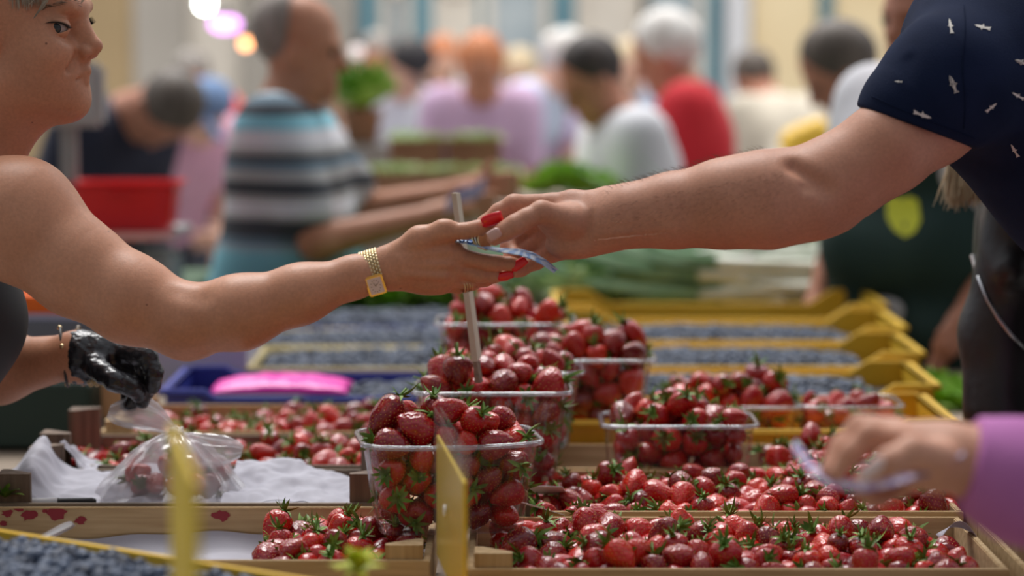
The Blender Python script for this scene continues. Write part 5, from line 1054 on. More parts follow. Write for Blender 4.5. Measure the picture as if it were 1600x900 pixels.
# magenta bag in the blue crate
def bagfn(u, v):
    x = -.50 + u * .225; y = 3.97 + v * .14; e = math.sin(math.pi * u) ** .4 * math.sin(math.pi * v) ** .4
    return (x + .004 * math.sin(v * 20), y, .935 + .022 * e + .005 * mnoise.noise(Vector((u * 9, v * 6, 1))) * e)
o = MB().grid(bagfn, 40, 24).build('plastic_bag', M_magenta, smooth=True, solid=.002); prop(o, 'crumpled magenta plastic bag lying in the blue crate', 'bag')

# ---------------------------------------------------------------- lamps hanging behind, from a beam
setting(MB().box((-1.4, 9.0, 2.75), (2.6, .05, .05)).build('beam', M_woodgrey))
def em(name, col, s):
    m, n, l, b = newmat(name); b.inputs['Emission Color'].default_value = (*col, 1); b.inputs['Emission Strength'].default_value = s; b.inputs['Base Color'].default_value = (*col, 1); return m
def lamp(px, py, Y, m, label, r=.03, sx=1.0):
    p = P(px, py, Y); t = empty('pendant_lamp', tuple(p)); prop(t, label, 'lamp')
    b = MB(); b.sphere((0, 0, 0), (r * sx, r, r), 16, 10); b.build('bulb', m, t, smooth=True)
    MB().lathe([(.012, r * .9), (.014, r * 1.1), (.02, r * 1.6), (.008, r * 2.2), (.0001, r * 2.3)], 12).build('socket', M_black, t, smooth=True)
    MB().tube([(0, 0, r * 2), (0, 0, 2.75 - p[2])], .003, 5).build('cord', M_black, t)
lamp(320, 6, 9.0, em('lamp_white', (.93, 1.0, .93), 18), 'white glowing bulb hanging at the top beside the magenta lamp', .028)
lamp(352, 38, 9.0, em('lamp_magenta', (.85, .35, 1.0), 3.2), 'wide magenta glowing lamp below the white bulb', .028, 2.0)
lamp(384, 68, 9.0, em('lamp_orange', (1.0, .42, .16), 6), 'orange glowing bulb half hidden behind the bald head', .02)
lamp(558, 80, 9.0, em('lamp_pale', (.8, .7, .68), .8), 'pale round lamp beside the nose of the striped shirt man', .026)

# ---------------------------------------------------------------- people in the crowd
SK = skin_mat('skin_crowd', (.38, .16, .09), (.48, .23, .14), False, .05)
SKr = skin_mat('skin_ruddy', (.34, .14, .085), (.42, .19, .12), False, .05)
SKp = skin_mat('skin_pale', (.55, .32, .23), (.66, .40, .30), False, .05)
def hairm(n, a, b): return mottled(n, a, b, 30, .6, (1, 1, .3), bump=.4)
H_grey = hairm('hair_grey', (.16, .135, .12), (.30, .27, .24)); H_white = hairm('hair_white', (.48, .45, .42), (.68, .66, .63)); H_dark = hairm('hair_dark', (.018, .012, .01), (.05, .035, .03))
H_brown = hairm('hair_brown', (.06, .045, .035), (.12, .09, .07)); H_red = hairm('hair_red', (.42, .14, .05), (.55, .2, .08)); H_blond = hairm('hair_blond', (.46, .34, .2), (.62, .5, .32)); H_short = hairm('hair_cropped', (.20, .165, .14), (.30, .25, .22))
M_jeans = mottled('dark_trousers', (.03, .035, .05), (.06, .07, .09), 20, .85)
def cloth(n, a, b=None): return mottled(n, a, b or tuple(c * 1.12 for c in a), 6, .85, bump=.25)
def striped():
    m, n, l, b = newmat('striped_jersey'); g = n.new('ShaderNodeTexCoord'); s = n.new('ShaderNodeSeparateXYZ'); l.new(g.outputs['Object'], s.inputs[0])
    mr = n.new('ShaderNodeMapRange'); mr.inputs[1].default_value = .90; mr.inputs[2].default_value = 1.50; l.new(s.outputs['Z'], mr.inputs[0])
    cr = n.new('ShaderNodeValToRGB'); cr.color_ramp.interpolation = 'CONSTANT'; l.new(mr.outputs[0], cr.inputs[0])
    blue = (.22, .50, .60); wh = (.60, .60, .64); dk = (.045, .05, .06); sl = (.13, .19, .24); gy = (.36, .36, .36)
    st = [(0, blue), (.24, (.30, .40, .46)), (.265, sl), (.295, dk), (.36, gy), (.38, wh), (.43, gy), (.455, dk), (.51, gy), (.55, sl), (.585, dk), (.61, gy), (.64, wh), (.70, blue), (.755, dk), (.80, sl), (.835, (.5, .6, .66)), (.86, wh), (1, wh)]
    e = cr.color_ramp.elements; e[0].position = 0; e[0].color = (*st[0][1], 1); e[1].position = 1; e[1].color = (*st[-1][1], 1)
    for p_, c_ in st[1:-1]: q_ = e.new(p_); q_.color = (*c_, 1)
    l.new(cr.outputs[0], b.inputs['Base Color']); b.inputs['Roughness'].default_value = .85; return m
def figure(label, head, Y, yaw, s=1.0, lean=0.0, shirt=None, sleeve='short', skin=SK, hair=H_grey, hairstyle='short', pants=M_jeans, arms=None, head_tilt=0.0, belly=0.0, vox=.0095, apron=None, name='person', cap=None, bulk=1.0):
    """whole standing figure; its head is at the pixel/depth given, its feet on the ground"""
    hp = P(head[0], head[1], Y); yw = math.radians(yaw); F = Vector((math.cos(yw), math.sin(yw), 0)); Lf = Vector((-math.sin(yw), math.cos(yw), 0))
    # find the lean that puts the head at its height, unless given
    if lean is None:
        c = (hp[2] / s - .95) / .66; c = max(-1, min(1, c)); lean = math.acos(c)
    off = s * .66 * math.sin(lean); zz = s * (.95 + .66 * math.cos(lean)); drop = hp[2] - zz
    base = Vector((hp[0], hp[1], 0)) - F * off
    cl, sl_ = math.cos(lean), math.sin(lean)
    k = 1 + drop / zz     # stretch the legs a little so the feet stay on the ground
    def Wp(f, l, u):
        if u > .95: uu = u - .95; f2 = f * cl + uu * sl_; u2 = .95 + uu * cl - f * sl_
        else: f2, u2 = f, u
        u2 = u2 * s
        u2 = u2 + drop * min(1, u2 / (.95 * s))
        v = base + F * (f2 * s) + Lf * (l * s); return (v.x, v.y, u2)
    b = bulk
    torso = [cone(Wp(0, -.05, .98), Wp(0, .05, .98), .125 * s * b, k=.05), cone(Wp(belly * .3, -.07, 1.12), Wp(belly * .3, .07, 1.12), (.105 + belly * .3) * s * b, k=.08),
             cone(Wp(.01, -.09, 1.30), Wp(.01, .09, 1.30), .115 * s * b, k=.08), cone(Wp(-.01, -.14, 1.40), Wp(-.01, .14, 1.40), .068 * s * b, k=.07), cone(Wp(-.01, 0, 1.40), Wp(-.005, 0, 1.47), .075 * s, .055 * s, k=.05)]
    hc = (0.015 + .10 * math.sin(head_tilt), 1.555 + .10 * math.cos(head_tilt) - .02)
    cn, sn = math.cos(head_tilt), math.sin(head_tilt)
    def Hp(f, l, u):     # head frame about the top of the neck
        f2 = f * cn + u * sn; u2 = u * cn - f * sn; return Wp(.01 + f2, l, 1.512 + u2)
    hd = [cone(Wp(-.01, 0, 1.43), Hp(0, 0, .04), .062 * s, .058 * s, k=.04), ell(Hp(-.005, 0, .115), (.095 * s, .076 * s, .095 * s), k=.03, rot=(0, 0, yw)),
          ell(Hp(.03, 0, .05), (.062 * s, .058 * s, .075 * s), k=.04, rot=(0, 0, yw)), cone(Hp(.03, -.03, .0), Hp(.03, .03, .0), .022 * s, k=.03), ell(Hp(.075, 0, -.008), .022 * s, k=.03),
          cone(Hp(.09, 0, .09), Hp(.112, 0, .052), .009 * s, .013 * s, k=.015), cone(Hp(.082, -.022, .02), Hp(.082, .022, .02), .011 * s, k=.012), cone(Hp(.08, -.03, .10), Hp(.08, .03, .10), .012 * s, k=.02),
          ell(Hp(-.005, .077, .07), (.018 * s, .010 * s, .03 * s), k=.006, rot=(0, 0, yw)), ell(Hp(-.005, -.077, .07), (.018 * s, .010 * s, .03 * s), k=.006, rot=(0, 0, yw)),
          ell(Hp(.093, .033, .083), .011 * s, k=.012, op='s'), ell(Hp(.093, -.033, .083), .011 * s, k=.012, op='s')]
    arms = arms or {}
    limb = []; slv = []
    for sd in (1, -1):
        e, h = arms.get(sd, ((.02, .23, 1.13), (.16, .20, .95)))
        sh = (-.01, sd * .165, 1.41); e = (e[0], sd * e[1], e[2]); h = (h[0], sd * h[1], h[2])
        S_, E_, H_ = vec(Wp(*sh)), vec(Wp(*e)), vec(Wp(*h))
        limb += [cone(S_, E_, .055 * s * b, .041 * s, k=.04), cone(E_, H_, .042 * s, .026 * s, k=.02)]
        d_ = H_ - E_; d_ = d_ / (np.linalg.norm(d_) + 1e-6); limb.append(cone(H_, H_ + d_ * .06 * s, .026 * s, .03 * s, k=.02))
        sd_ = vec(Lf) * sd
        for q_ in range(4): limb.append(cone(H_ + d_ * .07 * s + vec((0, 0, .022 - .015 * q_)), H_ + d_ * .145 * s + vec((0, 0, .018 - .017 * q_)), .0095 * s, .008 * s, k=.006))
        limb.append(cone(H_ + d_ * .03 * s + vec((0, 0, .02)), H_ + d_ * .085 * s + vec((0, 0, .05)), .012 * s, .009 * s, k=.01))
        cut = {'short': .72, 'long': 1.0, 'none': .12}[sleeve]
        slv += [cone(S_, S_ + (E_ - S_) * cut, .064 * s * b, .056 * s * b if sleeve == 'short' else .05 * s, k=.04)]
        if sleeve == 'long': slv.append(cone(E_, E_ + (H_ - E_) * .93, .05 * s, .034 * s, k=.02))
    legs = []; lg2 = []
    for sd in (1, -1):
        hip, kn, an, to = Wp(0, sd * .085, .92), Wp(.01, sd * .10, .50), Wp(-.02, sd * .11, .085), Wp(.15, sd * .13, .035)
        legs += [cone(hip, kn, .09 * s, .058 * s, k=.04), cone(kn, an, .056 * s, .038 * s, k=.03), cone(Wp(-.03, sd * .11, .045), to, .04 * s, .032 * s, k=.02)]
        lg2 += [cone(hip, kn, .10 * s, .070 * s, k=.03), cone(kn, an, .070 * s, .058 * s, k=.03)]
    body = link(name, skin_mesh(name, torso + hd + limb + legs, vox), skin); prop(body, label, 'person')
    if shirt: link('shirt', skin_mesh('shirt', torso[:-1] + [cone(Wp(-.01, 0, 1.38), Wp(-.008, 0, 1.435), .082 * s, .062 * s, k=.04)] + [cone(Wp(0, -.05, .93), Wp(0, .05, .93), .13 * s * b, k=.05)] + slv, vox, off=.010), shirt, body)
    if pants: link('trousers', skin_mesh('trousers', [cone(Wp(0, -.05, .95), Wp(0, .05, .95), .135 * s * b, k=.05)] + lg2, vox, off=.004), pants, body)
    if hair:
        up = vec(Hp(-.02, 0, .14)); hs = []
        hs.append(ell(Hp(-.022, 0, .128), (.100 * s, .085 * s, .096 * s), k=.02, rot=(0, 0, yw)))
        if hairstyle == 'long': hs += [cone(Hp(-.05, 0, .08), Hp(-.07, 0, -.08), .085 * s, .06 * s, k=.03)]
        if hairstyle == 'bun': hs += [ell(Hp(-.10, 0, .17), .045 * s, k=.02)]
        if hairstyle == 'full': hs += [ell(Hp(-.035, 0, .11), (.105 * s, .094 * s, .10 * s), k=.02, rot=(0, 0, yw))]
        face = ell(Hp(.085, 0, .045), (.075 * s, .075 * s, .105 * s), k=.02, op='s', rot=(0, 0, yw)) if hairstyle != 'bald' else ell(Hp(.075, 0, .12), (.125 * s, .11 * s, .15 * s), k=.02, op='s', rot=(0, 0, yw))
        nk = ell(Hp(-.01, 0, -.03), (.07 * s, .09 * s, .08 * s), k=.02, op='s', rot=(0, 0, yw))
        link('hair', skin_mesh('hair', hs + ([face, nk] if hairstyle != 'long' else [face]), vox * .8), hair, body)
    ey = MB()
    for sd in (1, -1): ey.sphere(Hp(.083, sd * .033, .083), .0105 * s, 8, 6)
    ey.build('eyes', M_eyed, body, smooth=True)
    if cap: link('cap', skin_mesh('cap', [ell(Hp(-.01, 0, .135), (.108 * s, .092 * s, .085 * s), k=.01, rot=(0, 0, yw)), cone(Hp(.08, -.03, .13), Hp(.16, 0, .115), .035 * s, .03 * s, k=.02, n=(0, 0, 1), fl=.25), plane(Hp(0, 0, .105), -(vec(Hp(0, 0, 1)) - vec(Hp(0, 0, 0))))], vox * .8), cap, body)
    if apron:
        link('apron', skin_mesh('apron', [cone(Wp(.04, -.06, 1.30), Wp(.04, .06, 1.30), .115 * s, k=.05), cone(Wp(.05, -.09, 1.1), Wp(.05, .09, 1.1), .135 * s, k=.05), cone(Wp(.05, -.12, .9), Wp(.06, -.14, .55), .13 * s, .14 * s, k=.05), cone(Wp(.05, .12, .9), Wp(.06, .14, .55), .13 * s, .14 * s, k=.05)], vox, off=.01), apron, body)
    return body
M_eyed = flat('dark_eye', (.03, .02, .018), .3)
T_white = cloth('white_cotton', (.58, .58, .61)); T_red = cloth('red_cotton', (.40, .006, .014)); T_navy = cloth('navy_cotton', (.014, .016, .035)); T_lilac = cloth('lilac_print', (.52, .36, .52)); T_pink = cloth('pink_cotton', (.60, .34, .46))
T_pale = cloth('pale_blue_cotton', (.46, .52, .66)); T_cream = cloth('cream_cotton', (.46, .41, .33)); T_apron = cloth('green_apron', (.006, .028, .024)); T_coral = cloth('coral_cotton', (.80, .12, .10)); T_grey = cloth('grey_cotton', (.34, .34, .36)); T_capblue = cloth('blue_cap', (.14, .22, .38)); T_black = cloth('black_cotton', (.02, .018, .02))
reach = {1: ((.12, .19, 1.15), (.38, .10, 1.13)), -1: ((.12, .22, 1.12), (.40, .14, 1.16))}
figure('stocky man in a teal, white and black striped shirt holding a blurred banknote', (462, 66), 5.7, -4, 1.0, .10, striped(), 'short', SK, H_short, 'bald', belly=.12, vox=.007, bulk=1.08,
       arms={1: ((.18, .20, 1.22), (.42, .06, 1.30)), -1: ((.13, .23, 1.17), (.38, .11, 1.25))})
figure('grey haired man in a dark navy top bending his head over the red tub', (243, 122), 7.0, -35, 1.0, None, T_navy, 'long', SKr, H_brown, head_tilt=.9, arms=reach)
figure('person in a pink top between the navy man and the striped shirt', (322, 165), 8.6, -60, .95, None, T_pink, 'short', SKp, None, cap=T_capblue)
figure('person in a coral red top far behind the magenta lamp', (300, 120), 10.5, -80, .95, None, T_coral, 'short', SK, H_grey)
figure('person in a white top with a dark head of hair behind the striped man', (512, 150), 8.2, 200, .95, .15, T_white, 'short', SKp, H_blond, 'full', arms=reach)
figure('person in a pale top wearing a black cap, beyond the brown crates', (640, 102), 10.3, -50, .98, None, T_white, 'short', SKp, H_dark, cap=T_black)
figure('orange haired woman in a lilac patterned top', (752, 100), 9.2, -90, .97, None, T_lilac, 'short', SK, H_red, 'full', arms=reach)
figure('pale haired person in a white and light blue shirt, left of the dark haired one', (884, 92), 9.9, -20, .98, None, T_pale, 'long', SKp, H_white, 'full')
figure('dark haired man in a white t-shirt leaning to the produce', (938, 112), 7.4, 195, 1.0, .32, T_white, 'short', SKr, H_dark, head_tilt=.25, bulk=1.12, arms=reach)
figure('grey haired man in a bright red t-shirt seen from the side', (1052, 72), 7.9, 172, 1.02, .22, T_red, 'short', SKr, H_white, 'full', head_tilt=.25, bulk=1.12, arms=reach)
figure('brown haired person in cream clothes before the cream wall', (1180, 122), 9.8, 120, .97, None, T_cream, 'long', SKr, H_brown, arms=reach)
figure('dark haired person in profile in a light grey top', (1308, 100), 6.9, 182, 1.0, None, T_white, 'short', SKr, H_brown, 'full')
figure('person in a lilac blouse far behind the brown crates', (812, 112), 11.8, -100, .95, None, T_lilac, 'short', SKp, H_blond, 'full')
figure('person in grey standing far behind near the teal pillar', (690, 95), 11.2, -70, .97, None, T_grey, 'short', SKp, H_red)
figure('person in a pale blouse far behind, left of the orange haired woman', (590, 90), 11.0, -95, .97, None, T_cream, 'short', SK, H_grey)
figure('small pale figure far behind between white haired people', (985, 100), 11.5, -90, .95, None, T_pale, 'short', SKp, H_blond, 'full')
figure('stall keeper in a white shirt and long dark green apron', (1446, 18), 5.15, 222, .97, .06, T_white, 'short', SKr, H_grey, apron=T_apron, vox=.007, bulk=1.1)
# yellow emblem on the green apron
pe = P(1425, 340, 4.9)
M_emblem = flat('yellow_emblem', (.55, .58, .02), .7)
ap = [o for o in bpy.data.objects if o.name.startswith('apron')][0]
bv_ = bvh_of(ap.data); eb = MB()
sh_ = [(-.028, .03), (-.010, .036), (0, .03), (.012, .037), (.028, .03), (.030, -.01), (.018, -.034), (0, -.046), (-.018, -.034), (-.030, -.01)]
c0 = bv_.ray_cast(Vector((pe[0], 3.6, pe[2])), Vector((0, 1, 0)))[0]
if c0 is not None:
    ring = [c0 + Vector((0, 0, 0))] + [Vector((pe[0] + a, 3.6, pe[2] + b)) for a, b in sh_]
    pts = drape(bv_, [tuple(p) for p in ring[0:1]] + [tuple(p) for p in ring[1:]], off=.003, back=1.0)
    pts = [p if p is not None else Vector((ring[i].x, c0.y - .003, ring[i].z)) for i, p in enumerate(pts)]
    eb.add(pts, [(0, i, i % 10 + 1) for i in range(1, 11)]).build('emblem', M_emblem, ap)
# potted plant between the faces
pp = P(565, 175, 7.9); pt = empty('potted_plant', (pp[0], pp[1], 1.20)); prop(pt, 'green leafy plant standing up behind the striped man', 'plant')
MB().lathe([(.0001, 0), (.05, 0), (.065, .10), (.07, .10), (.07, .115), (.06, .115), (.05, .09), (.0001, .09)], 16).build('pot', M_brownbox, pt, smooth=True)
fo = link('foliage', HEADS['leaf'], None, pt); fo.location = (0, 0, .10); fo.scale = (1.3, 1.3, 2.6)
o = MB().box((pp[0], pp[1], .60), (.09, .09, .60), bev=.004).build('plant_stand', M_greym); prop(o, 'narrow stand under the leafy plant', 'stand')
# yellow produce beside the profile head
for i, (px, py) in enumerate([(1255, 215), (1275, 208), (1240, 222), (1290, 220), (1265, 228)]):
    p = P(px, py, 7.4); o = MB().lathe([(.0001, -.05), (.02, -.045), (.04, -.02), (.045, .01), (.035, .035), (.0001, .03)], 14).build('yellow_pepper', M_yellow, smooth=True, loc=tuple(p), rot=(.5 * i, .8, i)); prop(o, 'yellow pepper heaped below the dark haired profile', 'pepper', 'yellow peppers below the profile')
t = empty('produce_box', (P(1262, 240, 7.4)[0], 7.4, 1.0)); prop(t, 'pale box heaped with yellow peppers', 'box')
MB().box((0, 0, .07), (.16, .12, .07), bev=.006).build('box_body', M_white, t); MB().box((0, 0, .16), (.14, .10, .02), bev=.006).build('box_insert', M_white, t)

rbp = P(497, 392, 6.0); t = empty('shopping_bag', (rbp[0], 6.0, rbp[2] - .09)); prop(t, 'deep red cloth bag hanging below the forearm of the striped man', 'bag')
M_rbag = cloth('red_cloth_bag', (.30, .012, .012))
link('bag_body', skin_mesh('bag_body', [cone((-.03, 0, .03), (.03, 0, .03), .045, k=.03, n=(0, 1, 0), fl=.5), cone((-.03, 0, .12), (.03, 0, .12), .035, k=.05, n=(0, 1, 0), fl=.5)], .006), M_rbag, t)
MB().tube([(-.03, 0, .14), (-.025, 0, .20), (0, 0, .225), (.025, 0, .20), (.03, 0, .14)], .006, 6).build('strap', M_rbag, t, smooth=True)

# ---------------------------------------------------------------- the seller on the left edge, reaching across
SKW = skin_mat('skin_seller', (.44, .195, .108), (.54, .262, .158), True, .12, .44)
SKM = skin_mat('skin_buyer', (.43, .198, .12), (.52, .26, .168), False, .12, .5)
SKF = skin_mat('skin_front_hand', (.46, .22, .14), (.56, .29, .195), False, .1)
M_nailred = flat('red_nail_varnish', (.86, .012, .02), .12, spec=.7)
M_nail = flat('bare_nail', (.66, .40, .34), .25)
M_nailpink = flat('pale_nail', (.85, .68, .66), .2)

# her head: profile points in pixels at depth HY, sideways offset in metres; turned a little towards the camera
HY = 3.02
hcx, hcz = P(0, 40, HY)[0], None
YAW = math.radians(-11)
def Hd(px, py, dy=0.0):
    c, s_ = math.cos(YAW), math.sin(YAW); n = -abs(dy); q = P(px, py, 1.0); m = q[0]
    f = (m * (HY + n * c) - hcx + n * s_) / (c - m * s_)
    Yn = HY + f * s_ + n * c; z = P(px, py, Yn)[2]
    return (hcx + f * c - dy * s_, HY + f * s_ + dy * c, z)
r_ = lambda px: R(px, HY)
HR = (0, 0, YAW)
head = [
    ell(Hd(2, -2), (r_(121), .076, r_(108)), rot=HR), ell(Hd(-20, 10), (r_(100), .078, r_(95)), k=.03, rot=HR),
    ell(Hd(62, 60), (r_(64), .056, r_(92)), k=.03, rot=HR),
    ell(Hd(85, 110), (r_(43), .036, r_(42)), k=.03, rot=HR),
    cone(Hd(12, 118, -.050), Hd(100, 160, -.014), r_(20), r_(19), k=.035), cone(Hd(12, 118, .050), Hd(100, 160, .014), r_(20), r_(19), k=.035),
    ell(Hd(74, 80, -.038), (r_(26), .018, r_(24)), k=.035, rot=HR), ell(Hd(74, 80, .038), (r_(26), .018, r_(24)), k=.035, rot=HR),
    ell(Hd(60, 150), (r_(52), .045, r_(27)), k=.04, rot=HR),
    ell(Hd(105, 156), (r_(21), .020, r_(21)), k=.018, rot=HR),
    cone(Hd(104, 8, -.030), Hd(117, 14, 0), r_(12), r_(12), k=.02), cone(Hd(104, 8, .030), Hd(117, 14, 0), r_(12), r_(12), k=.02),
    ell(Hd(106, 45, -.031), (r_(18), .016, r_(14)), k=.018, op='s', rot=HR), ell(Hd(106, 45, .031), (r_(18), .016, r_(14)), k=.018, op='s', rot=HR),
    ell(Hd(88, 42, -.033), r_(19), k=.008), ell(Hd(88, 42, .033), r_(19), k=.008),
    
    
    cone(Hd(118, 22), Hd(147, 70), r_(8), r_(10.5), k=.012), cone(Hd(124, 46), Hd(137, 78), r_(13), r_(12), k=.012),
    ell(Hd(149, 72), r_(10), k=.006), ell(Hd(131, 82, -.0125), (r_(12), .007, r_(9.5)), k=.006, rot=HR), ell(Hd(131, 82, .0125), (r_(12), .007, r_(9.5)), k=.006, rot=HR),
    cone(Hd(128, 86), Hd(143, 82), r_(6), r_(6), k=.006), ell(Hd(138, 89, -.008), (r_(5), .003, r_(3.5)), k=.003, op='s', rot=HR),
    cone(Hd(127, 94), Hd(131, 107), r_(8), r_(7.5), k=.01), 
    cone(Hd(132.5, 111, -.003), Hd(113, 120, -.021), r_(6.5), r_(3.5), k=.006), cone(Hd(132.5, 111, .003), Hd(113, 120, .021), r_(6.5), r_(3.5), k=.006),
    cone(Hd(129, 125, -.002), Hd(109, 126, -.019), r_(7.5), r_(4), k=.006), cone(Hd(129, 125, .002), Hd(109, 126, .019), r_(7.5), r_(4), k=.006),
    cone(Hd(146, 118, -.002), Hd(107, 127, -.028), r_(1.7), r_(1.6), k=.002, op='s'),
    cone(Hd(105, 129, -.027), Hd(95, 143, -.030), r_(.8), r_(.5), k=.008, op='s'),
    cone(Hd(120, 86, -.021), Hd(104, 108, -.033), r_(.8), r_(.6), k=.012, op='s'),
    ell(Hd(-20, 62, -.073), (r_(20), .008, r_(32)), k=.006, rot=(0, 0, YAW + .25)), ell(Hd(-16, 58, -.083), (r_(9), .006, r_(16)), k=.004, op='s', rot=(0, 0, YAW + .25)),
    ell(Hd(-20, 62, .073), (r_(20), .008, r_(32)), k=.006, rot=(0, 0, YAW - .25)),
    # neck
    cone(Hd(0, 120), Hd(-52, 262), r_(66), r_(64), k=.04), cone(Hd(48, 168), Hd(-14, 262), r_(22), r_(34), k=.04),
]
A1 = 2.85
def W(px, py, Y=A1): return P(px, py, Y)
torso_w = [
    cone(W(-70, 320, 2.92), W(-90, 320, 3.22), .062, .062, k=.06), cone(W(-130, 420, 2.98), W(-130, 420, 3.16), .105, k=.08), ell(W(-60, 505, 3.0), (R(96, 3), .085, R(88, 3)), k=.05), ell(W(-60, 505, 3.16), (R(96, 3), .085, R(88, 3)), k=.05),
    cone(W(-190, 640, 3.0), W(-190, 640, 3.16), .115, k=.09), cone(W(-330, 860, 3.0), W(-330, 860, 3.16), .130, k=.09),
]
arm_w = [
    cone(W(-60, 338, 2.90), W(28, 342, 2.86), R(92, 2.88), R(90, 2.86), k=.04),
    cone(W(28, 342, 2.86), W(120, 418, 2.835), R(90, 2.85), R(73, 2.84), k=.03), cone(W(120, 418, 2.835), W(205, 468, 2.815), R(73, 2.83), R(67, 2.82), k=.02),
    cone(W(205, 468, 2.815), W(288, 502, 2.80), R(66, 2.81), R(54, 2.8), k=.02), cone(W(288, 502, 2.80), W(375, 488, 2.79), R(54, 2.8), R(55, 2.8), k=.02),
    ell(W(300, 528, 2.81), (R(34, 2.8), .024, R(26, 2.8)), k=.02),
    cone(W(375, 488, 2.79), W(470, 459, 2.79), R(55, 2.8), R(43, 2.8), k=.02), cone(W(470, 459, 2.79), W(553, 433, 2.795), R(43, 2.8), R(32, 2.8), k=.02),
    cone(W(553, 433, 2.795), W(600, 421, 2.80), R(32, 2.8), R(29.5, 2.8), k=.012, n=(0, 1, 0), fl=.85),
    cone(W(280, 448, 2.762), W(312, 460, 2.752), R(2, 2.8), R(2, 2.8), k=.022, op='s'),
]
hw = 2.80
def px_(q): return [W(a, b, c) for a, b, c in q]
def rr_(q): return [R(a, hw) for a in q]
hand_w = [
    cone(W(603, 412, hw), W(712, 396, hw), R(21, hw), R(15, hw), k=.012), cone(W(604, 420, hw), W(713, 416, 2.802), R(21, hw), R(15, hw), k=.010),
    cone(W(606, 428, hw), W(706, 433, 2.806), R(21, hw), R(15, hw), k=.010), cone(W(608, 433, 2.802), W(690, 445, 2.812), R(19, hw), R(14, hw), k=.010),
    ell(W(668, 443, 2.812), (R(30, hw), .014, R(15, hw)), k=.012), ell(W(650, 405, 2.812), (R(40, hw), .014, R(34, hw)), k=.012),
    cone(W(603, 408, hw), W(655, 374, 2.795), R(19, hw), R(19, hw), k=.012), cone(W(655, 374, 2.795), W(692, 361, 2.79), R(19, hw), R(15.5, hw), k=.010),
    ell(W(690, 381, 2.803), (R(24, hw), .009, R(14, hw)), k=.012),
]
thumb_w = chain(px_([(690, 362, 2.79), (728, 361, 2.786), (743, 359, 2.785), (766, 349, 2.783)]), rr_([15.5, 12.5, 13.5, 11.5]), .004)
index_w = chain(px_([(712, 400, hw), (762, 410, 2.802), (775, 411, 2.803), (797, 412, 2.806), (809, 413, 2.810)]), rr_([14.5, 12, 12.2, 10.5, 9]), .004)
middle_w = chain(px_([(712, 420, 2.804), (750, 430, 2.808), (772, 431, 2.812), (789, 431, 2.816)]), rr_([14, 11.5, 10.5, 9]), .004)
ring_w = chain(px_([(704, 436, 2.808), (736, 442, 2.816), (758, 438, 2.83), (776, 433, 2.838)]), rr_([13, 10.5, 10, 8.5]), .004)
little_w = chain(px_([(690, 446, 2.814), (716, 449, 2.824), (738, 445, 2.838), (756, 440, 2.846)]), rr_([12, 9.5, 8.5, 7.5]), .004)
fing_w = [group(thumb_w, .008), group(index_w, .0035), group(middle_w, .0025), group(ring_w, .0025), group(little_w, .0025)]
# knuckles and tendons
fing_w += [ell(W(697, 352, 2.788), (R(12, hw), .007, R(7, hw)), k=.008)]
for a, b in (((625, 405), (700, 392)), ((628, 415), (702, 413)), ((632, 428), (694, 432))):
    fing_w.append(cone(W(a[0], a[1], 2.785), W(b[0], b[1], 2.7905), R(3, hw), R(4, hw), k=.009))

# her left arm and hand in the glove, behind
LY = 3.12
def L(px, py, Y=LY): return P(px, py, Y)
arm_l = [cone(L(-90, 350, 3.26), L(-150, 560, 3.24), .055, .045, k=.04), cone(L(-150, 560, 3.24), L(0, 578, 3.16), R(56, LY), R(50, LY), k=.03), cone(L(0, 578, 3.16), L(118, 555, LY), R(50, LY), R(33, LY), k=.02)]
lh = lambda q: [L(a, b, c) for a, b, c in q]
lr = lambda q: [R(a, LY) for a in q]
hand_l = [cone(L(122, 553), L(196, 560), R(33, LY), R(27, LY), k=.02, n=(0, 1, 0), fl=.6), cone(L(128, 570), L(188, 580), R(30, LY), R(22, LY), k=.015, n=(0, 1, 0), fl=.6)]
fl_ = [chain(lh([(200, 552, 3.11), (228, 556, 3.09), (240, 582, 3.085), (239, 603, 3.09)]), lr([17, 14.5, 13, 11]), .004),
       chain(lh([(200, 566, 3.12), (222, 580, 3.10), (229, 608, 3.10), (222, 626, 3.105)]), lr([16, 13.5, 12.5, 10.5]), .004),
       chain(lh([(192, 580, 3.13), (212, 596, 3.12), (213, 618, 3.12), (204, 632, 3.12)]), lr([15, 13, 12, 10]), .004),
       chain(lh([(180, 590, 3.15), (200, 604, 3.15), (202, 620, 3.15), (197, 632, 3.15)]), lr([14, 12, 11, 9.5]), .004),
       chain(lh([(150, 575, 3.09), (180, 596, 3.07), (205, 604, 3.075), (216, 616, 3.085)]), lr([17, 14, 12.5, 11]), .006)]
hand_lf = [group(q, .003) for q in fl_]
def leg_(h, yy, ft): return [cone(h, (h[0] - .02, yy, .50), .088, .058, k=.05), cone((h[0] - .02, yy, .50), (h[0] - .04, yy, .09), .056, .04, k=.03), cone((h[0] - .06, yy, .045), (h[0] + ft, yy, .035), .038, .03, k=.02)]
def trous_(h, yy): return [cone(h, (h[0] - .02, yy, .50), .105, .075, k=.05), cone((h[0] - .02, yy, .50), (h[0] - .04, yy, .09), .075, .062, k=.03)]
hs1 = W(-330, 860, 3.08)
legs_w = leg_((hs1[0], 3.00, .86), 2.99, .12) + leg_((hs1[0], 3.17, .86), 3.19, .12)
seller = link('person', skin_mesh('seller', torso_w + head + arm_w + hand_w + fing_w + arm_l + [ell(q.c, q.r) if q.kind == 'ell' else q for q in hand_l] + hand_lf + legs_w, .0017), SKW)
prop(seller, 'blond woman in profile reaching a bare arm across, red nails, one black glove', 'person')
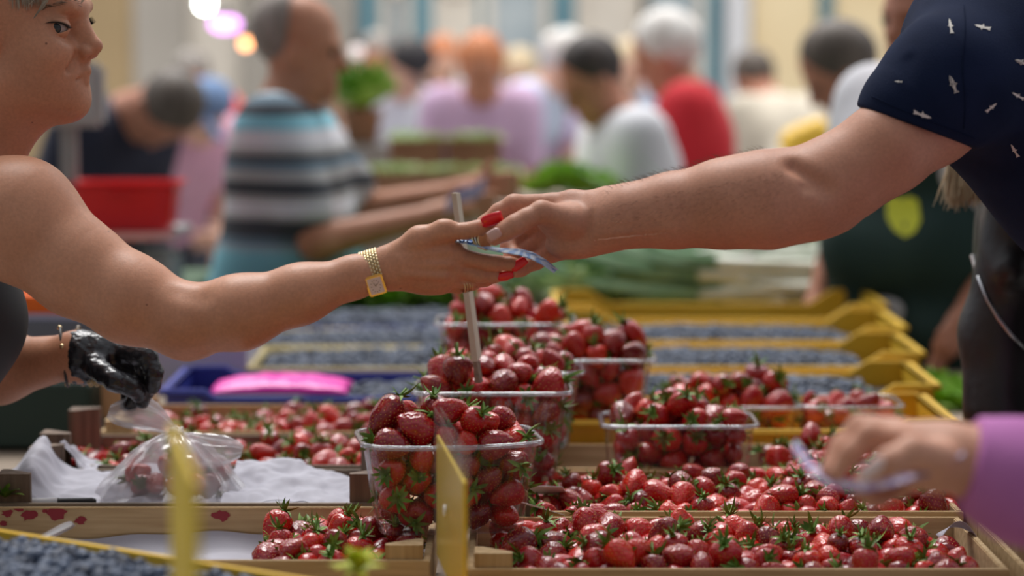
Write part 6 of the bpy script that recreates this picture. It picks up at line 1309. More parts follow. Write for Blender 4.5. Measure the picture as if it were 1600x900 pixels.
# top
top = [q for q in torso_w[1:]]
link('tank_top', skin_mesh('tank_top', top, .004, off=.005), flat('black_knit', (.018, .018, .02), .6), seller)
sb = bvh_of(seller.data)
link('trousers', skin_mesh('trousers', [cone(W(-330, 860, 3.0), W(-330, 860, 3.16), .137, k=.05)] + trous_((hs1[0], 3.00, .86), 2.99) + trous_((hs1[0], 3.17, .86), 3.19), .007), M_jeans, seller)
# nails: little curved plates laid along the finger tips
def nail(c, fwd, side, out, ln, w, m, parent, label=None, curve=.35):
    c, fwd, side, out = Vector(c), Vector(fwd).normalized(), Vector(side).normalized(), Vector(out).normalized()
    mb = MB(); nu, nv = 8, 8
    def fn(u, v):
        s = u * 2 - 1; t = v * 2 - 1; ww = w * (1 - .12 * t * t) * (1 if t > -.6 else (1 - .35 * ((-t - .6) / .4) ** 2))
        return c + fwd * (t * ln) + side * (s * ww) - out * (curve * w * s * s + .06 * ln * t * t)
    mb.grid(lambda u, v: tuple(fn(u, v)), nu, nv)
    o = mb.build('fingernail', m, parent, smooth=True); md = o.modifiers.new('t', 'SOLIDIFY'); md.thickness = .0009; md.offset = 0
    if label: o['label'] = label
    return o
def dv(a, b, Y=hw): return P(b[0], b[1], Y) - P(a[0], a[1], Y)
nail(W(769, 342, 2.7690), dv((752, 347), (785, 336)), (-.28, -.35, .9), (.1, -.95, .35), R(17, hw), R(10.5, hw), M_nailred, seller, 'red varnished thumbnail')
nail(W(811, 413, 2.7995), dv((799, 423), (823, 406)), dv((800, 408), (812, 424)), (.1, -1, .1), R(14, hw), R(7, hw), M_nailred, seller, 'red varnished fingernail')
nail(W(790, 431, 2.8045), dv((779, 433), (801, 428)), dv((788, 424), (790, 437)), (.1, -1, .0), R(12.5, hw), R(6.5, hw), M_nailred, seller, 'red varnished fingernail')
# glove: the gloved hand a little thicker than the hand itself, cut off at the wrist, wrinkled
gl = skin_mesh('glove', hand_l + hand_lf + [cone(L(128, 554), L(150, 556), R(34.5, LY), R(31, LY), k=.012)], .0017, off=.0016)
M_glove = mottled('black_glove', (.012, .012, .014), (.02, .02, .024), 30, .25, stretch=(1, 1, 1), bump=1.0, bscale=75, spec=.6)
go = link('glove', gl, M_glove, seller)
tx_ = bpy.data.textures.new('wrinkle', 'CLOUDS'); tx_.noise_scale = .012; md = go.modifiers.new('wrinkle', 'DISPLACE'); md.texture = tx_; md.strength = .0035; md.mid_level = .5
cf = MB(); cpt = [L(121 + 0 * k, 553) for k in range(1)]
# eye, lashes, brows
ec = Vector(Hd(88, 42, -.033))
M_eyew = flat('eye_white', (.42, .34, .31), .2); M_iris = flat('iris', (.035, .04, .042), .12)  # eye white darkened in its colour for the shade under the lids
def eyedir(al, th):
    al, th = math.radians(al), math.radians(th)
    return Vector((math.cos(th) * math.sin(al), -math.cos(th) * math.cos(al), math.sin(th)))
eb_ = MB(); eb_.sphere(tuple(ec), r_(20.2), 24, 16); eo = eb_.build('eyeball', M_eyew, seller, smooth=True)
ib = MB(); q_ = eyedir(8, -8).to_track_quat('Z', 'Y').to_matrix().to_4x4(); ib.lathe([(.0001, r_(20.9)), (r_(4), r_(20.8)), (r_(7.8), r_(19.3)), (r_(8.4), r_(17.8))], 18, M=Matrix.Translation(ec) @ q_); ib.build('iris', M_iris, eo, smooth=True)
def up_edge(al): t = (al + 56) / 124; return -5 + 24 * math.sin(math.pi * max(0, min(1, t))) ** .8 - 4 * t
def lo_edge(al): t = (al + 56) / 124; return -5 - 19 * math.sin(math.pi * max(0, min(1, t))) ** .9 - 4 * t
lidm = MB()
lidm.grid(lambda u, v: tuple(ec + eyedir(-68 + 148 * u, up_edge(-68 + 148 * u) * (1 - v) + 78 * v) * r_(22.2 - 1.8 * v + .5 * math.sin(v * 9))), 40, 12)
lidm.grid(lambda u, v: tuple(ec + eyedir(-68 + 148 * u, lo_edge(-68 + 148 * u) * (1 - v) - 78 * v) * r_(21.8 - 1.6 * v)), 40, 12)
lo_ = lidm.build('eyelid', SKW, seller, smooth=True, solid=.0009)
lb = MB()
for k in range(34):
    t = k / 33; al = -50 + 112 * t; a = ec + eyedir(al, up_edge(al) + 1) * r_(22.2); lb.tube([a, a + eyedir(al + 8, up_edge(al) - 12) * .003, a + eyedir(al + 22, up_edge(al)) * .0062], [.0007, .0005, .0001], 4)
lb.tube([ec + eyedir(al, up_edge(al)) * r_(22.2) for al in range(-54, 66, 6)], .0007, 5)
for k in range(10):
    t = k / 9; a = Vector(Hd(106 + 6 * t, 30 + 8 * t, .026)); lb.tube([a, a + Vector((.006, .002, .001)), a + Vector((.011, .003, .004))], [.0006, .0005, .0001], 4)
lb.build('eyelashes', M_black, seller)
bw = MB(); M_brow = flat('eyebrow', (.22, .13, .08), .7)
for k in range(70):
    t = rnd.random(); a = Hd(64 + 50 * t, 14 - 10 * math.sin(t * 2.4) + rnd.uniform(-3, 3), -.056 + .04 * t * t); h = sb.find_nearest(Vector(a))[0]
    bw.tube([h, h + Vector((.005, -.0015, .001 - .003 * t))], [.0004, .0001], 4)
bw.build('eyebrow', M_brow, seller)
# lips a shade redder, following the same rolls
M_mouth = flat('lips', (.36, .115, .085), .4)
mouth_rolls = skin_mesh('lips', [cone(Hd(132.8, 111.5, -.003), Hd(114, 120, -.021), r_(6.3), r_(3.0), k=.004), cone(Hd(132.8, 111.5, .003), Hd(114, 120, .021), r_(6.3), r_(3), k=.004), cone(Hd(129, 124.5, -.002), Hd(110, 125.5, -.019), r_(7.4), r_(3.2), k=.004), cone(Hd(129, 124.5, .002), Hd(110, 125.5, .019), r_(7.4), r_(3.2), k=.004), cone(Hd(147, 118, -.0), Hd(107, 127, -.027), r_(2.0), r_(2.2), k=.002, op='s')], .001, off=.0004)
link('lips', mouth_rolls, M_mouth, seller)
# hair: a cap of hair with loose locks over the forehead
hcap = skin_mesh('hair', [ell(Hd(-12, -10), (r_(128), .088, r_(120)), k=.02, rot=HR), ell(Hd(-60, 30), (r_(85), .088, r_(100)), k=.03, rot=HR), ell(Hd(96, 58), (r_(98), .12, r_(90)), k=.02, op='s', rot=HR), ell(Hd(28, 120), (r_(70), .12, r_(75)), k=.02, op='s', rot=HR)], .0025)
M_hairb = mottled('seller_hair', (.22, .17, .12), (.42, .35, .26), 60, .5, (1, 1, .25), bump=.8)
hp_ = link('hair', hcap, M_hairb, seller)
lk = MB()
for k in range(150):
    t = rnd.random(); s0 = Vector(Hd(-10 + 75 * t, -95 + 30 * t, -.045 - .02 * rnd.random())); e0 = Vector(Hd(18 + 55 * t + rnd.uniform(-8, 8), 6 + 14 * rnd.random() - 8 * t, -.072 + .018 * t)); m0 = (s0 + e0) / 2 + Vector((.012, -.012, .012))
    pts = [s0.lerp(m0, .0), s0.lerp(m0, .6), m0, m0.lerp(e0, .55), e0]
    lk.tube(pts, [.0007, .0008, .0007, .0006, .0002], 4)
for a, b in (((76, -10), (51, 30)), ((72, -12), (56, 24)), ((80, -14), (62, 18)), ((66, -6), (44, 8)), ((128, -20), (126, 6)), ((122, -24), (128, 4))):
    for q in range(5):
        s0 = Vector(Hd(a[0] + q, a[1] - 12, -.066)); e0 = Vector(Hd(b[0] + q * 1.2, b[1] - q, -.070)); m0 = (s0 + e0) / 2 + Vector((.004, -.004, 0))
        lk.tube([s0, m0, e0], [.0006, .0006, .0002], 4)
lk.build('hair_locks', M_hairb, hp_)

# ---------------------------------------------------------------- gold wristwatch
wt = empty('wristwatch', tuple(W(583, 424, hw))); prop(wt, 'gold bracelet wristwatch with a small square face on the bare wrist', 'watch')
wc = Vector(W(583, 424, hw)); wax = Vector(W(600, 419, hw) - W(566, 429, hw)).normalized(); wup = Vector((0, 0, 1)); wup = (wup - wax * wup.dot(wax)).normalized(); wn_ = wax.cross(wup)
if wn_.y > 0: wn_ = -wn_
lb = MB(); NL = 34
ra_, rb_ = R(33.5, hw), R(29, hw)
for k in range(NL):
    a = k * math.tau / NL
    for j in range(7):
        off = (j - 3) * .0032; aa = a + (math.pi / NL if j % 2 else 0)
        if abs(((aa - (-.95) + math.pi) % math.tau) - math.pi) < .42: continue
        d_ = wup * math.sin(aa) * ra_ + wn_ * math.cos(aa) * rb_
        tg = (wup * math.cos(aa) * ra_ - wn_ * math.sin(aa) * rb_).normalized(); nn = wax.cross(tg)
        M_ = Matrix((wax, tg, nn)).transposed().to_4x4(); M_.translation = wc + d_ + wax * off
        q = MB().sphere((0, 0, 0), (.0018, .0027, .0014), 8, 6); lb.add(q.v, q.f, M_)
lb.build('bracelet', M_gold, wt, smooth=True).matrix_parent_inverse = Matrix.Translation(-wc)
aa = -.95 + .05; dd = wup * math.sin(-.62) * ra_ + wn_ * math.cos(-.62) * (rb_ + .004)
fn_ = (wup * math.sin(-.30) + wn_ * math.cos(-.30)).normalized(); tg = fn_.cross(wax).normalized()
M_ = Matrix((wax, tg, fn_)).transposed().to_4x4(); M_.translation = wc + dd
cs = MB().box((0, 0, 0), (.0105, .0125, .0028), bev=.0012); fr_ = MB().add(cs.v, cs.f, M_); q = MB().box((-.0115, 0, 0), (.0016, .0014, .0014), bev=.0005); fr_.add(q.v, q.f, M_)
fr_.build('case', M_gold, wt).matrix_parent_inverse = Matrix.Translation(-wc)
dl = MB().box((0, 0, .0027), (.0082, .0100, .0004), bev=.0002); MB().add(dl.v, dl.f, M_).build('dial', flat('watch_dial', (.78, .62, .58), .35), wt).matrix_parent_inverse = Matrix.Translation(-wc)
hd_ = MB(); q = MB().box((.0012, .0012, .0033), (.0022, .0003, .0002), rz=.5); hd_.add(q.v, q.f, M_); q = MB().box((-.0006, .0018, .0033), (.0028, .00025, .0002), rz=2.0); hd_.add(q.v, q.f, M_)
for k in range(12):
    a = k * math.tau / 12; q = MB().box((.0052 * math.cos(a), .0075 * math.sin(a), .0033), (.0003, .0007, .0001), rz=a - math.pi / 2); hd_.add(q.v, q.f, M_)
hd_.build('hands', flat('watch_hands', (.25, .16, .1), .4), wt).matrix_parent_inverse = Matrix.Translation(-wc)

# chain ring on her ring finger
rg = MB(); c = Vector(W(728, 444, 2.815)); ax_ = Vector(W(745, 441, 2.82) - W(715, 449, 2.812)).normalized(); u1 = ax_.cross(Vector((0, 0, 1))).normalized(); u2 = ax_.cross(u1)
for off in (-.0045, -.0015, .0018, .0048): rg.tube([c + ax_ * (off + .0012 * math.sin(k * 3)) + (u1 * math.cos(k * math.tau / 24) + u2 * math.sin(k * math.tau / 24)) * (R(12.2, hw)) for k in range(24)], .0008, 6, closed=True)
o = rg.build('finger_ring', M_gold, smooth=True); prop(o, 'thin gold chain ring low on the hand with red nails', 'ring')
# bracelets on the gloved arm
M_cord = flat('dark_cord', (.03, .022, .018), .5)
def loop_band(px0, py0, px1, py1, wdt, rad, m, name, label, beads=None):
    a, b = Vector(L(px0, py0, 3.135)), Vector(L(px1, py1, 3.135)); c = (a + b) / 2; up_ = (b - a) / 2; dp = Vector((.0, up_.length * .92, 0)); ax2 = Vector((1, 0, -.1))
    mb = MB(); pts = [c + up_ * math.cos(k * math.tau / 40) + dp * math.sin(k * math.tau / 40) + ax2 * wdt * math.sin(k * math.tau / 40) * -1 for k in range(40)]
    if beads:
        for p in pts: mb.sphere(tuple(p), beads, 8, 6)
    else: mb.tube(pts, rad, 8, closed=True)
    o = mb.build(name, m, smooth=True); prop(o, label, 'bracelet'); return o
o = loop_band(94, 511, 106, 603, .006, .0022, M_cord, 'bracelet', 'thin dark cord bracelet with a gold clasp on the gloved arm')
cl_ = MB()
for py_ in (512, 541, 601): cl_.sphere(tuple(L(93 + (py_ - 511) * .13, py_, 3.100 if py_ == 541 else 3.13)), .0032, 10, 8)
cl_.build('gold_beads', M_gold, o, smooth=True)
loop_band(122, 512, 130, 600, .004, 0, mottled('bead_brown', (.05, .03, .02), (.45, .33, .2), 120, .3), 'beaded_bracelet', 'brown and gold beaded bracelet at the cuff of the black glove', beads=.0034)
ch = MB()
for k in range(14):
    p = Vector(L(140 + k * 1.9, 598 + 3 * math.sin(k * 1.3), 3.10)); ch.tube([p + Vector((.0028 * math.cos(a * math.tau / 8), .0006 * math.sin(a + k), .0028 * math.sin(a * math.tau / 8))) for a in range(8)], .0007, 5, closed=True)
o = ch.build('chain_bracelet', M_gold, smooth=True); prop(o, 'gold link chain hanging under the black glove', 'bracelet')

# ---------------------------------------------------------------- the buyer reaching in from the right
B = 2.79
def V(px, py, Y=B): return P(px, py, Y)
def ch_(q, r, k=.006, **kw): return chain([V(a, b, c) for a, b, c in q], [R(t, B) for t in r], k, **kw)
arm_m = ch_([(945, 346, 2.80), (985, 337, 2.795), (1050, 329, 2.79), (1130, 319, 2.785), (1200, 312, 2.78), (1262, 302, 2.78), (1320, 274, 2.785), (1385, 232, 2.79), (1450, 182, 2.82), (1520, 120, 2.86)],
            [41, 46, 55, 65, 72, 68, 66, 68, 76, 92], .02)
arm_m += [ell(V(1180, 300, 2.765), (R(80, B), .03, R(40, B)), k=.03), cone(V(1240, 262, 2.738), V(1290, 296, 2.725), R(1, B), R(1, B), k=.022, op='s'), cone(V(1262, 292, 2.722), V(1284, 284, 2.722), R(2.5, B), R(2, B), k=.014, op='s'),
          cone(V(928, 376, 2.762), V(1060, 362, 2.734), R(1.2, B), R(.6, B), k=.016), cone(V(928, 350, 2.757), V(1040, 342, 2.730), R(.8, B), R(.5, B), k=.014), ell(V(1290, 340, 2.79), (R(40, B), .03, R(22, B)), k=.02),
          cone(V(930, 322, 2.81), V(945, 320, 2.81), R(20, B), R(24, B), k=.02), cone(V(925, 368, 2.80), V(945, 368, 2.80), R(20, B), R(22, B), k=.02)]
palm_m = ch_([(935, 326, 2.812), (895, 320, 2.818), (862, 320, 2.822)], [25, 21, 17], .012) + ch_([(935, 340, 2.815), (858, 343, 2.835)], [22, 17], .012) + ch_([(932, 358, 2.812), (855, 368, 2.838)], [22, 16], .012) + ch_([(930, 372, 2.805), (862, 394, 2.828)], [20, 17], .014)
palm_m += [ell(V(885, 347, 2.795), (R(46, B), .018, R(27, B)), k=.015), ell(V(892, 384, 2.802), (R(40, B), .016, R(20, B)), k=.015)]
th_m = ch_([(890, 345, 2.785), (846, 331, 2.775), (822, 342, 2.768), (805, 352, 2.765), (790, 361, 2.765), (773, 371, 2.768)], [24, 17, 15, 15.8, 14.5, 13], .006)
ix_m = ch_([(862, 320, 2.822), (803, 320, 2.812), (780, 332, 2.812), (757, 350, 2.812), (747, 360, 2.808)], [18, 16, 14, 12.5, 10.5], .005)
md_m = ch_([(858, 343, 2.835), (812, 360, 2.848), (795, 385, 2.836), (803, 397, 2.822)], [17, 14.5, 13, 11], .005)
rg_m = ch_([(855, 368, 2.838), (818, 392, 2.840), (797, 407, 2.826), (800, 415, 2.815)], [16, 14, 12.5, 11], .005)
lt_m = ch_([(862, 392, 2.828), (838, 408, 2.826), (814, 420, 2.818), (806, 424, 2.812)], [16, 13, 11.5, 10], .005)
fing_m = [group(th_m, .010), group(ix_m, .006), group(md_m, .003), group(rg_m, .003), group(lt_m, .004)]
crease = [cone(V(836, 356, 2.768), V(852, 402, 2.785), R(1.8, B), R(1.5, B), k=.006, op='s'), cone(V(800, 303, 2.794), V(806, 330, 2.795), R(1.3, B), R(1.3, B), k=.005, op='s'), cone(V(796, 342, 2.751), V(802, 350, 2.749), R(1, B), R(1, B), k=.004, op='s'),
          cone(V(806, 338, 2.752), V(812, 346, 2.750), R(1, B), R(1, B), k=.004, op='s'), cone(V(924, 330, 2.772), V(918, 382, 2.776), R(1.6, B), R(1.2, B), k=.008, op='s')]
torso_m = [cone(V(1600, 95, 2.98), V(1760, 250, 3.02), .15, .15, k=.06), cone(V(1765, 210, 2.96), V(1765, 210, 3.14), .13, k=.06), cone(V(1765, 250, 3.0), V(2010, 560, 3.04), .14, .135, k=.08), cone(V(1540, 95, 2.9), V(1700, 90, 3.2), .075, .075, k=.06),
           cone(V(1640, 20, 3.05), V(1600, -90, 3.05), .06, .058, k=.04), ell(V(1580, -190, 3.05), (.095, .078, .115), k=.03), ell(V(1545, -150, 3.05), (.06, .055, .075), k=.03), cone(V(1500, -170, 3.05), V(1478, -140, 3.05), .008, .013, k=.015),
           *leg_((V(2030, 560)[0] + .02, 2.96, .90), 2.94, -.17), *leg_((V(2030, 560)[0] + .02, 3.13, .90), 3.15, -.17),
           cone(V(1720, 90, 3.25), V(1930, 300, 3.3), .055, .042, k=.04), cone(V(1930, 300, 3.3), V(1960, 540, 3.28), .042, .028, k=.02), ell(V(1965, 580, 3.28), (.02, .03, .05), k=.02)]
buyer = link('person', skin_mesh('buyer', arm_m[:9] + torso_m + arm_m[9:] + palm_m + fing_m + crease, .0017), SKM)
prop(buyer, 'man in a navy shark print t-shirt reaching in, pinching a note and coins', 'person')
nail(V(772, 365, 2.7508), dv((785, 359), (760, 373)), dv((768, 356), (778, 373)), (-.15, -.85, .5), R(10.5, B), R(8.5, B), M_nail, buyer, 'bare thumbnail')
# fine hairs on the forearm
bb_ = bvh_of(buyer.data); hr = MB()
rh = random.Random(3)
for k in range(300):
    x = rh.uniform(945, 1230); yb = 338 + (1130 - x) * .09; yy = yb - rh.random() ** .7 * (42 + (x - 945) * .10) + 8
    o_, d_ = Vector(cam.location), (Vector(V(x, yy, 3.5)) - Vector(cam.location)).normalized()
    h = bb_.ray_cast(o_, d_)
    if h[0] is None: continue
    ln = rh.uniform(.003, .007); dr = (Vector((-.9, 0, rh.uniform(-.5, .1))) + h[1] * .55).normalized()
    hr.tube([h[0] - h[1] * .0003, h[0] + dr * ln * .5, h[0] + dr * ln + Vector((-.001, 0, -.0012))], [.00011, .0001, .00004], 3, cap=False)
for k in range(300):
    x = rh.uniform(950, 1200); p0 = Vector(V(x, 200, 2.79 + rh.uniform(-.012, .02)))
    h = bb_.ray_cast(p0, Vector((0, 0, -1)))
    if h[0] is None: continue
    ln = rh.uniform(.004, .010); dr = (Vector((-.8, rh.uniform(-.2, .2), .1)) + h[1] * .6).normalized()
    hr.tube([h[0], h[0] + dr * ln * .5, h[0] + dr * ln + Vector((-.001, 0, -.001))], [.00012, .0001, .00004], 3, cap=False)
hr.build('arm_hair', flat('arm_hair', (.16, .085, .05), .6), buyer)
# t-shirt
M_tee = mottled('navy_jersey', (.006, .012, .036), (.010, .018, .050), 14, .9, spec=.15, bump=.35, bscale=700)
slv = [cone(V(1420, 176, 2.80), V(1490, 128, 2.82), R(76, B), R(92, B), k=.02), cone(V(1490, 128, 2.82), V(1590, 80, 2.90), R(96, B), R(105, B), k=.04)]
nrm_h = vec(V(1500, 222, B) - V(1357, 165, B)); hem_n = np.array((-abs(nrm_h[2]) - .0, .12, .0)); 
hv = V(1357, 165) - V(1526, 226); hn = np.array((hv[2], 0.0, -hv[0])); hn = hn / np.linalg.norm(hn)
if hn[0] > 0: hn = -hn
hn = hn * np.sign(1)
a_side = float((V(1300, 290) - V(1440, 195)) @ hn)
if a_side < 0: hn = -hn
tee = [plane(V(1442, 196), hn, k=.004)]
shirt_p = [group(slv + [q for q in [plane(V(1442, 197), hn, k=.003)]], .03)] + torso_m[:4]
folds = [cone(V(1386, 122, 2.745), V(1470, 190, 2.712), R(2, B), R(1, B), k=.02, op='s'), cone(V(1417, 92, 2.76), V(1425, 150, 2.72), R(2, B), R(1, B), k=.02, op='s'), cone(V(1510, 205, 2.72), V(1450, 150, 2.71), R(4, B), R(2, B), k=.012, op='s')]
ts = link('t_shirt', skin_mesh('t_shirt', shirt_p + folds, .0026, off=.004), M_tee, buyer)
hb = MB(); # hem ribs and shoulder seam follow the cloth
tb_ = bvh_of(ts.data)
def on_shirt(px, py, off=.0007):
    d_ = (Vector(V(px, py, 3.5)) - Vector(cam.location)).normalized(); h = tb_.ray_cast(Vector(cam.location), d_)
    return None if h[0] is None else h[0] + h[1] * off
for pts in ([(1506 + 2 * math.sin(k * .4), 8 + k * 8) for k in range(25)], [(1362 + k * 6.4, 150 + k * 2.7 + 1.5 * math.sin(k * .2)) for k in range(26)]):
    q = [on_shirt(*p) for p in pts]; q = [p for p in q if p is not None]
    if len(q) > 2: hb.tube(q, .0006, 5)
hb.build('seams', flat('seam', (.010, .016, .040), .9, spec=.05), ts, smooth=True)
# shark print: small fish outlines on the cloth
SH = [(a_q, b_q * .74) for a_q, b_q in [(-1, .02), (-.72, .18), (-.30, .26), (-.12, .26), (.06, .60), (.13, .23), (.45, .13), (.74, .06), (1.02, .40), (.90, .02), (.98, -.26), (.72, -.06), (.30, -.14), (.0, -.18), (-.02, -.46), (-.22, -.20), (-.62, -.16)]]
M_print = flat('cream_print', (.66, .62, .56), .8)
def shark(px, py, ang_, ln, outline=False, flip=1):
    ca, sa = math.cos(math.radians(ang_)), math.sin(math.radians(ang_))
    f = lambda a, b: on_shirt(px + (a * ca + b * flip * sa) * ln, py + (a * sa - b * flip * ca) * ln)
    q = [f(a, b) for a, b in SH]
    if any(p is None for p in q): return
    pr_ = MB()
    if outline: pr_.tube(q, .0006, 4, closed=True); pr_.tube([f(-.72, .12), f(-.3, .04), f(.1, .05), f(.6, -.02)], .0007, 4)
    else: c = f(-.1, .02); pr_.add([c] + q, [(0, i + 1, (i + 1) % len(q) + 1) for i in range(len(q))])
    pr_.build('shark_print', M_print, ts)
shark(1485, 41, 80, 12); shark(1535, 43, 15, 13); shark(1596, 98, 20, 11, True); shark(1489, 132, 68, 14, True); shark(1549, 168, 140, 11, flip=-1); shark(1441, 180, 198, 15, flip=-1); shark(1404, 128, 5, 6); shark(1585, 235, 60, 12); shark(1590, 150, 30, 11)
link('jeans', skin_mesh('jeans', [cone(V(2010, 590, 2.98), V(2010, 590, 3.1), .145, k=.05)] + trous_((V(2030, 560)[0] + .02, 2.96, .90), 2.94) + trous_((V(2030, 560)[0] + .02, 3.13, .90), 3.15), .006), M_jeans, buyer)
link('hair', skin_mesh('hair', [ell(V(1592, -205, 3.05), (.102, .086, .118), k=.02), ell(V(1520, -150, 3.05), (.06, .09, .10), k=.02, op='s')], .004), H_dark, buyer)

# ---------------------------------------------------------------- banknote and coins between the hands
def note_mat(name, base, ink, pale):
    m, n, l, b = newmat(name); t = n.new('ShaderNodeTexCoord'); w = n.new('ShaderNodeTexWave'); w.inputs['Scale'].default_value = 22; w.inputs['Distortion'].default_value = 14; w.inputs['Detail'].default_value = 3
    l.new(t.outputs['Object'], w.inputs['Vector']); no = n.new('ShaderNodeTexNoise'); no.inputs['Scale'].default_value = 45; l.new(t.outputs['Object'], no.inputs['Vector'])
    ad = n.new('ShaderNodeMath'); ad.operation = 'MULTIPLY'; l.new(w.outputs['Fac'], ad.inputs[0]); l.new(no.outputs['Fac'], ad.inputs[1])
    cr = n.new('ShaderNodeValToRGB'); l.new(ad.outputs[0], cr.inputs[0]); e = cr.color_ramp.elements; e[0].position = .1; e[0].color = (*ink, 1); e[1].position = .55; e[1].color = (*pale, 1); q = e.new(.28); q.color = (*base, 1)
    l.new(cr.outputs[0], b.inputs['Base Color']); b.inputs['Roughness'].default_value = .6; return m
M_note20 = note_mat('blue_note', (.42, .55, .72), (.20, .34, .60), (.62, .70, .78))
M_notepink = note_mat('lilac_note', (.48, .42, .60), (.30, .26, .48), (.66, .60, .72))
nv_ = [(711, 378, 2.790), (728, 381, 2.780), (748, 386, 2.772), (770, 392, 2.768), (792, 396, 2.766), (812, 399, 2.766), (830, 405, 2.768), (848, 414, 2.772), (866, 427, 2.778)]
wd = [(711, 374), (728, 375.5), (748, 379), (770, 386), (792, 388), (812, 389), (832, 394), (852, 405), (873, 422)]
mb = MB(); fr1 = [W(*p) for p in nv_]; fr2 = [W(a, b, nv_[i][2] + .035) for i, (a, b) in enumerate(wd)]
def nfn(u, v):
    s = u * (len(fr1) - 1); i = min(len(fr1) - 2, int(s)); f = s - i; f = f * f * (3 - 2 * f) * .3 + f * .7
    a = fr1[i] + (fr1[i + 1] - fr1[i]) * f; b = fr2[i] + (fr2[i + 1] - fr2[i]) * f
    return tuple(a + (b - a) * v + np.array((0, 0, .0015 * math.sin(v * math.pi))))
note = MB().grid(nfn, 48, 10).build('banknote', M_note20, smooth=True, solid=.0006); prop(note, 'folded blue banknote passed between the two clasped hands', 'banknote')
dg = MB(); M_ink = flat('note_ink', (.04, .12, .40), .6)
for u0 in (.075, .165):   # the two zeros printed on the note
    pts = []
    for k in range(16):
        a = k * math.tau / 16; p = nfn(u0 + .026 * math.cos(a), .42 + .30 * math.sin(a)); pts.append(Vector(p) + Vector((0, -.0004, .0009)))
    dg.tube(pts, .0009, 5, closed=True)
dg.build('printed_digits', M_ink, note, smooth=True)
M_silver = flat('coin_rim', (.62, .60, .56), .3, 1.0)
for i in range(3):
    c = Vector(W(757 - i * 5, 376 - i * .8, 2.783 + i * .002)); mb = MB(); mb.lathe([(.0001, -.0010), (.0108, -.0010), (.0116, -.0008), (.0116, .0008), (.0108, .0010), (.0104, .0007), (.0001, .0007)], 40)
    o = mb.build('coin', M_gold if i != 1 else M_silver, smooth=False, loc=c, rot=(0, math.radians(72 - 5 * i), math.radians(-38 + 4 * i))); prop(o, ('gold coin pressed under the bare thumb', 'silvery coin in the middle of the fanned coins', 'gold coin farthest from the thumb in the fan')[i], 'coin')

# ---------------------------------------------------------------- the hand in a purple sleeve near the camera
C = 2.02
def U(px, py, Y=C): return P(px, py, Y)
def cu(q, r, k=.005): return chain([U(a, b, c) for a, b, c in q], [R(t, C) for t in r], k)
ph = cu([(1560, 735, 2.02), (1500, 715, 2.02)], [62, 52], .02) + [ell(U(1440, 700, 2.03), (R(72, C), .024, R(44, C)), k=.02), ell(U(1455, 735, 2.01), (R(52, C), .020, R(32, C)), k=.02)]
pf = [group(cu([(1400, 675, 2.04), (1345, 668, 2.05), (1315, 700, 2.045), (1296, 733, 2.035)], [25, 21, 19, 15]), .006), group(cu([(1405, 690, 2.02), (1358, 680, 2.02), (1330, 708, 2.015), (1308, 738, 2.015)], [25, 21, 19, 15]), .006),
      group(cu([(1420, 715, 2.05), (1375, 735, 2.06), (1350, 757, 2.05), (1345, 770, 2.04)], [24, 20, 18, 14]), .006), group(cu([(1440, 740, 2.06), (1400, 763, 2.07), (1375, 776, 2.06), (1362, 782, 2.05)], [22, 18, 16, 13]), .006),
      group(cu([(1465, 715, 1.99), (1425, 705, 1.975), (1390, 722, 1.965), (1364, 738, 1.965)], [28, 24, 21, 17]), .01)]
cust = link('person', skin_mesh('front_hand', ph + pf + [cone(U(1560, 735, 2.02), U(1800, 800, 2.02), R(62, C), .045, k=.02), cone(U(1800, 800, 2.02), U(2280, 560, 2.15), .05, .06, k=.04), cone(U(2280, 560, 2.15), U(2340, 560, 2.45), .065, .065, k=.05), cone(U(2360, 600, 2.2), U(2360, 600, 2.42), .12, k=.08), cone(U(2380, 900, 2.2), U(2380, 900, 2.42), .13, k=.08),
             cone(U(2340, 480, 2.3), U(2330, 400, 2.3), .055, k=.03), ell(U(2325, 300, 2.3), (.09, .075, .11), k=.03), ell(U(2290, 330, 2.3), (.05, .05, .07), k=.02), cone(U(2232, 310, 2.3), U(2222, 335, 2.3), .008, .012, k=.015), *leg_((U(2390, 900)[0], 2.22, .88), 2.21, -.17), *leg_((U(2390, 900)[0], 2.40, .88), 2.42, -.17)], .0025), SKF)
prop(cust, 'customer in a purple sleeve whose blurred hand holds out a pale banknote', 'person')
M_purple = mottled('purple_jersey', (.42, .13, .36), (.50, .17, .43), 12, .85, bump=.4)
link('sleeve', skin_mesh('sleeve', [cone(U(1520, 722, 2.02), U(1600, 752, 2.02), R(72, C), R(90, C), k=.02), cone(U(1600, 752, 2.02), U(1800, 800, 2.02), R(88, C), .062, k=.03), cone(U(1800, 800, 2.02), U(2280, 560, 2.15), .062, .075, k=.04), cone(U(2280, 560, 2.15), U(2340, 560, 2.45), .08, .08, k=.05), cone(U(2360, 600, 2.2), U(2360, 600, 2.42), .135, k=.08), cone(U(2380, 900, 2.2), U(2380, 900, 2.42), .14, k=.08),
        cone(U(1510, 700, 1.96), U(1560, 700, 1.95), R(8, C), R(4, C), k=.02), plane(U(1512, 722, 2.02), (-1, 0, .25), k=.004)], .003), M_purple, cust)
link('hair', skin_mesh('hair', [ell(U(2335, 290, 2.3), (.1, .086, .115), k=.02), ell(U(2270, 330, 2.3), (.06, .09, .09), k=.02, op='s')], .005), H_blond, cust)
link('trousers', skin_mesh('trousers', [cone(U(2385, 960, 2.22), U(2385, 960, 2.42), .145, k=.05)] + trous_((U(2390, 900)[0], 2.22, .88), 2.21) + trous_((U(2390, 900)[0], 2.40, .88), 2.42), .007), M_jeans, cust)
nail(U(1362, 733, 1.952), dv((1390, 722), (1350, 745), C), (0, -.3, 1), (-.1, -.95, .25), R(21, C), R(15, C), M_nailpink, cust, 'long pale thumbnail')
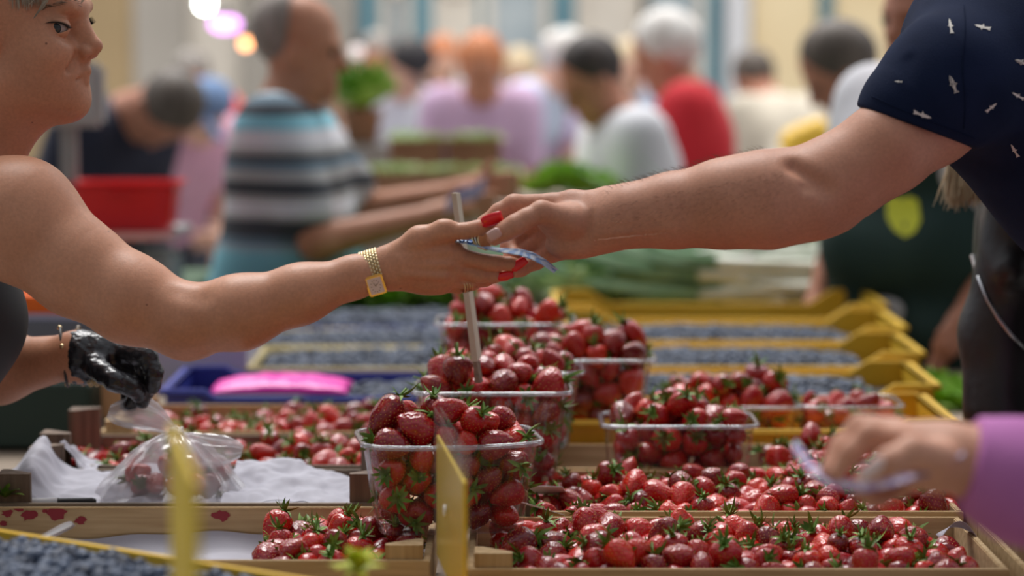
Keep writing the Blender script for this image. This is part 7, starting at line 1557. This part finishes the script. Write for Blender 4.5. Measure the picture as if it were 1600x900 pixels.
nt = MB(); pa = [(1238, 700, 2.06), (1262, 735, 2.03), (1300, 762, 2.01), (1350, 768, 2.0), (1400, 758, 1.985), (1450, 742, 1.98), (1505, 712, 1.985)]
f1 = [U(*p) for p in pa]; f2 = [U(p[0] + 6, p[1] - (14 if i < 4 else 26), p[2] + .03) for i, p in enumerate(pa)]
def pfn(u, v):
    s = u * (len(f1) - 1); i = min(len(f1) - 2, int(s)); f = s - i
    a = f1[i] + (f1[i + 1] - f1[i]) * f; b = f2[i] + (f2[i + 1] - f2[i]) * f; return tuple(a + (b - a) * v)
o = nt.grid(pfn, 36, 8).build('banknote', M_notepink, smooth=True, solid=.0008); prop(o, 'pale lilac banknote held out by the blurred hand in the purple sleeve', 'banknote')

# banknote in the striped man's hand
bp0 = P(728, 305, 5.45); q = MB()
q.grid(lambda u, v: (bp0[0] + (-.045 + .09 * u), bp0[1] + .01 * math.sin(u * 5), bp0[2] - .030 + .062 * u + (v - .5) * .034 + .008 * math.sin(u * 6)), 14, 6)
o = q.build('banknote', M_notepink, smooth=True, solid=.001); prop(o, 'blurred lilac banknote in the fist of the striped shirt man', 'banknote')

# ---------------------------------------------------------------- woman in a black leather jacket behind the buyer
J = 3.45
def Jp(px, py, Y=J): return P(px - 12, py, Y)
jk = [cone(Jp(1690, 255), Jp(1690, 255, J + .22), .085, k=.06), cone(Jp(1665, 330, J - .03), Jp(1665, 330, J + .24), .105, k=.07), cone(Jp(1672, 460, J - .02), Jp(1672, 460, J + .22), .115, k=.08), cone(Jp(1680, 600, J - .02), Jp(1680, 600, J + .22), .125, k=.08), cone(Jp(1680, 720, J), Jp(1680, 720, J + .2), .14, k=.08)]
wom = link('person', skin_mesh('woman_behind', jk + [cone(Jp(1660, 250, J + .1), Jp(1640, 170, J + .1), .05, k=.04), ell(Jp(1625, 60, J + .1), (.095, .077, .12), k=.03), ell(Jp(1590, 90, J + .1), (.05, .05, .07), k=.02), *leg_((Jp(1740, 720)[0], J + .01, .88), J, -.17), *leg_((Jp(1740, 720)[0], J + .2, .88), J + .2, -.17)], .006, off=-.004), SKp)
prop(wom, 'woman in a black leather jacket with long fair hair, behind the reaching man', 'person')
M_leather = mottled('black_leather', (.012, .012, .013), (.03, .028, .028), 10, .38, bump=.5, bscale=60)
jack = link('leather_jacket', skin_mesh('leather_jacket', jk + [cone(Jp(1620, 300, J - .13), Jp(1570, 520, J - .10), .048, .042, k=.03), cone(Jp(1570, 520, J - .10), Jp(1575, 640, J - .12), .042, .046, k=.03), cone(Jp(1548, 262, J - .02), Jp(1590, 420, J - .16), .012, .016, k=.02)] +
            [cone(Jp(1525 + 14 * i, 560 + 18 * i, J - .20), Jp(1600, 590 + 12 * i, J - .17), .003, k=.012, op='s') for i in range(3)], .004, off=.006), M_leather, wom)
jb = bvh_of(jack.data)
def on_j(px, py, off=.002):
    d_ = (Vector(Jp(px, py, 4)) - Vector(cam.location)).normalized(); h = jb.ray_cast(Vector(cam.location), d_); return None if h[0] is None else h[0] + h[1] * off
zp = [on_j(a, b) for a, b in ((1524, 330), (1527, 365), (1533, 400), (1543, 435), (1556, 468), (1572, 498), (1590, 522), (1612, 545))]
zp = [p for p in zp if p is not None]
if len(zp) > 2: MB().tube(zp, .0028, 6).build('zip', M_steel, jack, smooth=True)
link('trousers', skin_mesh('trousers', [cone(Jp(1725, 760, J), Jp(1725, 760, J + .2), .13, k=.05)] + trous_((Jp(1740, 720)[0], J + .01, .88), J) + trous_((Jp(1740, 720)[0], J + .2, .88), J + .2), .007), M_jeans, wom)
hm = MB()
for k in range(260):
    t = rh.random(); a = Vector(Jp(1530 + 60 * t, 60 + 30 * rh.random(), J + .03)); b = Vector(Jp(1500 + 55 * t + rh.gauss(0, 4), 215, J - .06 - .02 * rh.random())); c = Vector(Jp(1492 + 60 * t + rh.gauss(0, 9), 325 - 25 * abs(t - .3) + rh.uniform(-15, 8), J - .10 - .02 * rh.random()))
    m1 = a.lerp(b, .5) + Vector((-.01, -.02, 0)); hm.tube([a, m1, b, b.lerp(c, .5) + Vector((.004 * math.sin(k), 0, 0)), c], [.0016, .0018, .0016, .0012, .0003], 4)
hobj = link('hair', skin_mesh('hair', [ell(Jp(1640, 50, J + .1), (.105, .09, .125), k=.02), cone(Jp(1650, 90, J + .1), Jp(1610, 220, J + .02), .075, .05, k=.04), ell(Jp(1570, 100, J + .1), (.06, .09, .10), k=.02, op='s')], .005), H_blond, wom)
hm.build('hair_strands', H_blond, hobj)

# ---------------------------------------------------------------- price signs seen edge-on
def edge_sign(pa, pb, z0, z1, th, mats, name, label, cat, hole=None, tilt=0.0, sleeve=True):
    """upright card running from far point pa to near point pb, its top level"""
    a, b = Vector((pa[0], pa[1], 0)), Vector((pb[0], pb[1], 0)); d = (b - a); ln = d.length; d.normalize(); n = Vector((-d.y, d.x, 0))
    t = empty(name, (a.x, a.y, z0)); prop(t, label, cat)
    M_ = Matrix(((d.x, n.x, tilt, 0), (d.y, n.y, 0, 0), (0, 0, 1, 0), (0, 0, 0, 1)))
    H = z1 - z0
    c = MB(); q = MB().box((ln / 2, 0, H / 2), (ln / 2, th / 2, H / 2), bev=th * .3); c.add([(x_, y_, z_ - (.018 if z_ > H / 2 and sleeve else 0)) for x_, y_, z_ in q.v], q.f, M_); c.build('card', mats[0], t)
    if sleeve:
        s = MB(); 
        for k in (-1, 1):
            q = MB().box((ln / 2, k * (th / 2 + .0016), H / 2 + .006), (ln / 2 + .004, .0007, H / 2 + .006)); s.add(q.v, q.f, M_)
        q = MB().box((ln / 2, 0, -.004), (ln / 2, th / 2 + .003, .004)); s.add(q.v, q.f, M_)
        s.build('clear_holder', M_holder, t)
    if hole:
        q = MB().lathe([(.0001, .001), (.0055, .001), (.0062, 0), (.0062, -.001)], 16); Mh = M_ @ Matrix.Translation((hole[0], -(th / 2 + .003) * hole[2], hole[1])) @ Matrix.Rotation(math.pi / 2 * hole[2], 4, 'X')
        e = MB(); e.add(q.v, q.f, Mh); e.build('eyelet', M_white, t)
    return t
M_holder = clear_mat('card_holder', gloss=.16, base=.03, rough=.25, haze=.03)
M_signy = flat('sign_yellow', (.72, .50, .01), .45)
M_signwood = mottled('sign_pale_edge', (.50, .45, .34), (.62, .57, .45), 12, .7)
fa = P(684, 660, 2.66); na = P(727, 745, 2.36)
edge_sign((fa[0], fa[1]), (na[0], na[1]), .94, 1.094, .0035, (M_signy, M_rim), 'price_sign', 'tall yellow price card in a clear holder, edge-on before the big punnet', 'sign', hole=(.13, .075, 1))
fa = P(268, 700, 1.80); na = P(306, 700, 1.56)
edge_sign((fa[0], fa[1]), (na[0], na[1]), .862, 1.222, .004, (M_signy, M_rim), 'price_sign', 'blurred yellow price card standing before the plastic bag', 'sign', sleeve=False)
# the narrow pale sign behind the joined hands
ta = Vector(P(709, 302, 3.10)); tb2 = Vector(P(741, 560, 3.10)); dz_ = (ta - tb2)
t = empty('price_sign', tuple(tb2)); prop(t, 'narrow pale price card on a stick rising behind the joined hands', 'sign')
mb = MB(); w_ = R(5.0, 3.1)
def prof_box(f0, f1, hw_, dep):
    v = []
    for f, w in ((f0, hw_), (f1, hw_ * .78)):
        c = dz_ * f
        for sx_, sy_ in ((-1, 0), (1, 0), (1, 1), (-1, 1)): v.append((c.x + sx_ * w + sy_ * .004, c.y + sy_ * dep, c.z - sy_ * dep * .05 * f))
    return v, [(0, 1, 5, 4), (1, 2, 6, 5), (2, 3, 7, 6), (3, 0, 4, 7), (0, 3, 2, 1), (4, 5, 6, 7)]
v, f = prof_box(-.02, 1.0, w_, .06); mb.add(v, f).build('card', M_signwood, t)
v, f = prof_box(-.15, -.021, w_ * .8, .012); MB().add(v, f).build('stake', M_woodgrey, t)

# ---------------------------------------------------------------- knotted see-through bag on white paper
BY = 3.13; bc = P(270, 782, BY); kz = P(276, 676, BY)[2]; z0 = TZ + .066
bag = empty('plastic_bag', (bc[0], BY, z0)); prop(bag, 'knotted clear plastic bag holding strawberries, on white paper', 'bag')
Hk = kz - z0
def bag_fn(u, v):
    a = u * math.tau; s = v
    rx, ry = R(120, BY), .075
    if s < .25: q = s / .25; rad = .55 + .45 * q ** .6; z = .004 * (1 - q)
    else:
        q = (s - .25) / .75; z = Hk * (1 - (1 - q) ** 1.25) * 1.0; rad = (1 - q ** 1.7) * (1 - .10 * math.sin(math.pi * q)) + .035
    fold = 1 + (.05 * math.sin(a * 9 + 2 * math.sin(a * 2)) + .04 * math.sin(a * 17 + 1)) * (.35 + .9 * max(0, (s - .4))) + .10 * mnoise.noise(Vector((math.cos(a) * 2, math.sin(a) * 2, s * 3)))
    return (math.cos(a) * rx * rad * fold + (kz * 0) + .004 * s, math.sin(a) * ry * rad * fold, z + .004 * mnoise.noise(Vector((a * 3, s * 9, 0))))
MB().grid(bag_fn, 160, 48).build('bag_body', M_bag, bag, smooth=True)
kn = MB()
for k in range(3): kn.tube([(.006 + .007 * math.cos(i * math.tau / 10), .007 * math.sin(i * math.tau / 10), Hk - .002 + k * .003 + .002 * math.sin(i * 1.9 + k)) for i in range(10)], .0028, 6, closed=True)
kn.build('knot', M_bag, bag, smooth=True)
def ear(tip, wide, name, ph):
    tip = Vector(P(tip[0], tip[1], BY - .01)) - Vector((bc[0], BY, z0)); root = Vector((.006, 0, Hk)); ax = tip - root; ln = ax.length; ax.normalize(); sd = Vector((0, 1, 0)).cross(ax).normalized()
    def fn(u, v):
        a = u * math.tau; s = v; w = wide * (math.sin(math.pi * min(1, s * .93 + .02)) ** .75) * (.55 + .6 * s) + .001
        c = root + ax * ln * s + sd * .010 * math.sin(math.pi * s)
        rr_ = 1 + .16 * math.sin(a * 5 + ph + s * 3) + .10 * math.sin(a * 11 + s * 7)
        return tuple(c + sd * math.cos(a) * w * rr_ + Vector((0, 1, 0)) * math.sin(a) * w * .45 * rr_)
    MB().grid(fn, 48, 26).build(name, M_bag, bag, smooth=True)
ear((170, 642), .022, 'bag_ear', 0); ear((378, 706), .020, 'bag_ear', 2)
# a few leaves and berries show through: berries are separate things inside; crumpled white paper beside the bag
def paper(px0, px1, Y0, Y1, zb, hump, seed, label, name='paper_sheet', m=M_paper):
    a, b = P(px0, 760, Y0)[0], P(px1, 760, Y0)[0]
    def fn(u, v):
        x = a + (b - a) * u; y = Y0 + (Y1 - Y0) * v
        z = zb + hump(u, v) + .010 * mnoise.noise(Vector((x * 22, y * 22, seed))) + .006 * abs(mnoise.noise(Vector((x * 50, y * 40, seed + 5))))
        return (x + .006 * mnoise.noise(Vector((u * 6, v * 6, 2))), y, z)
    o = MB().grid(fn, 70, 40).build(name, m, smooth=True, solid=.0004); prop(o, label, 'paper'); return o
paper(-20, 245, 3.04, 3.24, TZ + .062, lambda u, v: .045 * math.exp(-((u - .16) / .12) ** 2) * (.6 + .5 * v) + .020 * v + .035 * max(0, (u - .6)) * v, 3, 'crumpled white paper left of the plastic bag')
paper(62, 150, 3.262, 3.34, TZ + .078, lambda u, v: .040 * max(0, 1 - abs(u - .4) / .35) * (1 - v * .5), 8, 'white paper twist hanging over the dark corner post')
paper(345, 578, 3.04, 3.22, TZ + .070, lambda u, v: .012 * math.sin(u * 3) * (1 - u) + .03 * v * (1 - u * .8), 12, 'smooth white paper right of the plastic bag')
# marker pen
mk = Vector(P(42, 785, 3.035)); mk2 = Vector(P(150, 783, 3.035)); d_ = (mk2 - mk); t = empty('marker_pen', tuple(mk)); prop(t, 'white and black marker pen lying along the crate edge', 'pen')
MB().tube([(0, 0, 0), tuple(d_ * .02), tuple(d_ * .45)], [.0045, .0055, .0055], 12).build('cap', M_white, t, smooth=True)
MB().tube([tuple(d_ * .45), tuple(d_ * .47), tuple(d_ * .95), tuple(d_ * 1.0)], [.0055, .0047, .0047, .003], 12).build('barrel', M_black, t, smooth=True)
# metal scoop handle poking out of the blueberries
s0 = Vector(P(62, 845, 2.62)); s1 = Vector(P(110, 820, 2.74)); mb = MB(); up_ = Vector((0, 0, 1)); dd = (s1 - s0).normalized(); sd_ = dd.cross(up_).normalized()
v = []
for i, (f, w) in enumerate(((-.3, .004), (0, .006), (.4, .0085), (.8, .0095), (.95, .008), (1.0, .004))):
    c = s0 + (s1 - s0) * f
    for q, h in ((-1, .0), (-.5, .004), (.5, .004), (1, 0), (.5, -.002), (-.5, -.002)): v.append(tuple(c + sd_ * q * w + up_ * h))
mb.add(v, [(i * 6 + k, i * 6 + (k + 1) % 6, (i + 1) * 6 + (k + 1) % 6, (i + 1) * 6 + k) for i in range(5) for k in range(6)] + [(30, 31, 32, 33, 34, 35), (5, 4, 3, 2, 1, 0)])
o = mb.build('scoop_handle', M_steel, smooth=True); prop(o, 'steel scoop handle resting at the blueberry crate rim', 'scoop')
# printed labels under the punnets
M_print2 = flat('label_print', (.25, .27, .33), .8)
for i, (px, py, Y, rz, label) in enumerate(((838, 792, 2.955, -.95, 'small printed white label tucked in front of the middle crates, the lower one'), (856, 766, 3.02, -.15, 'small printed white label tucked beside the lettered punnet, the upper one'))):
    c = Zp(px, py, TZ + .088 + .004 * i); t = MB().box((0, 0, 0), (.022, .030, .0005)).build('paper_label', M_white, loc=tuple(c), rot=(-.35, 0, rz)); prop(t, label, 'label')
    b = MB()
    for k in range(6): b.box((-.002 + .003 * (k % 2), .020 - k * .007, .0007), (.014 - .003 * (k % 3), .0009, .0002))
    b.build('printed_lines', M_print2, t)
# paper corner at the end of the lowest crate
c = P(1496, 835, 2.80); mb = MB(); mb.grid(lambda u, v: (c[0] - .02 + .045 * u, c[1] + .03 * v, c[2] - .006 + .022 * math.sin(math.pi * u) * (1 - v * .6)), 12, 8)
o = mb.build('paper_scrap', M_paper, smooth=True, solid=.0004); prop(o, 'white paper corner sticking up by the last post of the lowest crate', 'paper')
# strawberry leaves at the left border and a yellow green sprig close to the camera
M_yg = mottled('yellow_green_leaf', (.42, .50, .02), (.62, .62, .04), 30, .5)
def sprig(p, n, ln, m, seed, name, label, spread=1.0):
    rd = random.Random(seed); t = empty(name, tuple(p)); prop(t, label, 'sprig'); mb = MB(); st = MB()
    for k in range(n):
        a = rd.uniform(0, 6.28); el = rd.uniform(.2, 1.2) * spread; d = Vector((math.cos(a) * math.sin(el), math.sin(a) * math.sin(el), math.cos(el))); s = d.cross(Vector((0, 0, 1))).normalized(); l = ln * rd.uniform(.6, 1.1); w = l * .16
        row = []
        for j in range(7):
            f = j / 6; c = d * l * f - Vector((0, 0, 1)) * l * .35 * f * f; ww = w * math.sin(math.pi * min(1, f * .9 + .08)) * (1 + .25 * (j % 2))
            for q in (-1, 0, 1): row.append(tuple(c + s * q * ww + Vector((0, 0, abs(q) * .1 * w))))
        mb.add(row, [(j * 3 + i, j * 3 + i + 1, j * 3 + i + 4, j * 3 + i + 3) for j in range(6) for i in range(2)])
    mb.build('leaves', m, t, smooth=True); st.tube([(0, 0, -.02), (0, 0, .004), (.002, 0, ln * .25)], [.0015, .0015, .001], 6).build('stem', m, t); return t
sprig(P(8, 778, 3.02), 16, .035, M_calyx, 4, 'leaf_sprig', 'dark strawberry leaves at the picture edge beside the marker pen')
sprig(P(560, 893, 2.16), 26, .034, M_yg, 6, 'leaf_sprig', 'blurred yellow green sprig before the half empty crate', 1.2)
sp_ = P(560, 893, 2.16); hh_ = sp_[2] - .852
o = MB().lathe([(.0001, 0), (.03, 0), (.034, .03), (.034, hh_ * .6), (.014, hh_ * .85), (.013, hh_ - .012), (.008, hh_ - .014), (.0001, hh_ - .02)], 20).build('small_vase', M_yellow, smooth=True, loc=(sp_[0], 2.16, .852)); prop(o, 'slim yellow vase holding the yellow green sprig', 'vase')
